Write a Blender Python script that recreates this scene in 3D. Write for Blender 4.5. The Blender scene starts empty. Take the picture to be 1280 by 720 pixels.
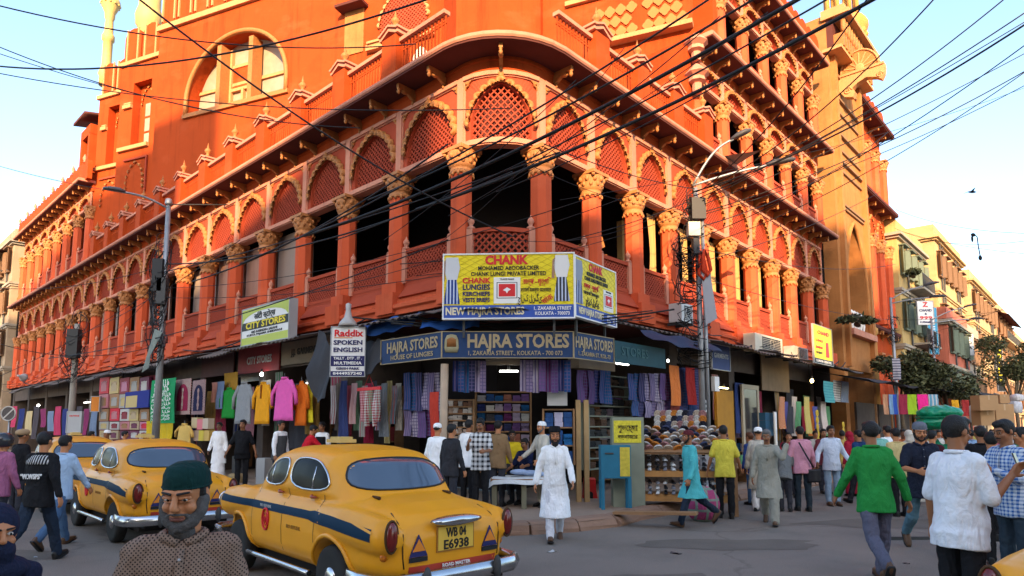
import bpy, bmesh, math, random
import numpy as np
from mathutils import Vector, Matrix, noise
from mathutils.bvhtree import BVHTree
R = math.radians
rnd = random.Random(11)
C = bpy.context.scene.collection
SC = bpy.context.scene

# ---------------------------------------------------------------- camera
FPX, PX, PY, PITCH, EYE = 810.0, 640.0, 449.0, R(6), 1.8
cam = bpy.data.cameras.new('camera')
camo = bpy.data.objects.new('camera', cam); C.objects.link(camo)
camo.location = (0, 0, EYE); camo.rotation_euler = (R(90) + PITCH, 0, 0)
cam.sensor_fit = 'HORIZONTAL'; cam.sensor_width = 36.0
cam.lens = FPX / 1280 * 36.0
cam.shift_y = (PY - 360) / 1280.0
cam.clip_start = 0.05; cam.clip_end = 3000
SC.camera = camo

# ---------------------------------------------------------------- sky and sun
SUN_EL, SUN_AZ = R(21), R(180)      # direction towards the sun: azimuth measured from +Y towards +X
sdir = Vector((math.sin(SUN_AZ) * math.cos(SUN_EL), math.cos(SUN_AZ) * math.cos(SUN_EL), math.sin(SUN_EL)))
w = bpy.data.worlds.new('World'); SC.world = w; w.use_nodes = True
nt = w.node_tree
bg = nt.nodes['Background']
sky = nt.nodes.new('ShaderNodeTexSky'); sky.sky_type = 'NISHITA'; sky.sun_disc = False
sky.sun_elevation = SUN_EL; sky.sun_rotation = SUN_AZ
sky.air_density = 1.0; sky.dust_density = 1.8; sky.ozone_density = 1.5; sky.altitude = 0
nt.links.new(sky.outputs[0], bg.inputs[0]); bg.inputs[1].default_value = 0.15
sl = bpy.data.lights.new('sun', 'SUN'); sl.energy = 3.6; sl.angle = R(0.5); sl.color = (1.0, 0.66, 0.34)
so = bpy.data.objects.new('sun', sl); C.objects.link(so)
so.rotation_euler = sdir.to_track_quat('Z', 'Y').to_euler()
so.location = (0, -30, 60)
SC.view_settings.view_transform = 'Standard'; SC.view_settings.look = 'None'
SC.view_settings.exposure = 1.85; SC.view_settings.gamma = 1.0
SC.view_settings.use_curve_mapping = False
SC.cycles.max_bounces = 6; SC.cycles.diffuse_bounces = 3; SC.cycles.glossy_bounces = 3
SC.cycles.transparent_max_bounces = 6
SC.cycles.use_denoising = True

# ---------------------------------------------------------------- pixel <-> world (photo pixels, 1280x720)
def ray(x, y):
    u = (x - PX) / FPX; v = (PY - y) / FPX
    c, s = math.cos(PITCH), math.sin(PITCH)
    return Vector((u, c - v * s, s + v * c))
def at(x, y, Y):                      # point on the pixel's ray at world depth Y
    r = ray(x, y); return Vector((0, 0, EYE)) + r * (Y / r.y)
def gnd(x, y, z=0.0):
    r = ray(x, y); return Vector((0, 0, EYE)) + r * ((z - EYE) / r.z)
def onplane(x, y, p0, n):
    r = ray(x, y); o = Vector((0, 0, EYE)); return o + r * ((p0 - o).dot(n) / r.dot(n))

# ---------------------------------------------------------------- mesh builder
class MB:
    def __init__(s): s.v = []; s.f = []; s.m = []; s.sm = []
    def add(s, vs, fs, mi=0, smooth=False):
        b = len(s.v); s.v.extend([tuple(p) for p in vs])
        for f in fs: s.f.append([b + i for i in f]); s.m.append(mi); s.sm.append(smooth)
        return s
    def box(s, c, d, mi=0, M=None):
        x, y, z = [k / 2 for k in d]
        vs = [Vector((i * x, j * y, k * z)) for i in (-1, 1) for j in (-1, 1) for k in (-1, 1)]
        if M is not None: vs = [M @ p for p in vs]
        c = Vector(c); vs = [p + c for p in vs]
        return s.add(vs, [(0, 1, 3, 2), (4, 6, 7, 5), (0, 4, 5, 1), (2, 3, 7, 6), (0, 2, 6, 4), (1, 5, 7, 3)], mi)
    def span(s, a, b, mi=0):          # box from corner a to corner b
        return s.box([(a[i] + b[i]) / 2 for i in range(3)], [abs(b[i] - a[i]) for i in range(3)], mi)
    def bar(s, a, b, wd, th, mi=0, up=(0, 1, 0)):
        a = Vector(a); b = Vector(b); d = b - a; L = d.length
        if L < 1e-6: return s
        d.normalize(); u = Vector(up)
        sx = d.cross(u)
        if sx.length < 1e-4: sx = d.cross(Vector((1, 0, 0)))
        sx.normalize(); u = sx.cross(d)
        vs = []
        for e in (a, b):
            for i, j in ((-1, -1), (1, -1), (1, 1), (-1, 1)):
                vs.append(e + sx * (i * wd / 2) + u * (j * th / 2))
        return s.add(vs, [(3, 2, 1, 0), (4, 5, 6, 7), (0, 1, 5, 4), (1, 2, 6, 5), (2, 3, 7, 6), (3, 0, 4, 7)], mi)
    def tube(s, pts, r, n=8, mi=0, cap=True, smooth=True, closed=False):
        pts = [Vector(p) for p in pts]; N = len(pts)
        rs = r if isinstance(r, (list, tuple)) else [r] * N
        vs = []; prev = None
        for i in range(N):
            if closed: t = pts[(i + 1) % N] - pts[i - 1]
            else: t = pts[min(i + 1, N - 1)] - pts[max(i - 1, 0)]
            if t.length < 1e-9: t = Vector((0, 0, 1))
            t.normalize()
            if prev is None:
                ref = Vector((0, 0, 1)) if abs(t.z) < .9 else Vector((1, 0, 0))
                a = t.cross(ref).normalized()
            else:
                a = prev - t * prev.dot(t)
                a = a.normalized() if a.length > 1e-6 else t.orthogonal().normalized()
            prev = a; b = t.cross(a)
            for k in range(n):
                an = 2 * math.pi * k / n
                vs.append(pts[i] + (a * math.cos(an) + b * math.sin(an)) * rs[i])
        fs = []
        for i in range(N if closed else N - 1):
            j = (i + 1) % N
            for k in range(n):
                l = (k + 1) % n; fs.append((i * n + k, i * n + l, j * n + l, j * n + k))
        s.add(vs, fs, mi, smooth)
        if cap and not closed:
            b = len(s.v) - len(vs)
            s.f.append([b + k for k in range(n)][::-1]); s.m.append(mi); s.sm.append(False)
            s.f.append([b + (N - 1) * n + k for k in range(n)]); s.m.append(mi); s.sm.append(False)
        return s
    def lathe(s, prof, n=12, c=(0, 0, 0), mi=0, smooth=True, M=None, sx=1, sy=1, ph=0):
        vs = []
        for r, z in prof:
            for k in range(n):
                a = 2 * math.pi * k / n + ph
                p = Vector((r * math.cos(a) * sx, r * math.sin(a) * sy, z))
                if M is not None: p = M @ p
                vs.append(p + Vector(c))
        fs = []
        for i in range(len(prof) - 1):
            for k in range(n):
                l = (k + 1) % n; fs.append((i * n + k, i * n + l, (i + 1) * n + l, (i + 1) * n + k))
        s.add(vs, fs, mi, smooth)
        b = len(s.v) - len(vs)
        if prof[0][0] > 1e-4: s.f.append([b + k for k in range(n)][::-1]); s.m.append(mi); s.sm.append(False)
        if prof[-1][0] > 1e-4: s.f.append([b + (len(prof) - 1) * n + k for k in range(n)]); s.m.append(mi); s.sm.append(False)
        return s
    def ball(s, c, r, n=10, m=6, mi=0, M=None):
        rx, ry, rz = r if isinstance(r, (tuple, list)) else (r, r, r)
        vs = [Vector((0, 0, -rz))]
        for i in range(1, m):
            ph = -math.pi / 2 + math.pi * i / m
            for k in range(n):
                a = 2 * math.pi * k / n
                vs.append(Vector((rx * math.cos(ph) * math.cos(a), ry * math.cos(ph) * math.sin(a), rz * math.sin(ph))))
        vs.append(Vector((0, 0, rz)))
        if M is not None: vs = [M @ p for p in vs]
        c = Vector(c); vs = [p + c for p in vs]
        fs = [(0, 1 + (k + 1) % n, 1 + k) for k in range(n)]
        for i in range(m - 2):
            for k in range(n):
                l = (k + 1) % n; a = 1 + i * n
                fs.append((a + k, a + l, a + n + l, a + n + k))
        t = len(vs) - 1; a = 1 + (m - 2) * n
        fs += [(a + k, a + (k + 1) % n, t) for k in range(n)]
        return s.add(vs, fs, mi, True)
    def capsule(s, a, b, ra, rb, n=10, mi=0):
        a = Vector(a); b = Vector(b); d = (b - a)
        L = d.length; d = d.normalized() if L > 1e-6 else Vector((0, 0, 1))
        pts, rs = [], []
        for t in (-1, -.87, -.5): pts.append(a + d * (ra * t)); rs.append(max(ra * math.sqrt(max(0, 1 - t * t)), ra * .12))
        pts.append(a); rs.append(ra)
        pts.append(b); rs.append(rb)
        for t in (.5, .87, 1): pts.append(b + d * (rb * t)); rs.append(max(rb * math.sqrt(max(0, 1 - t * t)), rb * .12))
        return s.tube(pts, rs, n, mi)
    def loft(s, rings, mi=0, cap=True, smooth=True):
        n = len(rings[0]); vs = [p for r in rings for p in r]; fs = []
        for i in range(len(rings) - 1):
            for k in range(n):
                l = (k + 1) % n; fs.append((i * n + k, i * n + l, (i + 1) * n + l, (i + 1) * n + k))
        s.add(vs, fs, mi, smooth); b = len(s.v) - len(vs)
        if cap:
            s.f.append([b + k for k in range(n)][::-1]); s.m.append(mi); s.sm.append(False)
            s.f.append([b + (len(rings) - 1) * n + k for k in range(n)]); s.m.append(mi); s.sm.append(False)
        return s
    def prism(s, poly, y0, y1, mi=0):  # polygon in (x,z) extruded along y
        n = len(poly)
        vs = [(p[0], y0, p[1]) for p in poly] + [(p[0], y1, p[1]) for p in poly]
        fs = [list(range(n)), list(range(2 * n - 1, n - 1, -1))]
        fs += [(k, n + k, n + (k + 1) % n, (k + 1) % n) for k in range(n)]
        return s.add(vs, fs, mi)
    def sheet(s, fn, nu, nv, mi=0, smooth=True):
        vs = [fn(i / nu, j / nv) for j in range(nv + 1) for i in range(nu + 1)]
        fs = [(j * (nu + 1) + i, j * (nu + 1) + i + 1, (j + 1) * (nu + 1) + i + 1, (j + 1) * (nu + 1) + i) for j in range(nv) for i in range(nu)]
        return s.add(vs, fs, mi, smooth)
    def merge(s, o, M=None, mi=None):
        vs = o.v if M is None else [M @ Vector(p) for p in o.v]
        b = len(s.v); s.v.extend([tuple(p) for p in vs])
        for f, m_, q in zip(o.f, o.m, o.sm): s.f.append([b + i for i in f]); s.m.append(m_ if mi is None else mi); s.sm.append(q)
        return s
    def mesh(s, name, mats):
        me = bpy.data.meshes.new(name); me.from_pydata(s.v, [], s.f)
        for m in (mats if isinstance(mats, (list, tuple)) else [mats]): me.materials.append(m)
        if len(s.f):
            me.polygons.foreach_set('material_index', s.m); me.polygons.foreach_set('use_smooth', s.sm)
        bm = bmesh.new(); bm.from_mesh(me); bmesh.ops.recalc_face_normals(bm, faces=bm.faces[:]); bm.to_mesh(me); bm.free()
        me.update(); return me
    def build(s, name, mats, parent=None, M=None):
        return link(name, s.mesh(name, mats), parent, M)

def link(name, me, parent=None, M=None):
    o = bpy.data.objects.new(name, me); C.objects.link(o)
    if parent is not None: o.parent = parent
    if M is not None: o.matrix_local = M
    return o
def tag(o, label=None, cat=None, group=None, kind=None):
    if label: o['label'] = label
    if cat: o['category'] = cat
    if group: o['group'] = group
    if kind: o['kind'] = kind
    return o
def thing(name, label, cat, M=None, group=None):
    o = bpy.data.objects.new(name, None); C.objects.link(o); o.empty_display_size = .3
    if M is not None: o.matrix_world = M
    return tag(o, label, cat, group)
KIDS = {}
def copy_tree(o, parent=None):
    c = o.copy(); C.objects.link(c)
    if parent is not None: c.parent = parent
    for ch in [x for x in o.children]: copy_tree(ch, c)
    return c
def TR(x, y, z, rz=0): return Matrix.Translation((x, y, z)) @ Matrix.Rotation(rz, 4, 'Z')

# ---------------------------------------------------------------- materials
MATS = {}
def nodes_of(m):
    m.use_nodes = True; t = m.node_tree; return t, t.nodes['Principled BSDF']
def mat(name, col, rough=.7, var=.12, scale=3.0, bump=0.0, bscale=30.0, metal=0.0, spec=.3, stain=0.0, streak=0.0, emit=None, es=0.0, coat=0.0):
    if name in MATS: return MATS[name]
    m = bpy.data.materials.new(name); t, b = nodes_of(m); N = t.nodes; L = t.links
    b.inputs['Roughness'].default_value = rough; b.inputs['Metallic'].default_value = metal
    b.inputs['Specular IOR Level'].default_value = spec
    if coat: b.inputs['Coat Weight'].default_value = coat; b.inputs['Coat Roughness'].default_value = .08
    tc = N.new('ShaderNodeTexCoord')
    no = N.new('ShaderNodeTexNoise'); no.inputs['Scale'].default_value = scale; no.inputs['Detail'].default_value = 6
    L.new(tc.outputs['Object'], no.inputs['Vector'])
    mx = N.new('ShaderNodeMix'); mx.data_type = 'RGBA'
    c = Vector(col[:3])
    mx.inputs[6].default_value = (*(c * (1 - var)), 1); mx.inputs[7].default_value = (*[min(1, k * (1 + var)) for k in c], 1)
    L.new(no.outputs['Fac'], mx.inputs[0]); out = mx.outputs[2]
    def dirt(vec_scale, amt, lo, hi, dark):
        nonlocal out
        mp = N.new('ShaderNodeMapping'); mp.inputs['Scale'].default_value = vec_scale
        ge = N.new('ShaderNodeNewGeometry'); L.new(ge.outputs['Position'], mp.inputs['Vector'])
        n2 = N.new('ShaderNodeTexNoise'); n2.inputs['Scale'].default_value = 1.0; n2.inputs['Detail'].default_value = 8; n2.inputs['Roughness'].default_value = .65
        L.new(mp.outputs[0], n2.inputs['Vector'])
        rm = N.new('ShaderNodeMapRange'); rm.inputs[1].default_value = lo; rm.inputs[2].default_value = hi; rm.inputs[3].default_value = 0; rm.inputs[4].default_value = amt
        L.new(n2.outputs['Fac'], rm.inputs[0])
        m2 = N.new('ShaderNodeMix'); m2.data_type = 'RGBA'; m2.inputs[7].default_value = (*dark, 1)
        L.new(rm.outputs[0], m2.inputs[0]); L.new(out, m2.inputs[6]); out = m2.outputs[2]
    if stain: dirt((.55, .55, .55), stain, .5, .75, (c.x * .45, c.y * .5, c.z * .5))
    if streak: dirt((2.2, 2.2, .16), streak, .52, .72, (c.x * .4, c.y * .42, c.z * .45))
    if streak > .4: dirt((.42, .42, .9), .4, .54, .72, (min(1, c.x * 1.25 + .04), c.y * 1.5 + .03, c.z * 1.5 + .025)); dirt((1.3, 1.3, .5), .5, .62, .78, (c.x * .3, c.y * .4, c.z * .5))
    L.new(out, b.inputs['Base Color'])
    if bump:
        n3 = N.new('ShaderNodeTexNoise'); n3.inputs['Scale'].default_value = bscale; n3.inputs['Detail'].default_value = 5
        L.new(tc.outputs['Object'], n3.inputs['Vector'])
        bp = N.new('ShaderNodeBump'); bp.inputs['Strength'].default_value = bump; bp.inputs['Distance'].default_value = .02
        L.new(n3.outputs['Fac'], bp.inputs['Height']); L.new(bp.outputs[0], b.inputs['Normal'])
    if emit: b.inputs['Emission Color'].default_value = (*emit, 1); b.inputs['Emission Strength'].default_value = es
    MATS[name] = m; return m
def cloth(col, pat=None, col2=(.02, .02, .02), sc=20., name=None, rough=.85):
    key = 'cloth_%s_%s_%s' % ('_'.join('%d' % (c * 255) for c in col), pat, sc)
    if pat: key += '_%d' % (sum(col2) * 100)
    if key in MATS: return MATS[key]
    m = mat(key, col, rough, .14, 7., .3, 40., spec=.12)
    t = m.node_tree; N = t.nodes; L = t.links
    mpf = N.new('ShaderNodeMapping'); mpf.inputs['Scale'].default_value = (7.5, 7.5, 3.2); mpf.inputs['Rotation'].default_value = (R(20), R(24), 0)
    tcf = N.new('ShaderNodeTexCoord'); L.new(tcf.outputs['Object'], mpf.inputs['Vector'])
    nf = N.new('ShaderNodeTexNoise'); nf.inputs['Scale'].default_value = 1.0; nf.inputs['Detail'].default_value = 3; nf.inputs['Distortion'].default_value = 1.8
    L.new(mpf.outputs[0], nf.inputs['Vector'])
    bf = N.new('ShaderNodeBump'); bf.inputs['Strength'].default_value = .55; bf.inputs['Distance'].default_value = .07
    L.new(nf.outputs['Fac'], bf.inputs['Height']); b0 = [n for n in N if n.type == 'BUMP' and n is not bf][0]
    L.new(bf.outputs[0], b0.inputs['Normal'])
    if not pat: return m
    t = m.node_tree; N = t.nodes; L = t.links; b = N['Principled BSDF']
    src = b.inputs['Base Color'].links[0].from_socket
    tc = N.new('ShaderNodeTexCoord'); sp = N.new('ShaderNodeSeparateXYZ')
    mp = N.new('ShaderNodeMapping'); L.new(tc.outputs['Object'], mp.inputs['Vector'])
    if pat in ('dots',): mp.inputs['Rotation'].default_value = (0, R(45), 0)
    L.new(mp.outputs[0], sp.inputs[0])
    def M_(op, a, bb=None):
        n = N.new('ShaderNodeMath'); n.operation = op
        for i, q in enumerate((a, bb)):
            if q is None: continue
            if isinstance(q, (int, float)): n.inputs[i].default_value = q
            else: L.new(q, n.inputs[i])
        return n.outputs[0]
    def cell(axis): return M_('FRACT', M_('ADD', M_('MULTIPLY', sp.outputs[axis], sc), 100.0))
    if pat == 'check':
        a = M_('LESS_THAN', cell('X'), .45); c = M_('LESS_THAN', cell('Z'), .45); fac = M_('MULTIPLY', M_('ADD', a, c), .5)
    elif pat == 'plaid':
        a = M_('LESS_THAN', cell('X'), .22); c = M_('LESS_THAN', cell('Z'), .22); fac = M_('MAXIMUM', a, c)
    elif pat == 'stripev': fac = M_('LESS_THAN', cell('X'), .4)
    elif pat == 'stripeh': fac = M_('LESS_THAN', cell('Z'), .4)
    else:
        dx = M_('SUBTRACT', cell('X'), .5); dz = M_('SUBTRACT', cell('Z'), .5)
        d = M_('ADD', M_('MULTIPLY', dx, dx), M_('MULTIPLY', dz, dz)); fac = M_('LESS_THAN', d, .075)
    mx = N.new('ShaderNodeMix'); mx.data_type = 'RGBA'
    L.new(fac, mx.inputs[0]); L.new(src, mx.inputs[6]); mx.inputs[7].default_value = (*col2, 1)
    L.new(mx.outputs[2], b.inputs['Base Color'])
    return m
def flat(name, col, rough=.5, spec=.3, metal=0): return mat(name, col, rough, .05, 4., spec=spec, metal=metal)

M_OR = mat('orange_wall_paint', (.40, .060, .013), .75, .08, 1.2, .15, 14, stain=.45, streak=.65, spec=.06)
M_RD = mat('red_column_paint', (.57, .100, .040), .7, .08, 2., .12, 20, stain=.2, streak=.45, spec=.06)
M_FD = mat('rose_panel_paint', (.38, .068, .034), .75, .1, 2.5, .12, 20, stain=.2, streak=.2, spec=.06)
M_TR = mat('pink_trim_paint', (.56, .235, .155), .7, .08, 3., .1, 20, stain=.25, streak=.45, spec=.06)
M_CR = mat('cream_trim_paint', (.52, .27, .12), .7, .08, 3., .1, 20, stain=.2, streak=.4, spec=.06)
M_GD = mat('gold_ornament_paint', (.40, .155, .045), .6, .3, 9., .25, 30, stain=.3)
M_JL = mat('dark_red_lattice_paint', (.34, .06, .032), .7, .1, 3., spec=.06)
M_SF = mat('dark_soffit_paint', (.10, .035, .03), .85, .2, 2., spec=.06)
M_ST = mat('yellow_sandstone', (.42, .175, .06), .85, .2, 2.2, .4, 14, stain=.4, streak=.5, spec=.06)
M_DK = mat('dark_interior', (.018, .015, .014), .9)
M_IN = mat('shade_dark_plaster', (.022, .016, .015), .9, .2, 1.)  # near-black base puts the rooms' shade into the colour
M_WH = flat('white_paint', (.8, .79, .76))
M_MT = mat('galvanised_metal', (.32, .33, .34), .5, .2, 6, metal=.6)
M_BK = mat('black_rubber', (.02, .02, .02), .7)
M_WD = mat('old_wood', (.28, .15, .07), .8, .3, 6, .4, 20)
M_CON = mat('old_concrete', (.30, .27, .23), .9, .2, 3., .5, 20, stain=.4, streak=.3)
# ================================================================= facade frames
P0 = Vector((-1.21, 15, 0)); P1 = Vector((.69, 15, 0))
AL, AR_, AW = R(47.2), R(42.8), R(67)
dL = Vector((-math.sin(AL), math.cos(AL), 0)); nL = Vector((-math.cos(AL), -math.sin(AL), 0))
dR = Vector((math.sin(AR_), math.cos(AR_), 0)); nR = Vector((math.cos(AR_), -math.sin(AR_), 0))
dW = Vector((-math.sin(AW), math.cos(AW), 0)); nW = Vector((-math.cos(AW), -math.sin(AW), 0))
QW = Vector((6.26, 21.02, 0)); CC = Vector((-.26, 15.97, 0)); CR = 1.36
def frame(o, x, y):
    return Matrix(((x.x, y.x, 0, o.x), (x.y, y.y, 0, o.y), (0, 0, 1, o.z), (0, 0, 0, 1)))
def FL(s, y=0, z=0): return frame(P0 + dL * s + nL * y + Vector((0, 0, z)), dL, nL)
def FR(s, y=0, z=0): return frame(P1 + dR * s + nR * y + Vector((0, 0, z)), -dR, nR)
def FW(t, y=0, z=0): return frame(QW + dW * t + nW * y + Vector((0, 0, z)), dW, nW)
FC = frame(CC, Vector((-1, 0, 0)), Vector((0, -1, 0)))
def bend(mb):                        # straight bay -> quarter round corner bay (about CC)
    for i, (x, y, z) in enumerate(mb.v):
        a = x / CR; r = CR + y; mb.v[i] = (r * math.sin(a), r * math.cos(a), z)
    return mb

def facade_path(sl0, sl1, sr0, sr1, corner=True):
    pts = []
    if sl0 is not None:
        for s in np.linspace(sl0, sl1, max(2, int(abs(sl0 - sl1) / 6) + 1)): pts.append((P0 + dL * s, nL))
    if corner:
        for k in range(1, 10):
            a = R(-47.2 + 90 * k / 10)
            d = Vector((math.sin(a), -math.cos(a), 0)); pts.append((CC + d * CR, d))
    if sr0 is not None:
        for s in np.linspace(sr0, sr1, max(2, int(abs(sr0 - sr1) / 6) + 1)): pts.append((P1 + dR * s, nR))
    return pts
def sweep(mb, path, prof, mi=0):     # closed profile of (outward, z)
    rings = []
    for p, n in path: rings.append([p + n * y + Vector((0, 0, z)) for y, z in prof])
    return mb.loft(rings, mi, True, False)

M_BKP = mat('dark_maroon_backing', (.085, .02, .018), .85, .2, 3.)  # for the panels added to stop sun passing the lattices
# ================================================================= bay kit
def arch_curve(a, z0, z1, zb, n=24):
    pts = []
    for i in range(n + 1):
        t = i / n; th = t * math.pi / 2
        x = a * math.cos(th) ** .92; z = z0 + (z1 - z0) * (.84 * math.sin(th) + .16 * t ** 3)
        pts.append((-x, z))
    pts[-1] = (0, z1)
    full = pts + [(-x, z) for x, z in pts[-2::-1]]
    return [(-a, zb)] + full + [(a, zb)]
def round_arch(a, z0, z1, zb, n=24):
    return [(-a, zb)] + [(-a * math.cos(math.pi * i / (2 * n)), z0 + (z1 - z0) * math.sin(math.pi * i / (2 * n))) for i in range(2 * n + 1)] + [(a, zb)]
def clip_line(poly, p, d):           # segments of the line inside polygon
    ts = []
    n = len(poly)
    for i in range(n):
        a = poly[i]; b = poly[(i + 1) % n]
        ex, ez = b[0] - a[0], b[1] - a[1]
        den = d[0] * ez - d[1] * ex
        if abs(den) < 1e-9: continue
        t = ((a[0] - p[0]) * ez - (a[1] - p[1]) * ex) / den
        u = ((a[0] - p[0]) * d[1] - (a[1] - p[1]) * d[0]) / den
        if 0 <= u < 1: ts.append(t)
    ts.sort()
    return [(ts[i], ts[i + 1]) for i in range(0, len(ts) - 1, 2)]
def lattice(mb, poly, sp, wd, th, y, ang=45, mi=0, sub=1):
    xs = [p[0] for p in poly]; zs = [p[1] for p in poly]
    cx, cz = (min(xs) + max(xs)) / 2, (min(zs) + max(zs)) / 2
    rad = math.hypot(max(xs) - min(xs), max(zs) - min(zs)) / 2
    for q, a in enumerate((R(ang), R(-ang))):
        d = (math.cos(a), math.sin(a)); nn = (-d[1], d[0])
        k = -int(rad / sp)
        while k * sp <= rad:
            p = (cx + nn[0] * k * sp, cz + nn[1] * k * sp)
            for t0, t1 in clip_line(poly, p, d):
                if t1 - t0 < .02: continue
                for j in range(sub):
                    e0 = t0 + (t1 - t0) * j / sub; e1 = t0 + (t1 - t0) * (j + 1) / sub
                    mb.bar((p[0] + d[0] * e0, y + .006 * q, p[1] + d[1] * e0), (p[0] + d[0] * e1, y + .006 * q, p[1] + d[1] * e1), wd, th, mi, up=(0, 1, 0))
            k += 1
    return mb
def scallops(mb, curve, N, r, y, mi=0, proud=.11):
    # lobes of a cusped arch: thick rounded petals strung along the curve
    ln = [0]
    for a, b in zip(curve, curve[1:]): ln.append(ln[-1] + math.hypot(b[0] - a[0], b[1] - a[1]))
    for i in range(N):
        s = ln[-1] * (i + .5) / N
        k = max(j for j in range(len(ln) - 1) if ln[j] <= s)
        t = (s - ln[k]) / max(1e-6, ln[k + 1] - ln[k])
        a, b = curve[k], curve[k + 1]
        p = (a[0] + (b[0] - a[0]) * t, a[1] + (b[1] - a[1]) * t)
        tx, tz = b[0] - a[0], b[1] - a[1]; l = math.hypot(tx, tz); tx /= l; tz /= l
        nx, nz = -tz, tx                 # outward (away from opening)
        vs = []; m = 8
        for rr, yy in ((r, y), (r * .92, y + proud * .75), (r * .55, y + proud), (r * .22, y + proud * .55)):
            for q in range(m + 1):
                an = math.pi * q / m
                ca, sa = math.cos(an), math.sin(an)
                vs.append((p[0] + tx * rr * ca + nx * (rr * sa * 1.15), yy, p[1] + tz * rr * ca + nz * (rr * sa * 1.15)))
        fs = [(j * (m + 1) + q, j * (m + 1) + q + 1, (j + 1) * (m + 1) + q + 1, (j + 1) * (m + 1) + q) for j in range(3) for q in range(m)]
        mb.add(vs, fs, mi, True)
    return mb

def make_arch_kit(wd, zb, zt, sp, ysub=1, bent=False):
    """arch bay from pillar line to pillar line; local x along the wall, y outward"""
    h = zt - zb; a = wd * .5 - .30; pz = .115
    cur = arch_curve(a, zb + h * .22, zt - h * .17, zb)
    inner = cur
    W2 = wd / 2
    mb = MB(); n = len(inner); outer = []
    c0 = (0, zb + h * .25)
    for x, z in inner:
        dx, dz = x - c0[0], z - c0[1]
        if z <= zb + 1e-6: outer.append((math.copysign(W2, x), zb)); continue
        k = min(W2 / abs(dx) if abs(dx) > 1e-6 else 1e9, (zt - c0[1]) / dz if dz > 1e-6 else 1e9)
        outer.append((dx * k, max(zb, c0[1] + dz * k)))
    outer = [(max(-W2, min(W2, x)), min(z, zt)) for x, z in outer]
    # corners of the rectangle have to be met exactly
    for sgn in (-1, 1):
        j = min(range(n), key=lambda i: math.hypot(outer[i][0] - sgn * W2, outer[i][1] - zt)); outer[j] = (sgn * W2, zt)
    vs = [(x, 0, z) for x, z in inner] + [(x, 0, z) for x, z in outer] + [(x, -.2, z) for x, z in inner] + [(x, -.2, z) for x, z in outer]
    fs = []
    for i in range(n - 1):
        fs += [(i, i + 1, n + i + 1, n + i), (i, 2 * n + i, 2 * n + i + 1, i + 1), (2 * n + i, 3 * n + i, 3 * n + i + 1, 2 * n + i + 1)]
    mb.add(vs, fs)
    kit = {'arch_panel': (mb, M_FD)}
    # moulding
    mo = MB(); scallops(mo, cur[1:-1], 13, a * .172, .012, proud=.12)
    mo.tube([(x * 1.10, .03, z + (.04 if abs(x) < a * .8 else 0)) for x, z in cur[1:-1]], .028, 5)
    zt_ = zt - h * .17
    mo.lathe([(.02, 0), (.075, .05), (.05, .1), (.09, .15), (.05, .22), (.015, .26), (.004, .30)], 8, (0, .05, zt_ + .05), sy=.6)
    for sg in (-1, 1):                    # small corner sprays under the frame
        x0 = sg * (W2 - pz - .03); z0 = zt - .13
        mo.prism([(x0, z0), (x0 - sg * .2, z0), (x0 - sg * .12, z0 - .06), (x0 - sg * .09, z0 - .12), (x0 - sg * .03, z0 - .15), (x0, z0 - .22)], .0, .04)
        mo.ball((x0 - sg * .06, .045, z0 - .06), .04, 6, 4)
    kit['arch_moulding'] = (mo, M_GD)
    fr = MB()                              # pale frame: half pilasters + head bar + sill bar
    for sg in (-1, 1):
        fr.span((sg * W2, 0, zb), (sg * (W2 - pz), .07, zt)); fr.span((sg * (W2 - pz), 0, zb), (sg * (W2 - pz - .035), .035, zt - .1))
    nseg = 6 if bent else 1
    for k in range(nseg):
        xa = -W2 + pz + (wd - 2 * pz) * k / nseg; xb = -W2 + pz + (wd - 2 * pz) * (k + 1) / nseg
        fr.span((xa, 0, zt - .1), (xb, .085, zt)); fr.span((xa, 0, zt - .13), (xb, .04, zt - .1))
        if True:
            xa = -W2 + wd * k / nseg; xb = -W2 + wd * (k + 1) / nseg
            fr.span((xa, -.2, zb - .12), (xb, .12, zb)); fr.span((xa, -.2, zb - .15), (xb, .08, zb - .12))
    kit['arch_frame'] = (fr, M_TR)
    ja = MB(); lattice(ja, cur, sp, .034, .03, -.1, 45, sub=3 if bent else 1)
    kit['lattice_screen'] = (ja, M_JL)
    bk = MB(); bk.add([(x, -.19, z) for x, z in cur], [[i, i + 1, len(cur) - 2 - i, len(cur) - 1 - i] for i in range(len(cur) // 2 - 1)] + [[len(cur) // 2 - 1, len(cur) // 2, len(cur) // 2 + 1]]); kit['arch_sun_block'] = (bk, M_BKP)  # dark panel added behind the lattice to keep sunlight out of the gallery
    for k in kit:
        if bent: bend(kit[k][0])
    return {k: kit[k][0].mesh(k, kit[k][1]) for k in kit}

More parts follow.
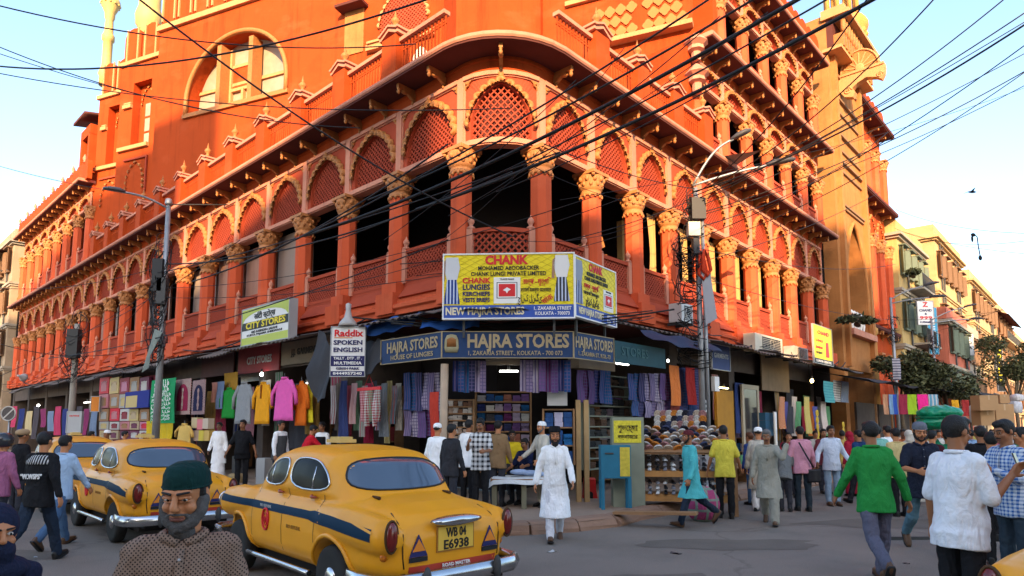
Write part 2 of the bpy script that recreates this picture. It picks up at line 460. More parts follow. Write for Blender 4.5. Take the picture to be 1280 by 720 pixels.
def make_parapet_kit(wd, z0, z1, colr=.27, sp=.1, bent=False):
    W2 = wd / 2 - colr; mb = [MB(), MB()]; ns = 6 if bent else 1
    jl = MB(); po = [MB(), MB()]
    xi = W2 - .14
    for k in range(ns):
        xa = -xi + 2 * xi * k / ns; xb = -xi + 2 * xi * (k + 1) / ns
        mb[0].span((xa, -.08, z0), (xb, .06, z0 + .1)); mb[1].span((xa, -.08, z1 - .1), (xb, .07, z1))
    lattice(jl, [(-xi, z0 + .1), (xi, z0 + .1), (xi, z1 - .1), (-xi, z1 - .1)], sp, .042, .04, 0, 45, sub=2 if bent else 1)
    for sg in (-1, 1):
        x = sg * (W2 - .07)
        q = po[sg > 0]
        q.span((x - .075, -.07, z0 - .02), (x + .075, .09, z1 + .02))
        q.lathe([(.10, 0), (.1, .04), (.04, .07), (.055, .12), (.085, .17), (.07, .23), (.02, .29), (.01, .34)], 8, (x, .01, z1 + .02))
    if bent:
        for q in (*mb, jl, *po): bend(q)
    return {'parapet_rail': [q.mesh('parapet_rail', M_FD) for q in mb], 'parapet_lattice': jl.mesh('parapet_lattice', M_JL), 'parapet_post': [q.mesh('parapet_post', M_TR) for q in po]}

def make_column(z0, z1, zc, r=.27):
    c = MB(); c.lathe([(r * 1.18, z0), (r * 1.18, z0 + .25), (r, z0 + .3), (r * .97, z1)], 8, smooth=False, ph=R(22.5))
    k = MB(); h = zc - z1
    k.lathe([(r * 1.02, z1 - .16), (r * 1.08, z1 - .15), (r * 1.08, z1 - .09), (r, z1 - .06), (r * 1.0, z1), (r * 1.12, z1 + .02), (r * 1.1, z1 + h * .2), (r * 1.25, z1 + h * .55), (r * 1.3, z1 + h * .78), (r * 1.24, z1 + h * .83)], 16)
    for i in range(12):                    # fringe of drops below
        a = 2 * math.pi * i / 12
        k.ball((r * 1.04 * math.cos(a), r * 1.04 * math.sin(a), z1 - .17), (.04, .04, .06), 5, 4)
    for ring, (n, rr, zz, sz) in enumerate(((10, 1.1, .3, .055), (10, 1.2, .58, .062))):
        for i in range(n):
            a = 2 * math.pi * (i + .5 * ring) / n
            k.ball((r * rr * math.cos(a), r * rr * math.sin(a), z1 + h * zz), (sz, sz, sz * 1.3), 6, 4)
    for sx in (-1, 1):
        for sy in (-1, 1): k.ball((sx * r * 1.06, sy * r * 1.06, z1 + h * .76), .055, 6, 4)
    ab = r * 1.28
    k.span((-ab, -ab, z1 + h * .82), (ab, ab, z1 + h))
    return c.mesh('column', M_RD), k.mesh('capital', M_GD2)
M_GD2 = mat('capital_paint', (.43, .17, .055), .6, .3, 9., .3, 30, stain=.4)

def make_bracket(ov=.75):
    b = MB(); pts = [(.0, -.42), (.14, -.36), (.34, -.22), (.55, -.16), (ov - .05, -.16), (ov - .05, 0), (0, 0)]
    vs = [(-.06, y, z) for y, z in pts] + [(.06, y, z) for y, z in pts]; n = len(pts)
    b.add(vs, [list(range(n)), list(range(2 * n - 1, n - 1, -1))] + [(i, n + i, n + (i + 1) % n, (i + 1) % n) for i in range(n)])
    b.lathe([(.01, -.16), (.05, -.12), (.07, -.05), (.04, 0), (.06, .03), (.05, .08)], 8, (0, ov - .1, -.22))
    b.lathe([(.01, -.12), (.045, -.08), (.05, -.03), (.03, .02)], 8, (0, .07, -.44))
    b.ball((0, .42, -.23), (.08, .13, .07), 8, 5)
    b.v = [(x * .75, y * .8, z * .72) for x, y, z in b.v]
    return b.mesh('cornice_bracket', M_GD)
BRK = make_bracket()

def make_pier(z0, z1, wd=.62):
    p = MB(); p.span((-wd / 2, -.2, z0), (wd / 2, .2, z1))
    c = MB()
    for k, (ov, zz, hh) in enumerate(((.03, 0, .07), (.0, .07, .05), (.06, .12, .06))):
        w2 = wd / 2 + ov; dy = .2 + ov; z = z1 + zz
        p0 = [(-w2 - .06, z), (-w2 + .02, z), (0, z + .16), (w2 - .02, z), (w2 + .06, z), (w2 + .06, z + hh), (w2 - .02, z + hh), (0, z + .16 + hh), (-w2 + .02, z + hh), (-w2 - .06, z + hh)]
        c.prism(p0, -dy, dy)
    c2 = MB(); c2.lathe([(.1, 0), (.06, .05), (.05, .1), (.11, .17), (.13, .23), (.08, .3), (.03, .34), (.045, .38), (.02, .44), (.004, .56)], 10, (0, 0, z1 + .33))
    return p.mesh('pier', M_OR), c.mesh('pier_cap', M_TR), c2.mesh('finial', M_GD)
def make_railing(wd, z0, z1, pier=.62, bent=False):
    W2 = wd / 2 - pier / 2; r = [MB(), MB()]; g = MB()
    r[0].span((-W2, -.06, z0), (W2, .06, z0 + .12)); r[1].span((-W2, -.1, z1 - .1), (W2, .1, z1))
    n = int(2 * W2 / .13)
    for i in range(n + 1):
        x = -W2 + .05 + (2 * W2 - .1) * i / n; g.span((x - .016, -.016, z0 + .12), (x + .016, .016, z1 - .1))
    g.span((-W2, -.012, z1 - .34), (W2, .012, z1 - .3)); g.span((-W2, -.012, z0 + .26), (W2, .012, z0 + .3))
    for i in range(n):
        x = -W2 + .05 + (2 * W2 - .1) * (i + .5) / n
        g.tube([(x + .05 * math.cos(t * math.pi / 4), 0, z1 - .2 + .07 * math.sin(t * math.pi / 4)) for t in range(8)], .012, 4, closed=True)
    return [q.mesh('terrace_rail', M_TR) for q in r], g.mesh('terrace_grille', M_OR)

# ================================================================= the mosque
mosque = thing('mosque_building', 'orange and red mosque with gold cusped arches and lattice screens above the corner shops', 'mosque', Matrix.Translation((-.26, 16, 0)))
MI = Matrix.Translation((.26, -16, 0))
def part(name, me, M=None, p=None, base=True):
    return link(name, me, mosque if p is None else p, (MI if p is None else Matrix()) @ (M if M is not None else Matrix()))
def pbuild(mb, name, m, p=None): return part(name, mb.mesh(name, m), None, p)

LB = [0, 2.41] + [2.41 + 2.43 * k for k in range(1, 20)]      # column stations, left facade
RB = [0] + [2.04 * k for k in range(1, 11)]                    # right facade
SL_END, SR_END = LB[-1], RB[-1] + .3
ZB, ZT = 8.55, 10.22
kitL = make_arch_kit(2.43, ZB, ZT, .105); kitR = make_arch_kit(2.04, ZB, ZT, .1)
kitC = make_arch_kit(CR * math.pi / 2, ZB, ZT, .125, bent=True)
parL = make_parapet_kit(2.43, 5.5, 6.36, sp=.09); parR = make_parapet_kit(2.04, 5.5, 6.36, sp=.09)
parC = make_parapet_kit(CR * math.pi / 2, 5.5, 6.40, sp=.12, bent=True)
colm, capm = make_column(5.05, 7.95, 8.42)
def put(kit, M):
    for k in kit:
        for q in (kit[k] if isinstance(kit[k], list) else [kit[k]]): part(k, q, M)
def column(M, cm=colm, km=capm):
    c = part('column', cm, M); link('capital', km, c); return c
for i, s in enumerate(LB):
    column(FL(s))
    if i: put(kitL, FL((s + LB[i - 1]) / 2)); put(parL, FL((s + LB[i - 1]) / 2))
for i, s in enumerate(RB):
    column(FR(s))
    if i: put(kitR, FR((s + RB[i - 1]) / 2)); put(parR, FR((s + RB[i - 1]) / 2))
put(kitC, FC); put(parC, FC)
full = facade_path(SL_END + .3, 0, 0, SR_END)
b = MB(); sweep(b, full, [(-.25, 4.62), (.34, 4.62), (.34, 4.74), (.42, 4.78), (.42, 4.86), (.30, 4.92), (.30, 5.0), (.16, 5.16), (-.25, 5.16)]); pbuild(b, 'floor_ledge', M_RD)
b = MB(); sweep(b, full, [(-.12, 5.16), (.05, 5.16), (.05, 5.5), (-.12, 5.5)]); pbuild(b, 'parapet_plinth', M_FD)
b = MB(); sweep(b, full, [(-.2, ZT), (.03, ZT), (.03, ZT + .25), (.06, ZT + .28), (.06, 10.62), (-.2, 10.62)]); pbuild(b, 'frieze_wall', M_OR)
def cornice(path, z, ov=.78):
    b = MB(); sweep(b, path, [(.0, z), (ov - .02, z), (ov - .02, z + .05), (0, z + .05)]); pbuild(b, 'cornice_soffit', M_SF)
    b = MB(); sweep(b, path, [(-.4, z + .05), (ov, z + .05), (ov + .03, z + .09), (ov + .03, z + .16), (ov - .02, z + .2), (-.4, z + .2)]); pbuild(b, 'cornice', M_TR)
cornice(full, 10.58)
for i in range(len(LB) * 2 - 2):
    s = LB[i // 2] + (LB[i // 2 + 1] - LB[i // 2]) * (.25 + .5 * (i % 2)); part('cornice_bracket', BRK, FL(s, .03, 10.58))
for i in range(len(RB) * 2 - 2):
    s = RB[i // 2] + (RB[i // 2 + 1] - RB[i // 2]) * (.25 + .5 * (i % 2)); part('cornice_bracket', BRK, FR(s, .03, 10.58))
part('cornice_bracket', BRK, frame(CC + Vector((0, -CR - .03, 10.58)), Vector((-1, 0, 0)), Vector((0, -1, 0))))
# ledge pedestals under the columns
pd = MB(); pd.span((-.36, .0, 4.66), (.36, .44, 5.2)); pd.span((-.30, .0, 5.2), (.30, .3, 5.5)); pdm = pd.mesh('column_pedestal', M_RD)
for s in LB: part('column_pedestal', pdm, FL(s))
for s in RB: part('column_pedestal', pdm, FR(s))
sp_ = MB()
sp_.add([(-.75, .05, 5.42), (.75, .05, 5.42), (.75, .36, 5.05), (-.75, .36, 5.05), (-.75, .05, 5.0), (.75, .05, 5.0)], [(0, 1, 2, 3), (3, 2, 5, 4), (0, 3, 4), (1, 5, 2)])
spm = sp_.mesh('sloping_ledge', M_FD)
for i in range(1, len(LB)): part('sloping_ledge', spm, FL((LB[i] + LB[i - 1]) / 2))
for i in range(1, len(RB)): part('sloping_ledge', spm, FR((RB[i] + RB[i - 1]) / 2))

# terrace piers and railings
pm, pcm, pfm = make_pier(10.78, 12.15)
rlm, rgm = make_railing(2.43, 10.85, 12.05); rrm, rrg = make_railing(2.04, 10.85, 12.05)
def pier(M):
    p = part('pier', pm, M); c = link('pier_cap', pcm, p); link('finial', pfm, p)
for i, s in enumerate(LB):
    if s > 31: break
    if i: pier(FL(s, .25))
    a = (s + LB[i - 1]) / 2
    if i: put({'terrace_rail': rlm, 'terrace_grille': rgm}, FL(a, .25))
for i, s in enumerate(RB[:5]):
    if i: pier(FR(s, .25)); a = (s + RB[i - 1]) / 2; put({'terrace_rail': rrm, 'terrace_grille': rrg}, FR(a, .25))

# inside of the first floor
def quadstrip(mb, pts, z0, z1, mi=0):
    for a, b in zip(pts, pts[1:]): mb.add([(a.x, a.y, z0), (b.x, b.y, z0), (b.x, b.y, z1), (a.x, a.y, z1)], [(0, 1, 2, 3)], mi)
b = MB()
inL = [P0 + dL * 49.8 - nL * .0, P0 + dL * 49.8 - nL * 4, P0 + dL * 1 - nL * 4]; inR = [P1 + dR * 1 - nR * 4, P1 + dR * 21 - nR * 4, P1 + dR * 21]
quadstrip(b, inL + inR, 4.6, 10.6)
outl = [P0 + dL * 49.8 - nL * .15, P0 - nL * .15, CC + Vector((0, -1.1, 0)), P1 - nR * .15, P1 + dR * 21 - nR * .15]
for z in (5.05, 10.5):
    cen = Vector((0, 22, z))
    n = len(outl); mid = [P0 + dL * 49.8 - nL * 6, P0 + dL * 3 - nL * 6, Vector((-.26, 22, 0)), P1 + dR * 3 - nR * 6, P1 + dR * 21 - nR * 6]
    for k in range(n - 1): b.add([(outl[k].x, outl[k].y, z), (outl[k + 1].x, outl[k + 1].y, z), (mid[k + 1].x, mid[k + 1].y, z), (mid[k].x, mid[k].y, z)], [(0, 1, 2, 3)])
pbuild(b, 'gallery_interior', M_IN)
# partition walls and closed shutters behind some arches
M_BL = mat('pale_rose_blind', (.40, .22, .16), .85, .12, 2., stain=.35, streak=.4)
M_BL2 = mat('grey_blind', (.30, .23, .19), .85, .12, 2., stain=.35)
blind = MB(); blind.span((-1.1, -.04, 6.1), (1.1, .04, 8.35)); bl1 = blind.mesh('window_blind', M_BL); bl2 = blind.mesh('window_blind', M_BL2)
for i in range(4, 16):
    if i in (8, 11, 14): continue
    part('window_blind', bl2 if i in (4, 7, 12) else bl1, FL((LB[i] + LB[i - 1]) / 2 + .25, -.5))
M_CURT = mat('cream_curtain', (.48, .28, .10), .85, .1, 4., stain=.25)
def curtain(sw, flip):
    m = MB()
    def fn(u, v):
        bulge = (.16 + .3 * (abs(v - .55) ** 1.6)) * 2.0; x = (u * bulge)
        return (flip * (.78 - x), .03 * math.sin(u * 22), 5.6 + 2.7 * v)
    m.sheet(fn, 12, 12); return m.mesh('curtain', M_CURT)
cu1, cu2 = curtain(1, 1), curtain(1, -1)
for i in range(3, 10): part('curtain', cu2, FR((RB[i] + RB[i - 1]) / 2, -.35)); part('curtain', cu1, FR((RB[i] + RB[i - 1]) / 2, -.38))
m = MB(); m.span((-.8, -.1, 6.3), (-.1, .1, 8.2)); part('window_blind', m.mesh('window_blind', M_CURT), FR(5.1, -1.2))
m = MB(); m.box((0, 0, 0), (.9, .4, .3), M=Matrix.Rotation(R(25), 3, 'Y')); m.box((-.2, 0, -.35), (.8, .4, .24), M=Matrix.Rotation(R(12), 3, 'Y'))
part('stacked_chest', m.mesh('stacked_chest', M_GD), FR(3.2, -.9, 6.9))

# second and third storey arcades of the right facade
def arcade(F, st, z0, zcap0, zcap, zt, colr, pz1, ov=.78, back=3.2, corn=True, pa=None):
    wd = abs(st[1] - st[0]); k = make_arch_kit(wd, zcap + .1, zt, .13); pk = make_parapet_kit(wd, z0 + .1, pz1, colr, .11)
    cm, km = make_column(z0, zcap0, zcap, colr)
    for i, s in enumerate(st):
        column(F(s), cm, km)
        if i: put(k, F((s + st[i - 1]) / 2)); put(pk, F((s + st[i - 1]) / 2))
        if i:
            for q in (.25, .75): part('cornice_bracket', BRK, F(st[i - 1] + (s - st[i - 1]) * q, .03, zt + .42))
    left = F is FL
    path = facade_path(st[-1] + .3, st[0] - .2, None, None, False) if left else facade_path(None, None, st[0] - .2, st[-1] + .3, False)
    b = MB(); sweep(b, path, [(-.25, zt), (.04, zt), (.04, zt + .46), (-.25, zt + .46)]); pbuild(b, 'frieze_wall', M_OR)
    b = MB(); sweep(b, path, [(-.25, z0 - .3), (.1, z0 - .3), (.1, z0 + .1), (-.25, z0 + .1)]); pbuild(b, 'parapet_plinth', M_OR)
    cornice(path, zt + .42, ov)
    b = MB(); d, nn, p = (dL, nL, P0) if left else (dR, nR, P1)
    a, c = p + d * (st[0] - .1), p + d * (st[-1] + .1)
    quadstrip(b, [a - nn * .1, a - nn * back, c - nn * back, c - nn * .1], z0 - .2, zt + .5)
    for z in (z0 - .1, zt + .4): b.add([tuple((q + Vector((0, 0, z)))) for q in (a, c, c - nn * back, a - nn * back)], [(0, 1, 2, 3)])
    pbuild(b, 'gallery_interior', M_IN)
arcade(FR, RB[4:], 11.2, 13.0, 13.45, 14.36, .25, 11.95)
arcade(FR, RB[5:], 15.3, 17.25, 17.72, 18.72, .25, 16.1)
LA = [31.6 + 2.43 * k for k in range(8)]
arcade(FL, LA, 11.2, 13.95, 14.5, 15.42, .27, 12.2)
# arcade end wall of second storey with stacked turrets at the near end
b = MB(); b.span((-.25, -3.2, 10.8), (.25, .05, 14.8)); part('end_wall', b.mesh('end_wall', M_OR), FR(RB[4] - .35, 0))
b = MB(); b.span((-.25, -3.2, 14.8), (.25, .05, 19.1)); part('end_wall', b.mesh('end_wall', M_OR), FR(RB[5] - .3, 0))
b = MB()
for z in (12.9, 14.0): b.lathe([(.16, 0), (.16, .3), (.3, .36), (.26, .5), (.42, .62), (.12, .95), (.02, 1.02)], 8, (0, .15, z), smooth=False)
part('wall_turret', b.mesh('wall_turret', M_TR), FR(RB[4] - .35, .1))
# roof parapets over the arcades
def merlon_mesh(wd, h, th, m):
    k = MB(); pts = [(-wd / 2, 0), (wd / 2, 0), (wd / 2, h * .72)] + [(wd / 2 * math.cos(t), h * .72 + h * .28 * math.sin(t)) for t in np.linspace(.3, math.pi - .3, 7)] + [(-wd / 2, h * .72)]
    k.prism(pts, -th, th); return k.mesh('merlon', m)
ml = merlon_mesh(.85, 1.2, .12, M_OR)
for i in range(22): part('merlon', ml, FL(31.4 + .82 * i, .35, 15.98))
mlr = merlon_mesh(.85, 1.3, .12, M_OR)
for i in range(13): part('merlon', mlr, FR(10.2 + .82 * i, .3, 19.3))
pt = MB(); pt.lathe([(.1, 0), (.05, .1), (.12, .25), (.02, .5)], 8); ptm = pt.mesh('finial', M_TR)
for i in range(8): part('finial', ptm, FL(31.8 + 2.43 * i, .45, 17.1))

# ---------------------------------------------------------------- prayer hall mass, turned towards the camera
b = MB(); ZA0 = 17.09
def wall_with_hole(b, x0, x1, z0, z1, hole, th):
    """front face y=0 with a hole polygon (x,z); reveal depth th"""
    import mathutils
    outer = [Vector((x0, z0, 0)), Vector((x1, z0, 0)), Vector((x1, z1, 0)), Vector((x0, z1, 0))]
    hv = [Vector((p[0], p[1], 0)) for p in hole]
    tri = mathutils.geometry.tessellate_polygon([outer, hv]); al = outer + hv
    b.add([(p.x, 0, p.y) for p in al], tri)
    n = len(hole); b.add([(p[0], 0, p[1]) for p in hole] + [(p[0], -th, p[1]) for p in hole], [(i, (i + 1) % n, n + (i + 1) % n, n + i) for i in range(n)])
ac = round_arch(3.1, 17.7, 20.55, ZA0, 20)
hole = [(x + 21.1, z) for x, z in ac]
wall_with_hole(b, 0, 26.45, 10.5, 22.0, hole, .75)
b.add([(0, 0, 22), (26.45, 0, 22), (26.45, -3, 22), (0, -3, 22)], [(0, 1, 2, 3)])
b.add([(26.45, 0, 10.5), (26.45, -3, 10.5), (26.45, -3, 22), (26.45, 0, 22)], [(0, 1, 2, 3)])
wm = b.mesh('hall_wall', M_OR); hw = part('hall_wall', wm, FW(0))
g = MB()                                   # big arched window: frame, mullions and panes
fr_ = MB(); fr_.tube([(x * 1.0, .05, z) for x, z in round_arch(3.16, 17.7, 20.62, ZA0 - .05, 20)], .11, 6)
fr_.span((-3.3, -.1, ZA0 - .2), (3.3, .12, ZA0)); 
for x, zt_ in ((-.95, 20.2), (1.05, 20.2)): fr_.span((x - .13, -.55, ZA0), (x + .13, .06, zt_))
part('window_frame', fr_.mesh('window_frame', M_GD), FW(21.1), None).name = 'window_frame'
f2 = MB(); f2.span((-3, -.7, 18.35), (3, -.58, 18.5)); f2.span((-.8, -.7, 19.25), (.9, -.55, 19.4)); f2.span((-.8, -.7, 18.05), (.9, -.52, 18.2))
f2.span((.0, -.7, 17.1), (.14, -.5, 18.1)); f2.span((-.82, -.72, 17.1), (-.7, -.5, 20.2)); f2.span((.8, -.72, 17.1), (.92, -.5, 20.2))
part('window_mullion', f2.mesh('window_mullion', M_CR), FW(21.1))
f3 = MB(); f3.span((-.7, -.69, 18.2), (.8, -.6, 19.25)); part('infill_panel', f3.mesh('infill_panel', M_OR), FW(21.1))
M_GL = mat('dusty_window_glass', (.34, .27, .20), .35, .3, 3., spec=.5)
f4 = MB(); f4.add([(x, -.68, z) for x, z in round_arch(3.1, 17.7, 20.55, ZA0, 12)], [list(range(27))]); part('pane', f4.mesh('pane', M_GL), FW(21.1))
b = MB(); b.span((-.02, -.05, 21.95), (26.5, .16, 22.2)); b.span((0, -.05, 22.2), (26.5, .08, 22.3)); part('hall_moulding', b.mesh('hall_moulding', M_CR), FW(0))
mh = merlon_mesh(1.0, 3.0, .15, M_OR)
for i in range(17): part('merlon', mh, FW(25.9 - 1.15 * i, -.2, 22.2))
pr = MB()
for q in (-.42, .42): pr.span((q - .05, .15, .3), (q + .05, .22, 2.2))
prm = pr.mesh('merlon_rib', M_CR)
for i in range(17): part('merlon_rib', prm, FW(25.9 - 1.15 * i, -.2, 22.2))
# stepped bays left of the big wall
for (t0, t1, off, zt, z0) in ((26.4, 30.6, -1.0, 21.6, 10.5), (30.5, 34.2, -2.25, 21.1, 10.5)):
    b = MB(); w0 = t0 + (t1 - t0) * .62
    wall_with_hole(b, t0, t1, z0, zt, [(w0 - .85, 16.8), (w0 + .55, 16.8), (w0 + .55, 20.4), (w0 - .85, 20.4)], .5)
    b.add([(t1, 0, z0), (t1, -4, z0), (t1, -4, zt), (t1, 0, zt)], [(0, 1, 2, 3)]); b.add([(t0, 0, zt), (t1, 0, zt), (t1, -4, zt), (t0, -4, zt)], [(0, 1, 2, 3)])
    part('hall_wall', b.mesh('hall_wall', M_OR), FW(0, off))
    b = MB(); b.span((t0, -.02, zt - .1), (t1 + .1, .14, zt + .12)); part('hall_moulding', b.mesh('hall_moulding', M_CR), FW(0, off))
    b = MB(); b.span((w0 - .9, -.02, 16.6), (w0 + 1.4, .16, 16.8)); b.span((w0 + .55, -.02, 19.0), (t1 - .4, .14, 19.2)); b.span((w0 + .6, 0, 19.25), (t1 - .45, .1, 19.32)); part('window_sill', b.mesh('window_sill', M_CR), FW(0, off))
    b = MB(); b.span((w0 - .8, -.46, 16.8), (w0 + .5, -.42, 20.4)); wn = part('slit_window', b.mesh('slit_window', M_OR), FW(0, off))
    g1 = MB()
    for z in (16.9, 17.75, 18.6): g1.span((w0 - .35, -.43, z), (w0 + .05, -.39, z + .72))
    link('pane', g1.mesh('pane', M_GL), wn)
    g1 = MB(); scallops(g1, [(w0 - .15 + (x) * .42, z) for x, z in arch_curve(1, 19.3, 20.2, 19.2, 10)], 9, .09, -.42); link('arch_moulding', g1.mesh('arch_moulding', M_GD), wn)
    n = max(2, int((t1 - t0) / 1.2))
    m2 = merlon_mesh((t1 - t0) / n - .12, 2.0, .15, M_OR)
    for i in range(n): part('merlon', m2, FW(t0 + (t1 - t0) * (i + .5) / n, off - .2, zt + .1)); part('merlon_rib', prm, FW(t0 + (t1 - t0) * (i + .5) / n, off - .22, zt - .15))
    # blind arch low on the wall
    b = MB(); b.span((w0 - .9, .01, 14.1), (w0 - .82, .1, 16.0)); b.span((w0 - .9, .01, 16.0), (w0 + .9, .1, 16.1)); part('blind_niche', b.mesh('blind_niche', M_JL), FW(0, off))
    b = MB(); scallops(b, [(w0 + x * .6, z) for x, z in arch_curve(1, 14.8, 15.8, 14.3, 12)], 11, .1, .02); part('arch_moulding', b.mesh('arch_moulding', M_GD), FW(0, off))
# bow window with a curved eave at the far left end
b = MB(); b.span((-.9, -3, 15.9), (.9, .1, 16.9)); part('bow_base', b.mesh('bow_base', M_OR), FL(33.6, .0))
b = MB()
for x in (-.8, .8): b.span((x - .18, -.4, 16.9), (x + .18, .1, 19.4))
b.span((-1.0, -3, 19.3), (1.0, .1, 19.9)); part('bow_frame', b.mesh('bow_frame', M_OR), FL(33.6, .0))
b = MB(); b.loft([[Vector((x, y, 20.9 - .22 * (y + 2.2) ** 1.25 * .6 + dz)) for x in (-1.2, 1.2)] + [Vector((x, y, 20.75 - .22 * (y + 2.2) ** 1.25 * .6 + dz)) for x in (1.2, -1.2)] for y, dz in ((-2.2, 0), (-1.2, 0), (-.2, 0), (.2, 0), (.5, 0))]); part('curved_eave', b.mesh('curved_eave', M_SF), FL(33.6, .0))
# corner turret and the arched bays beside it
tb = MB(); tb.lathe([(2.25, 10.6), (2.25, 27)], 8, smooth=False, ph=R(22.5)); part('corner_turret', tb.mesh('corner_turret', M_OR), FW(7.6, -.6))
for q0, q1 in (((10.2, -.02, 17.75), (13.5, .22, 18.0)), ((10.2, -.02, 18.0), (13.4, .3, 18.1)), ((.0, -.02, 17.45), (4.6, .14, 17.62)), ((0, -.02, 15.5), (3.4, .35, 15.66)), ((4.1, 0, 17.62), (4.3, .12, 22)), ((2.1, 0, 17.62), (2.3, .1, 22))): b = MB(); b.span(q0, q1); part('hall_moulding', b.mesh('hall_moulding', M_CR), FW(0))
for tc, aw, z0 in ((11.75, 1.15, 18.1), (3.2, .85, 17.7), (1.3, .75, 17.7)):
    cv = arch_curve(aw, z0 + .6, z0 + 2.1, z0, 16)
    b = MB(); lattice(b, cv, .13, .05, .04, .03); part('lattice_screen', b.mesh('lattice_screen', M_FD), FW(tc))
    b = MB(); scallops(b, cv[1:-1], 15, aw * .12, .02); part('arch_moulding', b.mesh('arch_moulding', M_CR), FW(tc))
    b = MB(); b.add([(x, .012, z) for x, z in cv], [list(range(len(cv)))]); part('lattice_recess', b.mesh('lattice_recess', M_JL), FW(tc))
b = MB()
for x in (10.9, 11.9): b.add([(x + p[0], .02, p[1]) for p in arch_curve(.36, 16.9, 17.45, 15.2, 8)], [list(range(19))])
part('pane', b.mesh('pane', mat('whitewashed_glass', (.62, .5, .42), .4, .2, 3)), FW(0))
for tc in (2.72, .95):
    b = MB()
    for i in range(4):
        for j in range(3):
            x = tc - .6 + .4 * i + (.2 if j % 2 else 0); z = 15.98 + .42 * j
            if x > tc + .75: continue
            pts = [(x + .185 * math.cos(a) * (1 + .14 * math.cos(4 * a)), z + .2 * math.sin(a) * (1 + .14 * math.cos(4 * a))) for a in np.linspace(0, 2 * math.pi, 17)[:-1]]
            b.prism(pts, .005, .05)
    part('quatrefoil_panel', b.mesh('quatrefoil_panel', mat('pale_orange_paint', (.50, .17, .06), .75, .1, 3., spec=.06)), FW(0))
b = MB(); b.span((13.75, -.02, 17.9), (14.75, .05, 19.9)); part('slit_window', b.mesh('slit_window', M_ST), FW(0))
b = MB(); b.span((13.55, .0, 19.9), (14.95, .55, 20.02)); part('window_hood', b.mesh('window_hood', M_SF), FW(0))
# terrace floor
b = MB()
tp = [P0 + dL * 36 - nL * .3, P0 - nL * .2, CC + Vector((0, -1.0, 0)), P1 - nR * .2, P1 + dR * 10 - nR * .2]
q = [P0 + dL * 36 - nL * 2.2, QW + dW * 22, QW + dW * 8, QW + dW * 4, QW - dW * 2]
for k in range(4): b.add([(v.x, v.y, 10.76) for v in (tp[k], tp[k + 1], q[k + 1], q[k])], [(0, 1, 2, 3)])
pbuild(b, 'terrace_floor', M_CON)
# minarets on the left
def minaret(name, c, r, z0, z1):
    m = MB(); m.lathe([(r * 1.5, z0 - 1.6), (r * 1.5, z0 - .9), (r * 1.9, z0 - .7), (r * 1.2, z0), (r * 1.15, z0 + .6), (r * 1.15, z0 + 2.0), (r * 1.5, z0 + 2.1), (r * 1.5, z0 + 2.5), (r * 1.1, z0 + 2.7), (r * .95, z1 - 1.2), (r * 1.2, z1 - 1.0), (r * 1.3, z1 - .6), (r * 2.2, z1), (r * 2.4, z1 + .2), (r * 2.2, z1 + .5)], 12, c)
    for i in range(12):
        a = i * math.pi / 6; m.ball((c[0] + r * 2.2 * math.cos(a), c[1] + r * 2.2 * math.sin(a), z1 + .1), r * .35, 6, 4)
    m.lathe([(r * .9, z1 + .5), (r * .9, z1 + 4), (r * 1.3, z1 + 4.2), (r * .9, z1 + 5.5), (.02, z1 + 6.5)], 10, c)
    pbuild(m, name, M_GD_Y)
M_GD_Y = mat('pale_yellow_minaret_paint', (.56, .36, .12), .6, .12, 2., stain=.2)
p = at(133, 83, 47.5); minaret('minaret', (p.x, p.y, 0), .29, p.z, at(133, 8, 47.5).z)
p = at(186, 30, 44); m = MB(); m.lathe([(.7, -3), (.7, -.4), (.85, -.2), (.9, .6), (.72, 1.2), (.65, 6)], 14, p); pbuild(m, 'minaret', M_GD_Y)
# ================================================================= ground, pavement, gate, street buildings
def asphalt():
    m = mat('worn_asphalt', (.205, .168, .136), .85, .28, .5, .5, 60, stain=.5)
    t = m.node_tree; N = t.nodes; L = t.links; b = N['Principled BSDF']; src = b.inputs['Base Color'].links[0].from_socket
    g = N.new('ShaderNodeNewGeometry'); v = N.new('ShaderNodeTexNoise'); v.inputs['Scale'].default_value = 90; v.inputs['Detail'].default_value = 3
    L.new(g.outputs['Position'], v.inputs['Vector']); mx = N.new('ShaderNodeMix'); mx.data_type = 'RGBA'; mx.blend_type = 'MULTIPLY'; mx.inputs[0].default_value = .5
    L.new(src, mx.inputs[6]); L.new(v.outputs['Color'], mx.inputs[7])
    rm = N.new('ShaderNodeMapRange'); rm.inputs[1].default_value = .35; rm.inputs[2].default_value = .7; rm.inputs[3].default_value = .55; rm.inputs[4].default_value = 1.5
    L.new(v.outputs['Fac'], rm.inputs[0]); L.new(rm.outputs[0], mx.inputs[7]); mx.inputs[0].default_value = .8
    v2 = N.new('ShaderNodeTexVoronoi'); v2.feature = 'DISTANCE_TO_EDGE'; v2.inputs['Scale'].default_value = .22
    n4 = N.new('ShaderNodeTexNoise'); n4.inputs['Scale'].default_value = 1.3; n4.inputs['Detail'].default_value = 6
    L.new(g.outputs['Position'], n4.inputs['Vector']); ad = N.new('ShaderNodeVectorMath'); ad.operation = 'ADD'
    L.new(g.outputs['Position'], ad.inputs[0]); L.new(n4.outputs['Color'], ad.inputs[1]); L.new(ad.outputs[0], v2.inputs['Vector'])
    r2 = N.new('ShaderNodeMapRange'); r2.inputs[1].default_value = 0; r2.inputs[2].default_value = .012; r2.inputs[3].default_value = .75; r2.inputs[4].default_value = 1
    L.new(v2.outputs['Distance'], r2.inputs[0]); m3 = N.new('ShaderNodeMix'); m3.data_type = 'RGBA'; m3.blend_type = 'MULTIPLY'; m3.inputs[0].default_value = 1
    L.new(mx.outputs[2], m3.inputs[6]); L.new(r2.outputs[0], m3.inputs[7]); L.new(m3.outputs[2], b.inputs['Base Color'])
    return m
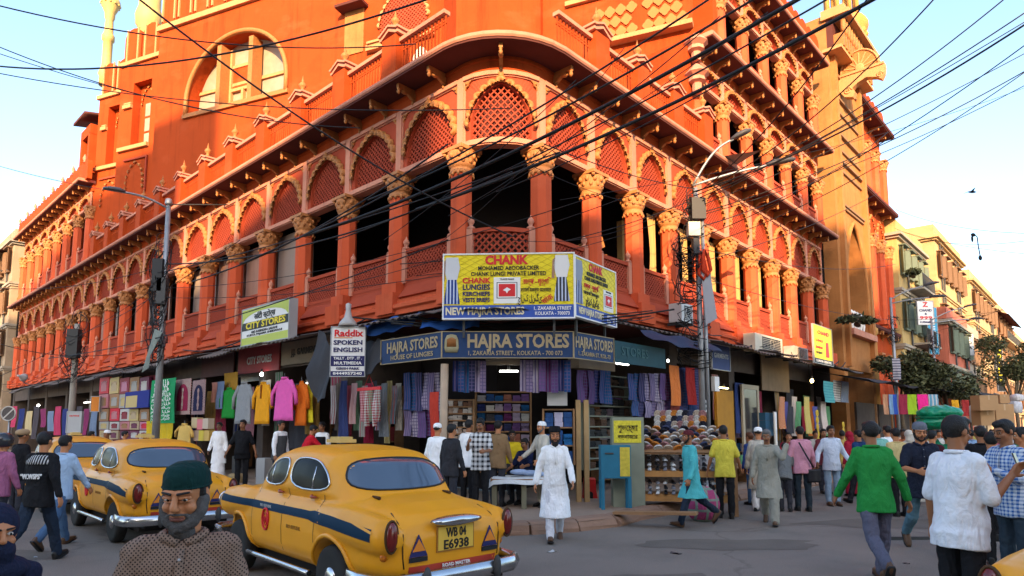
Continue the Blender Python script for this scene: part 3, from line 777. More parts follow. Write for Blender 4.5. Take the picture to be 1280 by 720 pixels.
b = MB(); b.sheet(lambda u, v: (-500 + 1000 * u, -300 + 1000 * v, 0), 20, 20, smooth=False)
tag(b.build('road', asphalt()), kind='structure')
pm_ = mat('asphalt_patch', (.14, .115, .092), .9, .25, 2., .6, 50, stain=.3); g7 = random.Random(4)
for x, y, rx, ry in ((1.6, 7.6, 1.3, .7), (-3.6, 6.1, .9, .6), (3.4, 10.2, 1.6, .5), (7.2, 12.4, 1.8, .7), (-7.5, 9.3, 1.2, .5), (2.2, 5.6, .8, .5), (9.5, 18, 2.5, .8)):
    b = MB(); n = 18; b.add([(x + rx * math.cos(a) * (1 + g7.uniform(-.25, .2)), y + ry * math.sin(a) * (1 + g7.uniform(-.25, .2)), .004) for a in np.linspace(0, 6.283, n + 1)[:-1]], [list(range(n))]); tag(b.build('road_patch', pm_), kind='structure')
M_PV = mat('dusty_pavement', (.30, .21, .15), .9, .25, 1.6, .5, 24, stain=.4)
M_KB = mat('kerb_stone', (.28, .165, .11), .9, .25, 2.5, .6, 12, stain=.5)
def off_path(ol, orr, sl=60, sr=110):
    pts = [P0 + dL * s + nL * ol for s in (sl, 40, 20, 10, 4)]
    for k in range(0, 11):
        a = R(-47.2 + 90 * k / 10); d = Vector((math.sin(a), -math.cos(a), 0)); o = ol + (orr - ol) * (k / 10) + .35 * math.sin(k / 10 * math.pi)
        pts.append(CC + d * (CR + o))
    return pts + [P1 + dR * s + nR * orr for s in (2, 5, 12, 40, sr)]
KO = off_path(3.7, 2.75)
inn = [P0 + dL * s - nL * 2.2 for s in (60, 40, 20, 10, 4)] + [CC + Vector((.1 * (k - 5), 1.0, 0)) for k in range(11)] + [P1 + dR * s - nR * 2.2 for s in (2, 5, 12, 40, 110)]
b = MB()
for k in range(len(KO) - 1): b.add([(q.x, q.y, .16) for q in (KO[k], KO[k + 1], inn[k + 1], inn[k])], [(0, 1, 2, 3)])
tag(b.build('pavement', M_PV), kind='structure')
# kerb stones one by one near the corner, joined further away
ln = 0; stones = []
def along(pts, step):
    acc = []; d = 0
    for a, c in zip(pts, pts[1:]):
        L_ = (c - a).length; t = 0
        while d + t < L_:
            acc.append((a.lerp(c, (d + t) / L_), (c - a).normalized())); t += step
        d = d + t - L_
    return acc
kerb = thing('kerb', 'worn brown kerb stones round the corner pavement', 'kerb', Matrix.Translation((0, 11, 0)))
KI = Matrix.Translation((0, -11, 0)); ks = []
for j in range(3):
    q = MB(); prof = [(-.34, 0), (.06, 0), (.05, .06), (.0, .15), (-.08, .19), (-.34, .19)]
    vs = []
    for x in (-.44, .44):
        for y, z in prof: vs.append((x, y + rnd.uniform(-.02, .02), z + (rnd.uniform(-.012, .012) if z > 0 else 0)))
    q.add(vs, [list(range(6)), list(range(11, 5, -1))] + [(i, 6 + i, 6 + (i + 1) % 6, (i + 1) % 6) for i in range(6)]); ks.append(q.mesh('kerb_stone', M_KB))
for i, (p, d) in enumerate(along(KO[2:-2], .92)):
    n_ = Vector((d.y, -d.x, 0)); o = link('kerb_stone', ks[i % 3], kerb, KI @ frame(p, -d, n_))

# ---------------------------------------------------------------- gate tower
gate = thing('gate_tower', 'tall yellow sandstone gate tower with pointed arch and round minaret shafts', 'tower', FR(25, 0, 0))
GI = FR(25).inverted()
def gp(mb, name, m, M): return link(name, mb.mesh(name, m), gate, GI @ M)

b = MB(); cv = arch_curve(1.75, 8.0, 12.2, 6.5, 20)
wall_with_hole(b, -2.75, 2.75, 4.6, 22.3, cv, 1.6)
b.add([(2.75, 0, 4.6), (2.75, -6, 4.6), (2.75, -6, 22.3), (2.75, 0, 22.3)], [(0, 1, 2, 3)]); b.add([(-2.75, 0, 4.6), (-2.75, -6, 4.6), (-2.75, -6, 22.3), (-2.75, 0, 22.3)], [(0, 1, 2, 3)])
b.span((2.75, -4, .15), (2.2, -.0, 4.6)); b.span((-2.75, -4, .15), (-2.2, -.0, 4.6))
FG = lambda y=0, z=0: FR(24.25, y, z)
gp(b, 'tower_wall', M_ST, FG(.5))
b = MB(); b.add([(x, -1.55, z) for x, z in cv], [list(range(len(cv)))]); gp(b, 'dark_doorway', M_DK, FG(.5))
b = MB(); b.tube([(x * 1.08, .04, z + .06) for x, z in cv], .12, 6); gp(b, 'arch_rib', M_ST, FG(.5))
for k, z in enumerate((12.6, 12.75, 14.5, 15.0, 15.6, 16.4, 17.6, 18.3, 19.6)):
    b = MB(); b.span((-1.9, 0, z), (1.9, .09 + .05 * (k % 2), z + .1)); gp(b, 'string_course', mat('dark_string_course', (.25, .14, .07), .85), FG(.5))
for x in (-2.15, 2.15):
    b = MB(); b.span((x - .18, 0, 4.7), (x + .18, .22, 21.2)); gp(b, 'tower_pilaster', M_ST, FG(.5))
b = MB(); b.span((-2.9, -.2, 20.3), (2.9, .7, 20.45)); b.span((-2.9, -.2, 22.0), (2.9, 1.1, 22.2)); b.span((-2.85, -.2, 22.2), (2.85, .9, 22.5)); gp(b, 'tower_cornice', M_CR, FG(.5))
b = MB(); b.span((-2.75, .0, 20.4), (2.75, .28, 22.0)); gp(b, 'dark_frieze', M_SF, FG(.5))
dm = MB(); dm.span((-.1, 0, 20.5), (.1, .75, 21.2)); dm.lathe([(.03, 21.15), (.14, 21.35), (.14, 21.7), (.1, 22)], 6, (0, .72, 0)); dmm = dm.mesh('cornice_bracket', M_GD)
for i in range(13): link('cornice_bracket', dmm, gate, GI @ FG(.5) @ Matrix.Translation((-2.5 + .416 * i, 0, 0)))
def shaft(s, y, r):
    b = MB(); b.lathe([(r * 1.15, .15), (r * 1.15, 1.2), (r, 1.4), (r * .98, 6.8), (r * 1.08, 6.9), (r * 1.08, 7.1), (r * .95, 7.2), (r * .9, 12.6), (r, 12.7), (r * .9, 12.9), (r * .86, 22.6), (r * .98, 22.8), (r * 1.0, 23.3), (r * 1.5, 24.3), (r * 1.6, 24.6), (r * 1.45, 24.9)], 16)
    for i in range(14):
        a = 2 * math.pi * i / 14; b.ball((r * 1.32 * math.cos(a), r * 1.32 * math.sin(a), 24.0), .2, 6, 4)
    for i in range(8):
        a = 2 * math.pi * i / 8; b.tube([(r * .95 * math.cos(a), r * .95 * math.sin(a), 24.9), (r * .95 * math.cos(a), r * .95 * math.sin(a), 27.6)], .13, 6)
    b.lathe([(r * 1.3, 27.6), (r * 1.5, 27.8), (r * .9, 28.4), (r * .4, 29.5), (.02, 30)], 12)
    gp(b, 'minaret_shaft', mat('yellow_shaft_plaster', (.52, .25, .06), .75, .15, 1.5, .2, 14, stain=.3, streak=.4), FR(s, y))  # plain yellow plaster of the minaret shaft
shaft(27.3, -.25, .85)
b = MB()
for i in range(7): b.lathe([(.11, 0), (.11, .1), (.06, .2), (.1, .45), (.06, .75), (.12, .85), (.1, 1.0), (.02, 1.1)], 8, (-1.5 + .5 * i, 0, 6.6))
gp(b, 'white_balustrade', M_WH, FG(.35)); b = MB(); b.span((-2.1, -.9, 6.25), (2.1, .35, 6.55)); b.span((-1.9, -.1, 7.3), (1.9, .1, 7.4)); gp(b, 'balcony_slab', M_TR, FG(.5))
CBM = FR(23.4, .45, 7.6) @ Matrix.Scale(.6, 4)
# clock bracket thrown out over the street
b = MB(); pr = [(0, 19.0), (.5, 18.3), (1.1, 18.1), (1.3, 18.5), (1.1, 18.9), (1.5, 19.2), (2.2, 19.45), (2.9, 19.2), (3.3, 18.9), (3.5, 19.3), (3.6, 19.9), (3.5, 20.3), (0, 20.3)]
vs = [(-.32, y, z) for y, z in pr] + [(.32, y, z) for y, z in pr]; n = len(pr); b.add(vs, [list(range(n)), list(range(2 * n - 1, n - 1, -1))] + [(i, n + i, n + (i + 1) % n, (i + 1) % n) for i in range(n)])
b.span((-.42, 0, 20.1), (.42, 3.55, 20.3))
for y, z, r in ((.75, 18.75, .34), (3.2, 19.3, .26)):
    for sx in (-.34, .34): b.tube([(sx, y + r * (1 - t / 14) * math.cos(t * .9), z + r * (1 - t / 14) * math.sin(t * .9)) for t in range(12)], .06, 6)
gp(b, 'clock_bracket', M_CR, CBM)
b = MB(); pr = [(1.5 * math.cos(a) + 1.7, 20.3 + 1.75 * math.sin(a)) for a in np.linspace(0, math.pi, 15)]
vs = [(-.25, y, z) for y, z in pr] + [(.25, y, z) for y, z in pr]; n = len(pr); b.add(vs, [list(range(n)), list(range(2 * n - 1, n - 1, -1))] + [(i, n + i, n + (i + 1) % n, (i + 1) % n) for i in range(n)])
gp(b, 'clock_case', M_ST, CBM)
b = MB()
for sx in (-.27, .27):
    b.tube([(sx, 1.7 + 1.45 * math.cos(a), 20.35 + 1.68 * math.sin(a)) for a in np.linspace(0, math.pi, 15)], .08, 6)
    for a in np.linspace(.2, math.pi - .2, 7): b.bar((sx, 1.7 + .35 * math.cos(a), 20.45 + .4 * math.sin(a)), (sx, 1.7 + 1.2 * math.cos(a), 20.45 + 1.35 * math.sin(a)), .1, .05, up=(1, 0, 0))
    b.ball((sx, 1.7, 20.5), (.06, .4, .4), 10, 6)
gp(b, 'clock_rosette', M_CR, CBM)

# ---------------------------------------------------------------- red wing past the gate
wing = thing('mosque_wing', 'narrow orange and red wing beyond the sandstone gate tower', 'building', FR(31.6, -.4))
WI = FR(31.6, -.4).inverted()
def wp(mb, name, m, M=FR(31.6, -.4)): return link(name, mb.mesh(name, m), wing, WI @ M)
b = MB(); b.span((-3.4, -6, .15), (3.4, 0, 20.6)); wp(b, 'wall', M_OR)
for z, ov in ((7.4, .5), (15.2, .75), (20.5, .8)):
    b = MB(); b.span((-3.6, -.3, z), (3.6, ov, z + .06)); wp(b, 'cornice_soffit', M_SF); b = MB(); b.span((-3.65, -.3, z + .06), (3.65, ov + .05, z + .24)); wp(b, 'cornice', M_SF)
    for x in (-2.6, -.9, .9, 2.6): link('cornice_bracket', BRK, wing, Matrix.Translation((x, .02, z)))
cmw, kmw = make_column(8.0, 12.6, 13.2, .3); cmx, kmx = make_column(15.6, 18.4, 18.9, .3); cmy, kmy = make_column(.2, 5.6, 6.1, .3)
for x in (-2.9, -.95, .95, 2.9):
    for cmm, kmm in ((cmw, kmw), (cmx, kmx), (cmy, kmy)):
        c = link('column', cmm, wing, Matrix.Translation((x, .15, 0))); link('capital', kmm, c)
for x in (-1.92, 0, 1.92):
    for z0, z1 in ((8.6, 12.4), (15.9, 18.2)):
        b = MB(); b.span((x - .5, -.05, z0), (x + .5, .02, z1)); wp(b, 'recessed_window', M_JL)
    b = MB(); cv2 = arch_curve(.6, 13.6, 14.6, 13.3, 10); scallops(b, [(x + p, z) for p, z in cv2], 9, .13, .02); wp(b, 'arch_moulding', M_GD)
for i in range(7): link('merlon', merlon_mesh(.85, 1.5, .15, M_OR) if i == 0 else bpy.data.meshes['merlon_w'], wing, Matrix.Translation((-2.9 + .97 * i, .2, 20.7))) if i else setattr(link('merlon', merlon_mesh(.85, 1.5, .15, M_OR), wing, Matrix.Translation((-2.9, .2, 20.7))).data, 'name', 'merlon_w')

# ---------------------------------------------------------------- other buildings
def plaster(name, c): return mat(name, c, .88, .18, 1.2, .35, 10, stain=.45, streak=.6)
M_SHUT = mat('green_grey_shutter', (.12, .15, .11), .8, .2, 4)
M_SHB = mat('brown_shutter', (.16, .09, .05), .8, .2, 4)
M_PANE = mat('dark_window_glass', (.03, .03, .035), .12, .1, 2, spec=.6)
def window_meshes(wd, ht, shut):
    f = MB()
    for x in (-wd / 2, wd / 2): f.span((x - .06, -.02, 0), (x + .06, .1, ht))
    f.span((-wd / 2 - .06, -.02, ht - .06), (wd / 2 + .06, .12, ht + .06)); f.span((-wd / 2 - .12, -.02, -.1), (wd / 2 + .12, .2, 0)); f.span((-.03, .0, 0), (.03, .06, ht)); f.span((-wd / 2, 0, ht * .6), (wd / 2, .06, ht * .6 + .06))
    f.span((-wd / 2 - .2, -.02, ht + .12), (wd / 2 + .2, .4, ht + .2))
    p = MB(); p.span((-wd / 2, -.04, 0), (wd / 2, .012, ht))
    s = [MB(), MB()]
    for sg in (-1, 1):
        s[sg > 0].bar((sg * (wd / 2 + .06), .12, ht / 2), (sg * (wd / 2 + .45), .32, ht / 2), .04, ht * .98, up=(0, 0, 1))
    return f.mesh('window_frame', shut), p.mesh('pane', M_PANE), [q.mesh('shutter', shut) for q in s]
WMS = {}
def street_building(name, label, F, s0, s1, y, depth, h, wallm, trim, floors, shut, bays, balc=0, z0=.15, endwin=True, roof=True, group=None):
    t = thing(name, label, 'building', F((s0 + s1) / 2, y), group); I = F((s0 + s1) / 2, y).inverted(); W = s1 - s0
    key = (round(W / bays, 1), shut.name)
    if key not in WMS: WMS[key] = window_meshes(min(1.1, W / bays * .45), 1.7, shut)
    wf, wp_, wsx = WMS[key]
    b = MB(); b.span((-W / 2, -depth, z0), (W / 2, 0, h)); link('wall', b.mesh('wall', wallm), t)
    fh = h / floors
    for k in range(1, floors + 1):
        b = MB(); e = .35 if k == floors else .18
        b.span((-W / 2 - e, -depth - .01, k * fh - .3), (W / 2 + e, e, k * fh - .12)); b.span((-W / 2 - e * .5, -depth - .005, k * fh - .45), (W / 2 + e * .5, e * .5, k * fh - .3)); link('cornice', b.mesh('cornice', trim), t)
        for i in range(bays):
            x = -W / 2 + W * (i + .5) / bays; z = (k - 1) * fh + fh * .25
            if k > 1 or floors < 3:
                o = link('window', wf, t, Matrix.Translation((x, 0, z))); link('pane', wp_, o); [link('shutter', q_, o) for q_ in wsx]
        if endwin and k > 1:
            for q in ((-1, 1) if depth > 5 else (-1,)):
                o = link('window', wf, t, frame(Vector((q * W / 2, -2.2, (k - 1) * fh + fh * .25)), Vector((0, -q, 0)), Vector((q, 0, 0)))); link('pane', wp_, o); [link('shutter', q_, o) for q_ in wsx]
        if balc and k in range(2, floors + 1) and rnd.random() < balc:
            b = MB(); bw = W * rnd.uniform(.4, .9) / 2; xo = rnd.uniform(-.1, .1) * W; z = (k - 1) * fh
            b.span((xo - bw, -.05, z), (xo + bw, 1.0, z + .14)); B_ = link('balcony', b.mesh('balcony', trim), t)
            g = MB(); g.span((xo - bw, .93, z + 1.0), (xo + bw, .98, z + 1.06))
            for x in np.arange(xo - bw, xo + bw, .16): g.span((x, .94, z + .14), (x + .03, .97, z + 1.0))
            g.span((xo - bw, 0, z + 1.0), (xo - bw + .04, .95, z + 1.05)); link('balcony_railing', g.mesh('balcony_railing', M_BK2), B_)
            if rnd.random() < .6: continue
            a = MB(); a.add([(xo - bw - .2, -.02, z + fh * .88), (xo + bw + .2, -.02, z + fh * .88), (xo + bw + .2, 1.2, z + fh * .74), (xo - bw - .2, 1.2, z + fh * .74)], [(0, 1, 2, 3)]); a.add([(xo - bw - .2, -.02, z + fh * .88 - .05), (xo + bw + .2, -.02, z + fh * .88 - .05), (xo + bw + .2, 1.2, z + fh * .74 - .05), (xo - bw - .2, 1.2, z + fh * .74 - .05)], [(0, 1, 2, 3)])
            link('awning', a.mesh('awning', M_SF), t)
    if roof:
        b = MB(); b.span((-W / 2, -.2, h), (W / 2, 0, h + .8)); b.span((-W / 2, -depth, h), (-W / 2 + .2, -.2, h + .8)); b.span((W / 2 - .2, -depth, h), (W / 2, -.2, h + .8)); b.span((-W / 2, -depth, h), (W / 2, -depth + .2, h + .8)); link('roof_parapet', b.mesh('roof_parapet', wallm), t)
    for i in range(int(W / 2.5)):          # drain pipes and small clutter
        x = rnd.uniform(-W / 2 + .2, W / 2 - .2); b = MB(); b.tube([(x, .1, .3), (x, .1, h - .5)], .06, 6); link('drain_pipe', b.mesh('drain_pipe', M_BK2), t)
    return t
M_BK2 = mat('dark_painted_iron', (.05, .05, .05), .6, .2, 5)
Y1, Y2 = plaster('yellow_plaster', (.48, .33, .13)), plaster('ochre_plaster', (.46, .31, .15))
Y3, Y4 = plaster('faded_buff_plaster', (.44, .31, .17)), plaster('pale_grey_plaster', (.34, .29, .23))
PK = plaster('red_brown_plaster', (.45, .13, .08))
street_building('yellow_house', 'yellow balconied house with green shutters right beside the red wing', FR, 35.2, 43.2, .2, 9, 14.4, Y1, Y4, 4, M_SHUT, 4, .9)
street_building('ochre_house', 'tall ochre house showing its bare end wall above the yellow one', FR, 45.5, 57.5, .6, 12, 16.4, Y2, Y2, 4, M_SHB, 5, .4)
street_building('red_shop_house', 'low red and blue shop house below the tall ochre house', FR, 41.8, 50.5, 1.6, 3.0, 9.4, PK, Y4, 3, M_SHUT, 4, .5, endwin=False)
street_building('grey_house', 'pale grey weathered house front beyond the red shop house', FR, 50.8, 58, 1.4, 4, 9.4, Y4, Y4, 3, M_SHB, 4, .4, endwin=False)
street_building('buff_house', 'faded buff house with long cornice further down the street', FR, 58.5, 74, 1.0, 12, 15.2, Y3, Y2, 4, M_SHB, 6, .5)
street_building('brick_house', 'distant brownish house with dark eaves before the end of the street', FR, 75, 90, 1.0, 12, 14.8, plaster('brown_plaster', (.50, .26, .15)), Y3, 4, M_SHB, 5, .6)
street_building('end_house', 'farthest pale orange house at the end of the street', FR, 91, 125, .8, 12, 13.6, plaster('peach_plaster', (.58, .33, .18)), Y3, 4, M_SHB, 8, .6)
street_building('apartment_block', 'grey and tan apartment block with enclosed balconies at the left edge', FL, 50.6, 66, .4, 12, 16.4, plaster('tan_plaster', (.34, .25, .17)), Y4, 5, M_SHB, 6, .95)
street_building('pale_block', 'pale whitewashed wall block on the far left behind the cables', FL, 55, 64, 3.0, 3, 8.6, plaster('whitewash', (.36, .34, .31)), Y4, 3, M_SHB, 3, 0, endwin=False)
# unseen houses behind the viewer, height and distance shaped for shadow and sky light
for k, (x0, x1, h) in enumerate(((-46, -14, 34.4), (-14.02, -2.0, 23.2), (-2.02, 4.78, 19.0), (4.75, 12.27, 18.9), (12.25, 21.52, 28.6), (21.5, 46, 33.0))):
    t = thing('unseen_shade_house', ('unseen tall pale house behind the viewer, shaped for the shade', 'unseen grey house behind the viewer, shaped for the shade', 'unseen buff house behind the viewer, shaped for the shade', 'unseen ochre house behind the viewer, shaped for the shade', 'unseen yellow house behind the viewer, shaped for the shade', 'unseen long brown house behind the viewer, shaped for the shade')[k], 'building', Matrix.Translation(((x0 + x1) / 2, -50, 0)))
    b = MB(); b.span((-(x1 - x0) / 2, -8, 0), ((x1 - x0) / 2, 0, h + 13.82)); link('wall', b.mesh('wall', (Y4, Y4, Y3, Y2, Y1, Y3)[k]), t)
    wf, wp_, wsx = list(WMS.values())[0]
    for i in range(int((x1 - x0) / 3)):
        for j in range(int(h / 4) + 3):
            o = link('window', wf, t, frame(Vector((-(x1 - x0) / 2 + 1.5 + 3 * i, 0, 1.4 + 4 * j)), Vector((-1, 0, 0)), Vector((0, 1, 0)))); link('pane', wp_, o)
# ================================================================= shops, signs, goods
def PLN(F, off):
    if F == 'L': return P0 + nL * off, nL, dL, P0 + nL * off, FL
    if F == 'R': return P1 + nR * off, nR, dR, P1 + nR * off, FR
    return Vector((0, off, 0)), Vector((0, -1, 0)), Vector((-1, 0, 0)), Vector((0, off, 0)), (lambda s, y=0, z=0: frame(Vector((-s, off - y, z)), Vector((-1, 0, 0)), Vector((0, -1, 0))))
def rect(F, off, x0, y0, x1, y1):
    """photo rectangle -> (matrix at its middle on that plane, width, z bottom, z top)"""
    p, n, d, o, FF = PLN(F, off); ym, xm = (y0 + y1) / 2, (x0 + x1) / 2
    sa = (onplane(x0, ym, p, n) - o).dot(d); sb = (onplane(x1, ym, p, n) - o).dot(d)
    zt = onplane(xm, y0, p, n).z; zb = onplane(xm, y1, p, n).z
    M = FF((sa + sb) / 2, off, 0) if F != 'C' else FF((sa + sb) / 2)
    return M, abs(sa - sb), zb, zt
TXB = Matrix(((-1, 0, 0, 0), (0, 0, 1, 0), (0, 1, 0, 0), (0, 0, 0, 1)))
TXC = {}
def lettering(parent, txt, size, x, z, y, m, width=None, bold=0.0, ext=.004, rot=0, name='lettering', tilt=0):
    key = (txt, bold, ext, m.name)
    if key not in TXC:
        c = bpy.data.curves.new('lettering', 'FONT'); c.body = txt; c.align_x = 'CENTER'; c.align_y = 'CENTER'; c.extrude = .02; c.offset = bold * 1.5; c.resolution_u = 2
        o = bpy.data.objects.new('lettering', c); me = bpy.data.meshes.new_from_object(o); bpy.data.objects.remove(o); me.materials.clear(); me.materials.append(m); me.name = 'lettering'; TXC[key] = me
    me = TXC[key]; xs = [v.co.x for v in me.vertices]; W_ = (max(xs) - min(xs)) if xs else 1
    sx = size if width is None else width / W_
    M = Matrix.Translation((x, y, z)) @ TXB @ Matrix.Rotation(tilt, 4, 'Z') @ Matrix.Diagonal((sx, size, ext / .02, 1))
    return link(name, me, parent, M)
def board(name, label, cat, M, w_, zb, zt, m, frm=None, th=.05, fw=.04, group=None):
    """M has z at 0; builds board face with frame, local origin at its bottom centre"""
    t = thing(name, label, cat, M @ Matrix.Translation((0, 0, zb)), group); h = zt - zb
    b = MB(); b.span((-w_ / 2, -th, 0), (w_ / 2, 0, h)); link('panel', b.mesh('panel', m), t)
    if frm:
        f = MB(); f.span((-w_ / 2 - fw, -th, -fw), (w_ / 2 + fw, .02, 0)); f.span((-w_ / 2 - fw, -th, h), (w_ / 2 + fw, .02, h + fw))
        f.span((-w_ / 2 - fw, -th, 0), (-w_ / 2, .02, h)); f.span((w_ / 2, -th, 0), (w_ / 2 + fw, .02, h)); link('board_frame', f.mesh('board_frame', frm), t)
    return t, h
def plate(parent, x0, z0, x1, z1, m, y=.004, name='colour_panel', y0=-.002):
    b = MB(); b.span((x0, y0, z0), (x1, y, z1)); return link(name, b.mesh(name, m), parent)
S_YE = flat('sign_yellow', (.78, .62, .02)); S_RE = flat('sign_red', (.62, .02, .025)); S_BL = flat('sign_blue', (.03, .08, .36)); S_NA = flat('sign_navy', (.02, .02, .10))
S_WH = flat('sign_white', (.75, .74, .72)); S_BK = flat('sign_black', (.015, .015, .015)); S_OR = flat('sign_orange', (.7, .22, .02)); S_GN = flat('sign_green', (.10, .26, .02)); S_LG = flat('sign_lime', (.45, .52, .08))
S_CR = flat('sign_cream', (.70, .62, .42)); S_GY = flat('sign_grey', (.35, .36, .37))
S_HB = mat('painted_blue_board', (.008, .034, .11), .55, .25, 4., stain=.4); S_HG = mat('faded_gold_letters', (.36, .28, .16), .6, .2, 6.)
S_HT = mat('painted_teal_board', (.006, .05, .065), .6, .25, 4., stain=.4)

# ---- ground floor of the mosque: recessed shops with piers
b = MB()
inL2 = [P0 + dL * 50 - nL * .05, P0 + dL * 50 - nL * 2.6, P0 + dL * 1.2 - nL * 2.6]; inR2 = [P1 + dR * 1.2 - nR * 2.6, P1 + dR * 21.2 - nR * 2.6, P1 + dR * 21.2 - nR * .05]
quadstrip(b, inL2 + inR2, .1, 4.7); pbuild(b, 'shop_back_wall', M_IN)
b = MB(); cl = [P0 + dL * 50 + nL * .3, P0 + nL * .3, CC + Vector((0, -CR, 0)), P1 + nR * .3, P1 + dR * 21.2 + nR * .3]; ml_ = [P0 + dL * 50 - nL * 3, P0 + dL * 1.4 - nL * 3, Vector((-.26, 18.6, 0)), P1 + dR * 1.4 - nR * 3, P1 + dR * 21.2 - nR * 3]
for k in range(4): b.add([(q.x, q.y, 4.6) for q in (cl[k], cl[k + 1], ml_[k + 1], ml_[k])], [(0, 1, 2, 3)])
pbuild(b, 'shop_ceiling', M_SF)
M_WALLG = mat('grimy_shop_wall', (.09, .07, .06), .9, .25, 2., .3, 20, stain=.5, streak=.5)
sp1 = MB(); sp1.span((-.22, -2.6, .15), (.22, .02, 4.62)); spm1 = sp1.mesh('shop_pier', M_WALLG)
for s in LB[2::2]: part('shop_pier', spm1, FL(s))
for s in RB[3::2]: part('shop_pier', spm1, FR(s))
# shop name boards above the openings on the left, plain dark fascias
for i in range(2, len(LB) - 1, 2):
    fb = MB(); fb.span((-2.15, -.1, 3.7), (2.15, .0, 4.55)); part('shop_fascia', fb.mesh('shop_fascia', M_WALLG), FL(LB[i] + 2.43))
for i in range(3, len(RB) - 2, 2):
    fb = MB(); fb.span((-1.8, -.1, 3.75), (1.8, .0, 4.55)); part('shop_fascia', fb.mesh('shop_fascia', M_WALLG), FR(RB[i] + 2.04))
# ---- tin awnings
M_TIN = mat('rusty_corrugated_tin', (.17, .14, .12), .75, .35, 2.5, .3, 12, metal=.3, stain=.5)
M_TARP = mat('blue_tarpaulin', (.015, .07, .26), .7, .25, 2., .4, 8, stain=.3)
M_TARPD = mat('dark_tarpaulin', (.035, .035, .04), .7, .3, 2., .4, 8)
def awning(label, M, w_, y0, z0, y1, z1, m, corr=.018, group='tin awnings over the shops', n=None):
    b = MB(); n = n or int(w_ / .06)
    def fn(u, v):
        return ((u - .5) * w_, y0 + (y1 - y0) * v, z0 + (z1 - z0) * v + corr * math.sin(u * n * math.pi * .5) - .06 * math.sin(u * math.pi) * v)
    b.sheet(fn, n, 3); b.sheet(lambda u, v: tuple(Vector(fn(u, v)) - Vector((0, 0, .02))), n, 3)
    return tag(link('awning', b.mesh('awning', m), None, M), label, 'awning', group)
for i in range(3, 19, 1):
    awning('tin awning below the left facade ledge, number %d counted from the corner' % (i - 2), FL((LB[i] + LB[i - 1]) / 2 + rnd.uniform(-.1, .1)), 2.5, .25, 4.55 + rnd.uniform(-.06, .06), 1.25 + rnd.uniform(-.2, .2), 4.2 + rnd.uniform(-.12, .1), M_TIN)
for i in range(4, 11):
    awning('tin awning below the right facade ledge, number %d counted from the corner' % (i - 3), FR((RB[i] + RB[i - 1]) / 2), 2.1, .25, 4.55 + rnd.uniform(-.05, .05), 1.6, 4.25 + rnd.uniform(-.08, .08), M_TIN)
b = MB(); pth = facade_path(2.6, 0, 0, 6.2); rings = []
for k, v in enumerate(np.linspace(0, 1, 4)):
    pass
dense = []
for (p, n_), (q, n2) in zip(pth, pth[1:]):
    L_ = max(2, int((q - p).length / .06))
    for j in range(L_): dense.append((p.lerp(q, j / L_), n_.lerp(n2, j / L_).normalized()))
vs = []; nd = len(dense)
for v in range(4):
    for k, (p, n_) in enumerate(dense): vs.append(p + n_ * (.2 + 1.1 * v / 3) + Vector((0, 0, 4.58 - .32 * v / 3 + .02 * math.sin(k * 1.57))))
b.add(vs, [(v * nd + k, v * nd + k + 1, (v + 1) * nd + k + 1, (v + 1) * nd + k) for v in range(3) for k in range(nd - 1)], 0, True)
vs = [q - Vector((0, 0, .02)) for q in vs]; b.add(vs, [(v * nd + k, v * nd + k + 1, (v + 1) * nd + k + 1, (v + 1) * nd + k) for v in range(3) for k in range(nd - 1)], 0, True)
tag(b.build('awning', M_TIN), 'long corrugated tin awning wrapped round the corner shop', 'awning')
def tarp(label, F, off, x0, y0, x1, y1, m, sag=.12, dz=0.0):
    M, w_, zb, zt = rect(F, off, x0, y0, x1, y1); b = MB()
    fn = lambda u, v: ((u - .5) * w_, .35 * (1 - v) + .05 * math.sin(u * 9 + v * 4), zb + (zt - zb) * v - sag * math.sin(u * math.pi) * (1 - v) + dz * (u - .5) + .03 * math.sin(u * 17))
    b.sheet(fn, 18, 6); b.sheet(lambda u, v: tuple(Vector(fn(u, v)) - Vector((0, .012, 0))), 18, 6)
    return tag(link('tarpaulin', b.mesh('tarpaulin', m), None, M), label, 'tarpaulin')
tarp('blue tarpaulin sheet hung over the tin awning left of the billboard', 'L', .7, 457, 397, 530, 416, M_TARP, .05)
tarp('small blue tarpaulin fold just under the left end of the billboard', 'C', 14.3, 528, 398, 600, 412, M_TARP, .04)
tarp('dark blue tarpaulin edge over the awning at the right of the corner shop', 'R', 1.35, 800, 420, 888, 433, mat('dim_blue_tarp', (.02, .03, .07), .7, .3, 2.), .06)
tarp('black tarpaulin hanging in a triangle behind the spoken english board', 'L', 1.0, 398, 428, 422, 480, M_TARPD, .4, .8)
tarp('dark tarpaulin drooping beside the blue shop board', 'L', .8, 455, 425, 492, 455, M_TARPD, .3)

# ---- corner shop name board in three pieces
Mc, wc, zb, zt = rect('C', 13.72, 553, 415, 716, 447)
t, h = board('shop_sign', 'long blue HAJRA STORES board with gold letters over the corner shop', 'sign', Mc, wc, zb, zt, S_HB, S_HG, fw=.015)
lettering(t, 'HAJRA STORES', .40, -.22, h * .62, .012, S_HG, wc * .78, .02); lettering(t, '1, ZAKARIA STREET., KOLKATA - 700 073', .13, -.16, h * .17, .012, S_HG, wc * .72, .008)
e = MB(); e.lathe([(.13, 0), (.16, .1), (.145, .28), (.1, .37), (.02, .39)], 12, (wc * .43, .008, h * .2), sy=.06); em_ = link('painted_emblem', e.mesh('painted_emblem', mat('dull_cream_emblem', (.30, .27, .16), .6, .3, 9.)), t); e = MB(); e.lathe([(.1, 0), (.1, .16), (.02, .2)], 12, (wc * .43, .016, h * .42), sy=.06); link('emblem_print', e.mesh('emblem_print', mat('dull_orange_emblem', (.28, .11, .03), .6, .3, 12.)), em_)
end = Mc @ Vector((wc / 2, 0, 0)); fl = frame(end, dL, nL)
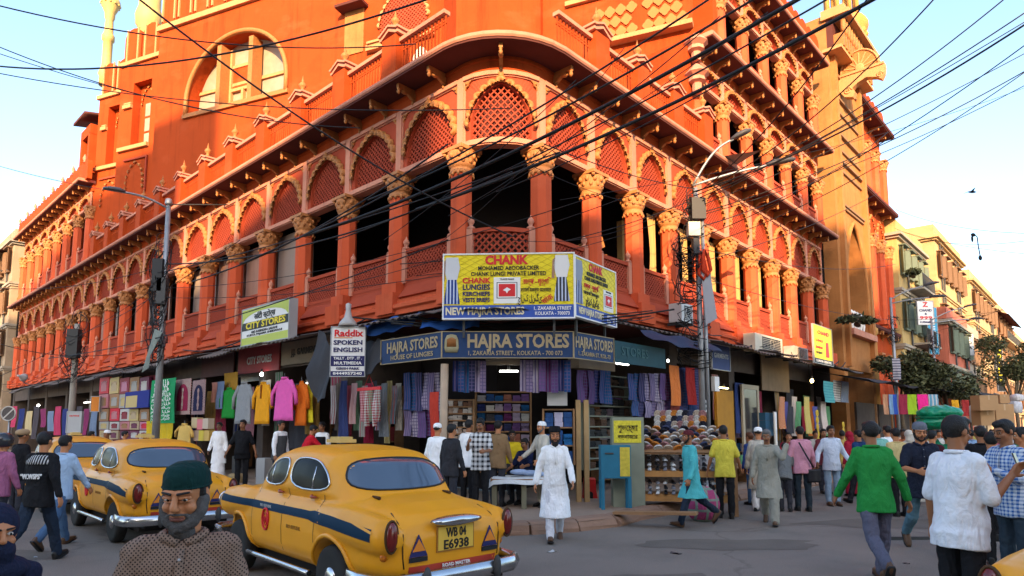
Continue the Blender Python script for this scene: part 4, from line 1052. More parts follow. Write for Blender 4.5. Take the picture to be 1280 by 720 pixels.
t, h = board('shop_sign', 'dim blue HAJRA STORES board on the left flank of the corner shop', 'sign', fl @ Matrix.Translation((1.1, 0, 0)), 2.15, zb, zt, S_HB, S_HG, fw=.015)
lettering(t, 'HAJRA STORES', .34, -.05, h * .62, .012, S_HG, 1.8, .015); lettering(t, 'HOUSE OF LUNGIES', .15, -.05, h * .2, .012, S_HG, 1.5, .008)
end = Mc @ Vector((-wc / 2, 0, 0)); fr_ = frame(end, -dR, nR)
t, h = board('shop_sign', 'blue HAJRA STORES board on the right flank of the corner shop', 'sign', fr_ @ Matrix.Translation((-.78, 0, 0)), 1.5, zb, zt, S_HB, S_HG, fw=.015)
lettering(t, 'HAJRA STORES', .34, 0, h * .62, .012, S_HG, 1.4, .015); lettering(t, '1, ZAKARIA ST. KOL-73', .13, 0, h * .2, .012, S_HG, 1.2, .008)
t, h = board('shop_sign', 'faded teal painted board right of the blue shop boards', 'sign', fr_ @ Matrix.Translation((-2.75, 0, 0)), 2.3, zb + .02, zt - .02, S_HT, None)
lettering(t, 'STORES', .3, .3, h * .55, .01, mat('faded_teal_letters', (.03, .09, .10), .6), 1.2, .01)

# ---- the two billboard panels
def man_print(parent, x, z, h, shirt, lungi, skin=(.35, .19, .11)):
    ms, ml2, mk = flat('print_%d' % (sum(shirt) * 99), shirt), cloth(lungi, 'stripev', (.5, .55, .7), 14.), flat('print_skin', skin)
    b = MB(); b.prism([(x - .17, z), (x + .17, z), (x + .1, z + h * .52), (x - .1, z + h * .52)], .006, .012); link('printed_figure', b.mesh('printed_figure', ml2), parent)
    b = MB(); b.prism([(x - .11, z + h * .52), (x + .11, z + h * .52), (x + .17, z + h * .78), (x + .13, z + h), (x - .13, z + h), (x - .17, z + h * .78)], .006, .012); link('printed_figure', b.mesh('printed_figure', ms), parent)
    b = MB(); b.prism([(x + .15, z + h * .5), (x + .21, z + h * .5), (x + .19, z + h * .9), (x + .13, z + h * .95)], .006, .012); link('printed_figure', b.mesh('printed_figure', mk), parent)
def chank(M, w_, h, label, full):
    t = thing('billboard', label, 'billboard', M)
    b = MB(); b.span((-w_ / 2, -.12, 0), (w_ / 2, 0, h)); yb = mat('billboard_yellow', (.80, .64, .015), .45, .06, 6.)
    link('panel', b.mesh('panel', yb), t)
    f = MB(); f.span((-w_ / 2 - .03, -.12, -.03), (w_ / 2 + .03, .02, 0)); f.span((-w_ / 2 - .03, -.12, h), (w_ / 2 + .03, .02, h + .03)); f.span((-w_ / 2 - .03, -.12, 0), (-w_ / 2, .02, h)); f.span((w_ / 2, -.12, 0), (w_ / 2 + .03, .02, h)); link('board_frame', f.mesh('board_frame', S_WH), t)
    plate(t, -w_ / 2, 0, w_ / 2, h * .2, S_BL, .003)
    k = w_ / 2.75
    b = MB(); poly = [(-w_ / 2, h * .2), (w_ / 2, h * .2), (w_ / 2, h), (-w_ / 2, h)]
    lattice(b, poly, .11, .012, .003, .0015, 28); b2 = MB()
    b2.v, b2.f = b.v, b.f; b2.m, b2.sm = b.m, b.sm
    link('stripe_print', b2.mesh('stripe_print', flat('print_dark_yellow', (.62, .47, .01))), t)['kind'] = 'stuff'
    lettering(t, 'CHANK', .26 * k ** .3, .05 * k, h * .905, .012, S_RE, .92 * k, .03)
    lettering(t, 'MOHAMED ABOOBACKER', .12, 0, h * .78, .012, S_BK, 1.3 * k, .012); lettering(t, 'CHANK LUNGI PRIVATE LIMITED', .12, 0, h * .69, .012, S_BK, 1.6 * k, .012)
    def logo(x, z, s):
        plate(t, x - s, z - s, x + s, z + s, S_WH, .01); plate(t, x - s * .78, z - s * .62, x + s * .78, z + s * .62, S_BK, .013); plate(t, x - s * .72, z - s * .57, x + s * .72, z + s * .57, S_WH, .015); plate(t, x - s * .62, z - s * .48, x + s * .62, z + s * .48, S_RE, .018)
        b = MB(); b.prism([(x - s * .3, z + s * .05), (x, z + s * .22), (x + s * .3, z + .0), (x + s * .1, z - s * .08), (x, z - s * .25), (x - s * .1, z - s * .06)], .016, .022); link('emblem', b.mesh('emblem', S_WH), t)
        lettering(t, 'TRADE MARK', .05, x, z + s * .84, .014, S_BK, s * 1.1)
    if full:
        for q, (tx, m_, zz, wq) in enumerate((('CHANK', S_RE, .585, .6), ('LUNGIES', S_NA, .48, .58), ('KERCHIEFS', S_NA, .375, .58), ('VESTS BRIEFS', S_NA, .28, .58))): lettering(t, tx, .16 if q < 2 else .125, .68, h * zz, .012, m_, wq, .02)
        logo(.03, h * .43, .28)
        lettering(t, 'চাঙ্ক - লুঙ্গি', .15, -.58, h * .56, .012, S_RE, .58, .01); lettering(t, 'বাহারি মজবুত আরামের', .11, -.58, h * .43, .012, S_BK, .64, .006); lettering(t, 'چانک لنگی', .2, -.45, h * .30, .012, S_BK, .5, .008)
        lettering(t, 'चांक', .16, -.82, h * .28, .012, S_RE, .25, .008, tilt=.6)
        man_print(t, 1.2, h * .22, h * .74, (.55, .56, .58), (.03, .06, .22)); man_print(t, -1.12, h * .25, h * .73, (.7, .68, .66), (.05, .05, .06))
        lettering(t, 'NEW HAJRA STORES', .22, .5, h * .1, .012, S_CR, 1.66, .018); lettering(t, '1, ZAKARIA STREET', .1, -.92, h * .14, .012, S_WH, .78, .012); lettering(t, 'KOLKATA - 700073', .1, -.92, h * .06, .012, S_WH, .72, .012)
    else:
        logo(-w_ * .3, h * .42, .24)
        lettering(t, 'চাঙ্ক - লুঙ্গি', .14, .25, h * .56, .012, S_RE, .7, .01); lettering(t, 'বাহারি মজবুত', .1, .25, h * .44, .012, S_BK, .7, .006); lettering(t, 'چانک لنگی', .2, .2, h * .30, .012, S_BK, .6, .008)
        man_print(t, w_ * .42, h * .22, h * .74, (.25, .27, .33), (.02, .04, .14)); lettering(t, 'NEW HAJRA STORES', .2, .25, h * .1, .012, S_CR, w_ * .6, .015); lettering(t, 'ZAKARIA ST', .1, -w_ * .36, h * .13, .012, S_WH, w_ * .22, .01); lettering(t, 'KOL - 73', .1, -w_ * .36, h * .05, .012, S_WH, w_ * .2, .01)
    for x in (-w_ * .35, w_ * .35):
        b = MB(); b.bar((x, -.15, h * .5), (x, -1.1, h * .3), .05, .05); b.bar((x, -.15, .05), (x, -.15, -.4), .05, .05, up=(1, 0, 0)); link('support_bar', b.mesh('support_bar', M_BK2), t)
pA, pB = at(555, 358, 13.5), at(717, 357, 13.35); zt_, zb_ = at(636, 318, 13.42).z, at(636, 397, 13.42).z
xd = (pA - pB); xd.z = 0; wdt = xd.length; xd.normalize(); yd = Vector((xd.y, -xd.x, 0)); yd = yd if yd.y < 0 else -yd; mid = (pA + pB) / 2; mid.z = zb_
chank(frame(mid, xd, yd), wdt, zt_ - zb_, 'yellow and blue CHANK lungi billboard facing the junction above the corner shop', True)
pA, pB = at(719, 360, 13.4), at(769, 366, 14.95); xd = (pA - pB); xd.z = 0; wdt = xd.length; xd.normalize(); yd = Vector((xd.y, -xd.x, 0)); yd = yd if yd.y < 0 else -yd; mid = (pA + pB) / 2
mid.z = at(719, 394, 13.4).z; chank(frame(mid, xd, yd), wdt, at(719, 320, 13.4).z - mid.z, 'second yellow CHANK lungi billboard turned along the right hand street', False)

# ---- other boards
M, w_, zb, zt = rect('C', 15.6, 414, 409, 456, 470)
t, h = board('shop_sign', 'white Raddix SPOKEN ENGLISH tuition board with purple lower half', 'sign', M, w_, zb, zt, S_WH, S_GY, fw=.02)
plate(t, -w_ / 2, h * .20, w_ / 2, h * .41, S_NA); plate(t, -w_ / 2, 0, w_ / 2, h * .1, S_NA)
for tx, z, s_, mm, wq in (('Raddix', .87, .23, S_RE, .86), ('SPOKEN', .68, .15, S_NA, .86), ('ENGLISH', .53, .15, S_NA, .86), ('TALLY . DTP . IT .', .36, .09, S_WH, .84), ('MULTIMEDIA', .26, .1, S_WH, .82), ('GIRISH PARK', .15, .08, S_NA, .7), ('8444957240', .05, .09, S_WH, .86)): lettering(t, tx, s_, 0, h * z, .01, mm, w_ * wq, .02)
plate(t, -.1, h * .775, w_ * .42, h * .79, S_OR, .008)
M, w_, zb, zt = rect('L', 1.15, 303, 381, 361, 427)
t, h = board('shop_sign', 'green and white CITY STORES board projecting from the left facade ledge', 'sign', M, w_, zb, zt, S_WH, S_GY, th=.25, fw=.03)
b = MB(); pts = [(-w_ / 2 + .02, h * .62), (-w_ / 2 + .02, h * .98), (w_ / 2 - .02, h * .98), (w_ / 2 - .02, h * .55)] + [(w_ / 2 * math.cos(a) * .95, h * .62 + h * .27 * math.sin(a)) for a in np.linspace(.1, math.pi - .1, 10)]
b.prism(pts[:4] + pts[4:], .003, .008); link('colour_panel', b.mesh('colour_panel', S_LG), t)
plate(t, -w_ / 2, 0, w_ / 2, h * .2, S_LG, .006); plate(t, -w_ / 2, h * .40, w_ / 2, h * .62, S_BK, .008)
lettering(t, 'CITY STORES', h * .24, -.05, h * .51, .014, S_YE, w_ * .84, .02); lettering(t, 'सिटी स्टोर्स', h * .2, 0, h * .74, .012, S_BK, w_ * .45, .01); lettering(t, '68/2 RABINDRA SARANI', h * .09, 0, h * .33, .01, S_BK, w_ * .55, .008); lettering(t, 'KURTA PAJAMA SHERWANI', h * .08, 0, h * .25, .01, S_BK, w_ * .75, .008)
M, w_, zb, zt = rect('L', .12, 298, 432, 349, 465)
t, h = board('shop_sign', 'dull red CITY STORES fascia board over the kurta shop', 'sign', M, w_, zb, zt, mat('dull_red_board', (.22, .02, .025), .6, .2, 3, stain=.4), None); lettering(t, 'CITY STORES', h * .38, -.1, h * .45, .01, S_GY, w_ * .6, .02)
M, w_, zb, zt = rect('L', .12, 352, 424, 412, 453)
t, h = board('shop_sign', 'grey brown fascia with raised letters next to the red board', 'sign', M, w_, zb, zt, mat('taupe_board', (.22, .18, .13), .8, .2, 3, stain=.4), None); lettering(t, 'J.J. GARMENTS', h * .38, -.1, h * .5, .03, S_BK, w_ * .6, .02)
M, w_, zb, zt = rect('L', .12, 252, 442, 292, 470); board('shop_sign', 'dark maroon fascia board left of the red CITY STORES fascia', 'sign', M, w_, zb, zt, mat('maroon_board', (.07, .025, .025), .7, .3, 3), None)
M, w_, zb, zt = rect('R', 1.8, 1017, 409, 1040, 455)
t, h = board('shop_sign', 'yellow board with red print standing on the right awning', 'sign', M, w_, zb, zt, S_YE, S_GY, fw=.02); plate(t, -w_ / 2, 0, w_ / 2, h * .13, S_BK)
lettering(t, 'CHAND', .2, -.05, h * .82, .01, S_RE, w_ * .6, .02); lettering(t, 'LUNGI', .14, w_ * .2, h * .6, .01, S_RE, w_ * .35, .01); lettering(t, 'BANIAN', .14, w_ * .22, h * .42, .01, S_RE, w_ * .35, .01); lettering(t, 'HOSIERY', .12, w_ * .22, h * .28, .01, S_BK, w_ * .35, .01); lettering(t, 'LUNGI CENTRE', .12, 0, h * .06, .01, S_WH, w_ * .8, .01)
b = MB(); b.prism([(-w_ * .3, h * .2), (-w_ * .12, h * .2), (-w_ * .14, h * .6), (-w_ * .28, h * .6)], .004, .01); link('printed_figure', b.mesh('printed_figure', S_RE), t)
M, w_, zb, zt = rect('R', 1.0, 890, 432, 912, 462)
t, h = board('shop_sign', 'dim blue and white fascia board right of the lamp pole', 'sign', M, w_, zb, zt, mat('dim_blue_board', (.04, .06, .16), .7, .2, 3, stain=.4), S_GY, fw=.02); lettering(t, 'GARMENTS', .2, 0, h * .55, .01, S_GY, w_ * .8, .01)
M, w_, zb, zt = rect('R', 1.2, 872, 500, 889, 515)
t, h = board('notice_plate', 'small white notice plate tied to the right lamp pole', 'sign', M, .34, zb, zt, S_WH, None, .02); lettering(t, 'POST NO', .09, 0, h * .68, .005, S_BK, .26, .01); lettering(t, 'BILLS', .09, 0, h * .3, .005, S_BK, .26, .01)
M, w_, zb, zt = rect('R', .9, 888, 471, 900, 489); b = MB(); b.box((0, 0, (zb + zt) / 2), (.3, .12, zt - zb)); b.tube([(0, .07, zt - .08), (0, .075, zt - .08)], .03, 8); tag(link('meter_box', b.mesh('meter_box', S_WH), None, M), 'white electric meter box on the wall right of the lamp pole', 'meter box')

# far street signs (vertical boards)
def vboard(label, x0, y0, x1, y1, Y, m, txts, tm):
    p = at((x0 + x1) / 2, (y0 + y1) / 2, Y); sc = Y * 1.0 / FPX
    w_, h = (x1 - x0) * sc, (y1 - y0) * sc; M = frame(Vector((p.x, p.y, p.z - h / 2)), Vector((-1, 0, 0)), Vector((0, -1, 0)))
    t, hh = board('hanging_sign', label, 'sign', M, w_, 0, h, m, S_GY, .12, .03)
    for tx, z, s_, wq in txts: lettering(t, tx, s_ * h, 0, z * h, .01, tm, w_ * wq, .02)
    return t
t = vboard('white projecting board with a large red Z, CHAND lungies', 1147, 376, 1167, 406, 41, S_WH, (), S_RE)
for tx, z, s_, wq in (('Z', .84, .3, .35), ('CHAND', .6, .16, .8), ('&', .45, .12, .15), ('999', .28, .2, .8), ('LUNGIES', .1, .13, .8)): lettering(t, tx, s_ * 1.4, 0, z * 1.52, .01, S_RE if tx in 'Z999' else S_NA, wq * 1.0, .02)
vboard('tall sky blue vertical board spelling GUEST', 1160, 384, 1172, 443, 44, flat('sign_sky_blue', (.05, .32, .55)), (('G', .9, .17, .55), ('U', .72, .17, .55), ('E', .53, .17, .5), ('S', .34, .17, .55), ('T', .14, .17, .55)), S_WH)
vboard('narrow white vertical board on the yellow house', 1133, 398, 1141, 434, 43, S_WH, (('H', .85, .14, .6), ('O', .65, .14, .6), ('T', .45, .14, .6), ('E', .25, .14, .6)), S_NA)
vboard('small white vertical board far down the street', 1208, 418, 1217, 444, 50, S_WH, (('D', .85, .18, .6), ('O', .6, .18, .6), ('R', .35, .18, .6)), S_BK)
vboard('dark vertical board with yellow marks far down the street', 1246, 432, 1254, 489, 55, S_BK, tuple((c, .9 - .13 * i, .12, .6) for i, c in enumerate('HOTELS')), S_YE)
vboard('grey notice board with panels on the left pole', 84, 515, 101, 540, 27, S_GY, (('NOTICE', .8, .1, .7),), S_RE)
t = vboard('orange shirt-shaped shop board at the far left shops', 114, 496, 124, 514, 30, S_OR, (), S_BK)

# ---- cloth goods
def wavy(w_, zb, zt, folds, amp, m, y=0.0, flare=0.0, hem=0.0):
    b = MB(); ph = rnd.uniform(0, 6); nu = max(8, int(folds * 6))
    def fn(u, v):
        x = (u - .5) * w_ * (1 + flare * (1 - v)); return (x, y + amp * (1.1 - v) * math.sin(u * folds * 2 * math.pi + ph) + .02 * math.sin(v * 5 + ph), zb + (zt - zb) * v + hem * math.sin(u * 7 + ph) * (1 - v))
    b.sheet(fn, nu, 6); b.sheet(lambda u, v: tuple(Vector(fn(u, v)) - Vector((0, .012, 0))), nu, 6)
    return b.mesh('hanging_cloth', m)
def hang(label, F, off, x0, y0, x1, y1, m, folds=1.5, amp=.03, flare=0, cat='cloth', name='hanging_cloth', hem=.0, group=None, n=1, colfn=None):
    M, w_, zb, zt = rect(F, off, x0, y0, x1, y1)
    return tag(link(name, wavy(w_, zb, zt, folds, amp, m, 0, flare, hem), None, M), label, cat, group)
def kurta(label, F, off, x0, y0, x1, y1, col, name='hanging_kurta', cat='kurta', sl=.55, trim=None, slit=False):
    M, w_, zb, zt = rect(F, off, x0, y0, x1, y1); h = zt - zb; m = cloth(col)
    t = thing(name, label, cat, M @ Matrix.Translation((0, 0, zb)))
    b = MB(); rings = []; bw = w_ * .30; ph = rnd.uniform(0, 6)
    for v in np.linspace(0, 1, 12):
        hw = bw * (1.22 - .25 * v) if v < .82 else bw * (1.02 - .62 * ((v - .82) / .18) ** 1.4)
        th = .075 * (1 - .5 * v)
        rings.append([Vector((hw * math.cos(a), (th + .018 * (1 - v) * math.sin(a * 5 + ph)) * math.sin(a), h * v)) for a in np.linspace(0, 2 * math.pi, 21)[:-1]])
    b.loft(rings); link('garment_body', b.mesh('garment_body', m), t)
    for sg in (-1, 1):
        s_ = MB(); p0 = Vector((sg * bw * .72, 0, h * .93)); p1 = Vector((sg * w_ * .43, .02, h * (.93 - sl * .5))); p2 = Vector((sg * w_ * .46, .0, h * (.93 - sl)))
        rr = []
        for p, r in ((p0, .09 * h), (p0.lerp(p1, .5), .085 * h), (p1, .075 * h), (p2, .07 * h)): rr.append([p + Vector((r * .8 * math.cos(a), .05 * math.sin(a), r * .35 * math.cos(a) * sg)) for a in np.linspace(0, 2 * math.pi, 13)[:-1]])
        s_.loft(rr); link('sleeve', s_.mesh('sleeve', m), t)
    c = MB(); c.lathe([(bw * .34, 0), (bw * .36, .05), (bw * .3, .06)], 12, (0, 0, h * .985), sy=.5); link('collar', c.mesh('collar', m), t)
    if trim:
        q = MB(); q.span((-.025, .03, h * .62), (.025, .085, h * .96)); link('button_placket', q.mesh('button_placket', cloth(trim)), t)
        for k in range(4):
            q = MB(); q.ball((0, .085, h * (.66 + .08 * k)), .012, 6, 4); link('button', q.mesh('button', S_BK), t)
    hk = MB(); hk.tube([(0, 0, h), (0, 0, h + .08), (.03, 0, h + .12), (0, 0, h + .15)], .006, 5); link('hanger_hook', hk.mesh('hanger_hook', M_MT), t)
    return t
OFK = .75
kurta('grey kurta hanging between the green and the orange ones', 'L', OFK, 291, 479, 318, 530, (.26, .27, .28))
kurta('orange yellow kurta with dark buttons hanging under the CITY STORES fascia', 'L', OFK, 316, 479, 341, 530, (.80, .34, .015), trim=(.25, .08, .01))
kurta('bright pink kurta hanging left of the orange pair', 'L', OFK, 339, 473, 372, 526, (.78, .12, .42))
kurta('deep orange kurta partly behind the pink one', 'L', OFK - .2, 367, 478, 386, 532, (.72, .15, .015))
kurta('green kurta hanging left of the grey one', 'L', OFK - .25, 275, 486, 297, 523, (.02, .25, .04))
hang('yellow cloth length hanging right of the deep orange kurta', 'L', OFK - .3, 379, 482, 390, 528, cloth((.75, .62, .03)))
hang('brown and yellow scarf hanging behind the green kurta', 'L', OFK - .4, 279, 466, 296, 520, cloth((.42, .22, .03)))
hang('peach cloth length hanging left of the blue grey one', 'L', OFK - .2, 264, 478, 271, 503, cloth((.6, .27, .2)))
hang('blue grey shirt cloth hanging right of the peach one', 'L', OFK - .2, 270, 477, 279, 511, cloth((.14, .2, .32)))
# packed goods on the display wall
disp = []
rows = [(472, 492), (493, 510), (511, 526), (527, 537), (538, 549)]
palette = [(.50, .012, .035), (.42, .40, .38), (.45, .34, .14), (.42, .15, .18), (.20, .015, .03), (.38, .29, .18), (.28, .14, .06), (.40, .16, .24), (.12, .02, .06), (.30, .29, .27)]
M, w_, zb, zt = rect('L', .85, 124, 474, 190, 552)
b = MB(); b.span((-w_ / 2, -.12, zb), (w_ / 2, -.06, zt)); t0 = tag(link('display_board', b.mesh('display_board', mat('dark_red_cloth_board', (.18, .02, .04), .9)), None, M), 'dark red display wall holding packed goods at the left shops', 'display board')
ordn = ['first', 'second', 'third', 'fourth', 'fifth', 'sixth']
for r_, (ya, yb) in enumerate(rows):
    for c_ in range(5):
        x0 = 126 + c_ * 12.6 + rnd.uniform(-.8, .8); k = (r_ * 3 + c_ * 2 + (r_ * c_) % 3) % len(palette); M, w_, zb, zt = rect('L', .9, x0, ya + rnd.uniform(-.5, .5), x0 + 11.4, yb)
        t = thing('packed_bedsheet', '%s pack, %s from the left in the %s row of the red display wall' % (['red', 'white', 'cream', 'pink', 'maroon', 'beige', 'brown', 'rose', 'plum', 'grey'][k], ordn[c_], ordn[r_]), 'pack', M @ Matrix.Translation((0, 0, zb)), 'packed goods on the display wall'); h = zt - zb
        b = MB(); b.span((-w_ / 2, -.05, 0), (w_ / 2, .06, h)); link('packet', b.mesh('packet', flat('pack_%d' % k, palette[k], .5, .1)), t)
        b = MB(); k2 = (k + 3) % len(palette); b.span((-w_ * .3, .05, h * .15), (w_ * .3, .068, h * .75)); b.tube([(w_ * .3 * math.cos(a), .066, h * .5 + h * .25 * math.sin(a)) for a in np.linspace(0, math.pi, 7)], .02, 4); link('paper_label', b.mesh('paper_label', flat('pack_%d' % k2, palette[k2], .5, .1)), t)
M, w_, zb, zt = rect('L', 1.1, 158, 489, 188, 510)
t = thing('packed_bedsheet', 'royal blue pack with a cream label next to the green banner', 'pack', M @ Matrix.Translation((0, 0, zb)), 'packed goods on the display wall'); h = zt - zb
b = MB(); b.span((-w_ / 2, -.05, 0), (w_ / 2, .06, h)); link('packet', b.mesh('packet', flat('pack_blue', (.02, .03, .2), .6, .05)), t); b = MB(); b.span((-.1, .05, h * .05), (w_ * .45, .068, h * .75)); link('paper_label', b.mesh('paper_label', flat('pack_2', palette[2])), t)
M, w_, zb, zt = rect('L', 1.25, 188, 474, 218, 529)
t = thing('green_banner', 'green and white printed banner with Arabic lettering at the left shops', 'banner', M @ Matrix.Translation((0, 0, zb))); h = zt - zb
link('banner_cloth', wavy(w_, 0, h, 1, .02, cloth((.02, .27, .10))), t)
for k, (tx, z, s_) in enumerate((('بسم الله', .9, .3), ('الحمد لله', .76, .22), ('لا اله الا الله', .64, .16), ('محمد رسول الله', .54, .16), ('سبحان الله', .44, .14), ('الله اكبر', .35, .14), ('ما شاء الله', .26, .12), ('رمضان كريم', .18, .12), ('عيد مبارك', .1, .12))): lettering(t, tx, s_, 0, h * z, .045, S_WH, w_ * (.6 if k < 2 else .78), .01)
def rug(label, x0, y0, x1, y1, col, pc):
    M, w_, zb, zt = rect('L', 1.0, x0, y0, x1, y1); h = zt - zb; t = thing('prayer_rug', label, 'rug', M @ Matrix.Translation((0, 0, zb)))
    b = MB(); b.span((-w_ / 2, -.02, 0), (w_ / 2, 0, h)); link('rug_border', b.mesh('rug_border', cloth(pc, 'dots', col, 16.)), t)
    b = MB(); b.add([(x * w_ * .36, .008, z) for x, z in round_arch(1, h * .5, h * .86, h * .1, 8)], [list(range(19))]); link('rug_field', b.mesh('rug_field', cloth(col)), t)
    for k in range(6):
        b = MB(); z = h * (.18 + .1 * k); r = .07 + .03 * (k % 2); b.lathe([(r, 0), (r * .6, .006), (.01, .01)], 8, (0, .009, z), M=Matrix.Rotation(R(-90), 3, 'X')); link('rug_motif', b.mesh('rug_motif', cloth(pc)), t)
rug('crimson prayer rug with a floral arch beside the green banner', 219, 474, 238, 518, (.27, .02, .06), (.42, .33, .28)); rug('dark blue prayer rug right of the crimson one', 240, 475, 256, 518, (.02, .02, .06), (.38, .25, .24))
hang('mustard yellow dress fabric bunched below the green banner', 'L', 1.2, 183, 526, 216, 556, cloth((.55, .38, .02)), 5, .06)
kurta('yellow tunic on a mannequin between the taxis and the rugs', 'L', 1.3, 219, 531, 242, 556, (.70, .45, .12), 'tunic', 'tunic')
for i, (x, y, c) in enumerate(((243, 522, (.5, .38, .2)), (250, 524, (.62, .15, .18)), (257, 523, (.5, .4, .3)), (245, 538, (.42, .28, .2)), (252, 538, (.6, .46, .04)), (258, 538, (.55, .35, .08)))):
    M, w_, zb, zt = rect('L', 1.1, x, y, x + 7, y + 13); b = MB(); b.span((-w_ / 2, -.1, zb), (w_ / 2, .1, zt)); tag(link('packed_shirt', b.mesh('packed_shirt', flat('shirt_pack_%d' % i, c)), None, M), '%s packed shirt in the small rack right of the yellow tunic' % ['beige', 'red', 'tan', 'brown', 'yellow', 'amber'][i], 'pack', 'packed shirts by the tunic')
# left flank of the corner shop: scarves, rods, hanging cloth
cols = [((.5, .48, .46), 'white'), ((.12, .09, .07), 'dark brown'), ((.05, .07, .2), 'navy'), ((.33, .03, .06), 'maroon'), ((.5, .3, .3), 'dusty pink'), ((.12, .2, .12), 'moss green'), ((.3, .33, .3), 'sage grey'), ((.3, .02, .05), 'wine red'), ((.05, .05, .06), 'black'), ((.35, .3, .4), 'lavender'), ((.2, .22, .25), 'slate grey'), ((.45, .35, .15), 'mustard'), ((.1, .16, .2), 'teal grey'), ((.4, .38, .35), 'light grey')]
for i, (c, nme) in enumerate(cols):
    x = 413 + i * 6.3; hang('%s cloth hanging at the shop left of the corner, %s' % (nme, 'in the upper row' if i % 2 == 0 else 'reaching lower'), 'L', .55 - .25 * (i % 2), x, 482 - (i % 3) * 3, x + 7, 530 + (i % 4) * 8, cloth(c, None if i % 3 else 'stripev', (.3, .1, .1)), 1.5, .05, .15, group='cloths hanging left of the corner shop')
for i, (c, nme) in enumerate((((.55, .3, .32), 'pink checked'), ((.5, .5, .46), 'cream checked'), ((.2, .3, .2), 'green checked'), ((.6, .58, .56), 'white red-edged'), ((.35, .4, .36), 'pale green'))):
    x = 449 + i * 5; M, w_, zb, zt = rect('L', 1.0, x, 487, x + 7, 527 + (i % 2) * 6); tag(link('scarf', wavy(w_, zb, zt, 1, .05, cloth(c, 'check', (.3, .05, .06), 16.), 0, -.5), None, M), '%s scarf hanging from the red hanger bar' % nme, 'scarf', 'scarves on the red hanger')
M, w_, zb, zt = rect('L', 1.0, 447, 484, 476, 488); b = MB(); b.span((-w_ / 2, -.02, zb), (w_ / 2, .02, zt)); b.tube([(-.2, 0, zt), (0, 0, zt + .3), (.2, 0, zt)], .008, 4); tag(link('hanger_bar', b.mesh('hanger_bar', S_RE), None, M), 'red hanger bar carrying checked scarves', 'hanger')
# corner shop goods
lun = [(.02, .03, .12), (.14, .07, .20), (.30, .25, .34), (.02, .06, .18), (.09, .02, .08), (.20, .15, .25), (.015, .08, .2), (.10, .05, .15), (.33, .28, .34), (.025, .03, .08)]
ln_ = ['navy', 'violet', 'pale lilac', 'blue', 'plum', 'lilac', 'bright blue', 'purple', 'pinkish white', 'dark blue']
def lungi_row(where, F, off, x0, x1, y0, y1, n, st=0, dy=0):
    for i in range(n):
        k = (i * 3 + st) % len(lun); a = x0 + (x1 - x0) * i / n
        M, w_, zb, zt = rect(F, off - .04 * (i % 2), a, y0 + dy * i, a + (x1 - x0) / n * 1.08, y1 + dy * i + (i % 3))
        tag(link('hanging_lungi', wavy(w_, zb, zt, .6, .02, cloth(lun[k], 'plaid' if i % 2 else 'stripev', (.10, .08, .17), 13.)), None, M), '%s lungi hanging %s, %s from its left' % (ln_[k], where, ['first', 'second', 'third', 'fourth', 'fifth', 'sixth', 'seventh', 'eighth', 'ninth', 'tenth'][i]), 'lungi', 'lungies hanging round the corner shop')
lungi_row('under the left half of the blue board', 'C', 14.1, 566, 607, 451, 489, 6)
lungi_row('under the right half of the blue board', 'C', 14.1, 650, 713, 450, 489, 8, 2)
lungi_row('above the wooden door frame', 'R', .6, 722, 763, 463, 503, 6, 1)
lungi_row('on the left flank behind the post', 'L', .5, 505, 549, 466, 512, 6, 3)
lungi_row('in the lower rank on the left flank', 'L', .4, 505, 549, 513, 545, 5, 5)
lungi_row('over the cap stall', 'R', .9, 786, 838, 467, 500, 8, 3)
lungi_row('in the lower rank over the cap stall', 'R', .85, 790, 838, 501, 520, 6, 6)
lungi_row('beside the red scarf over the cap stall', 'R', .85, 846, 876, 460, 512, 4, 0)
hang('long orange scarf hanging over the cap stall', 'R', 1.05, 838, 457, 850, 507, cloth((.70, .20, .05)), 1, .02); hang('long dark red scarf hanging over the cap stall', 'R', 1.05, 858, 459, 869, 506, cloth((.36, .025, .02)), 1, .02); hang('red brown cloth hanging below the orange scarf', 'R', .95, 839, 507, 850, 527, cloth((.25, .05, .04)), 1, .02)
hang('red cloth draped down the post on the left flank', 'L', .9, 537, 490, 548, 555, cloth((.5, .05, .03)), 1, .03)
# posts and door frames
def post(label, F, off, x, y0, y1, r, m, name='post'):
    M, w_, zb, zt = rect(F, off, x - 3, y0, x + 3, y1); b = MB(); b.tube([(0, 0, .16), (.02, 0, 1.5), (0, 0, zt)], r, 8); return tag(link(name, b.mesh(name, m), None, M), label, 'post')
post('pale wooden post left of the corner shop opening', 'C', 13.9, 555, 455, 620, .085, mat('pale_wood', (.42, .31, .22), .8, .2, 4, .3, 20))
for i, x in enumerate((720, 730)):
    M, w_, zb, zt = rect('C', 14.6, x, 500, x + 6, 600); b = MB(); b.span((-w_ / 2, -.12, .16), (w_ / 2, .05, zt)); tag(link('door_frame', b.mesh('door_frame', mat('yellowed_wood', (.40, .26, .12), .7, .2, 5)), None, M), ('left', 'right')[i] + ' yellowed wooden door jamb in the corner shop', 'door frame')
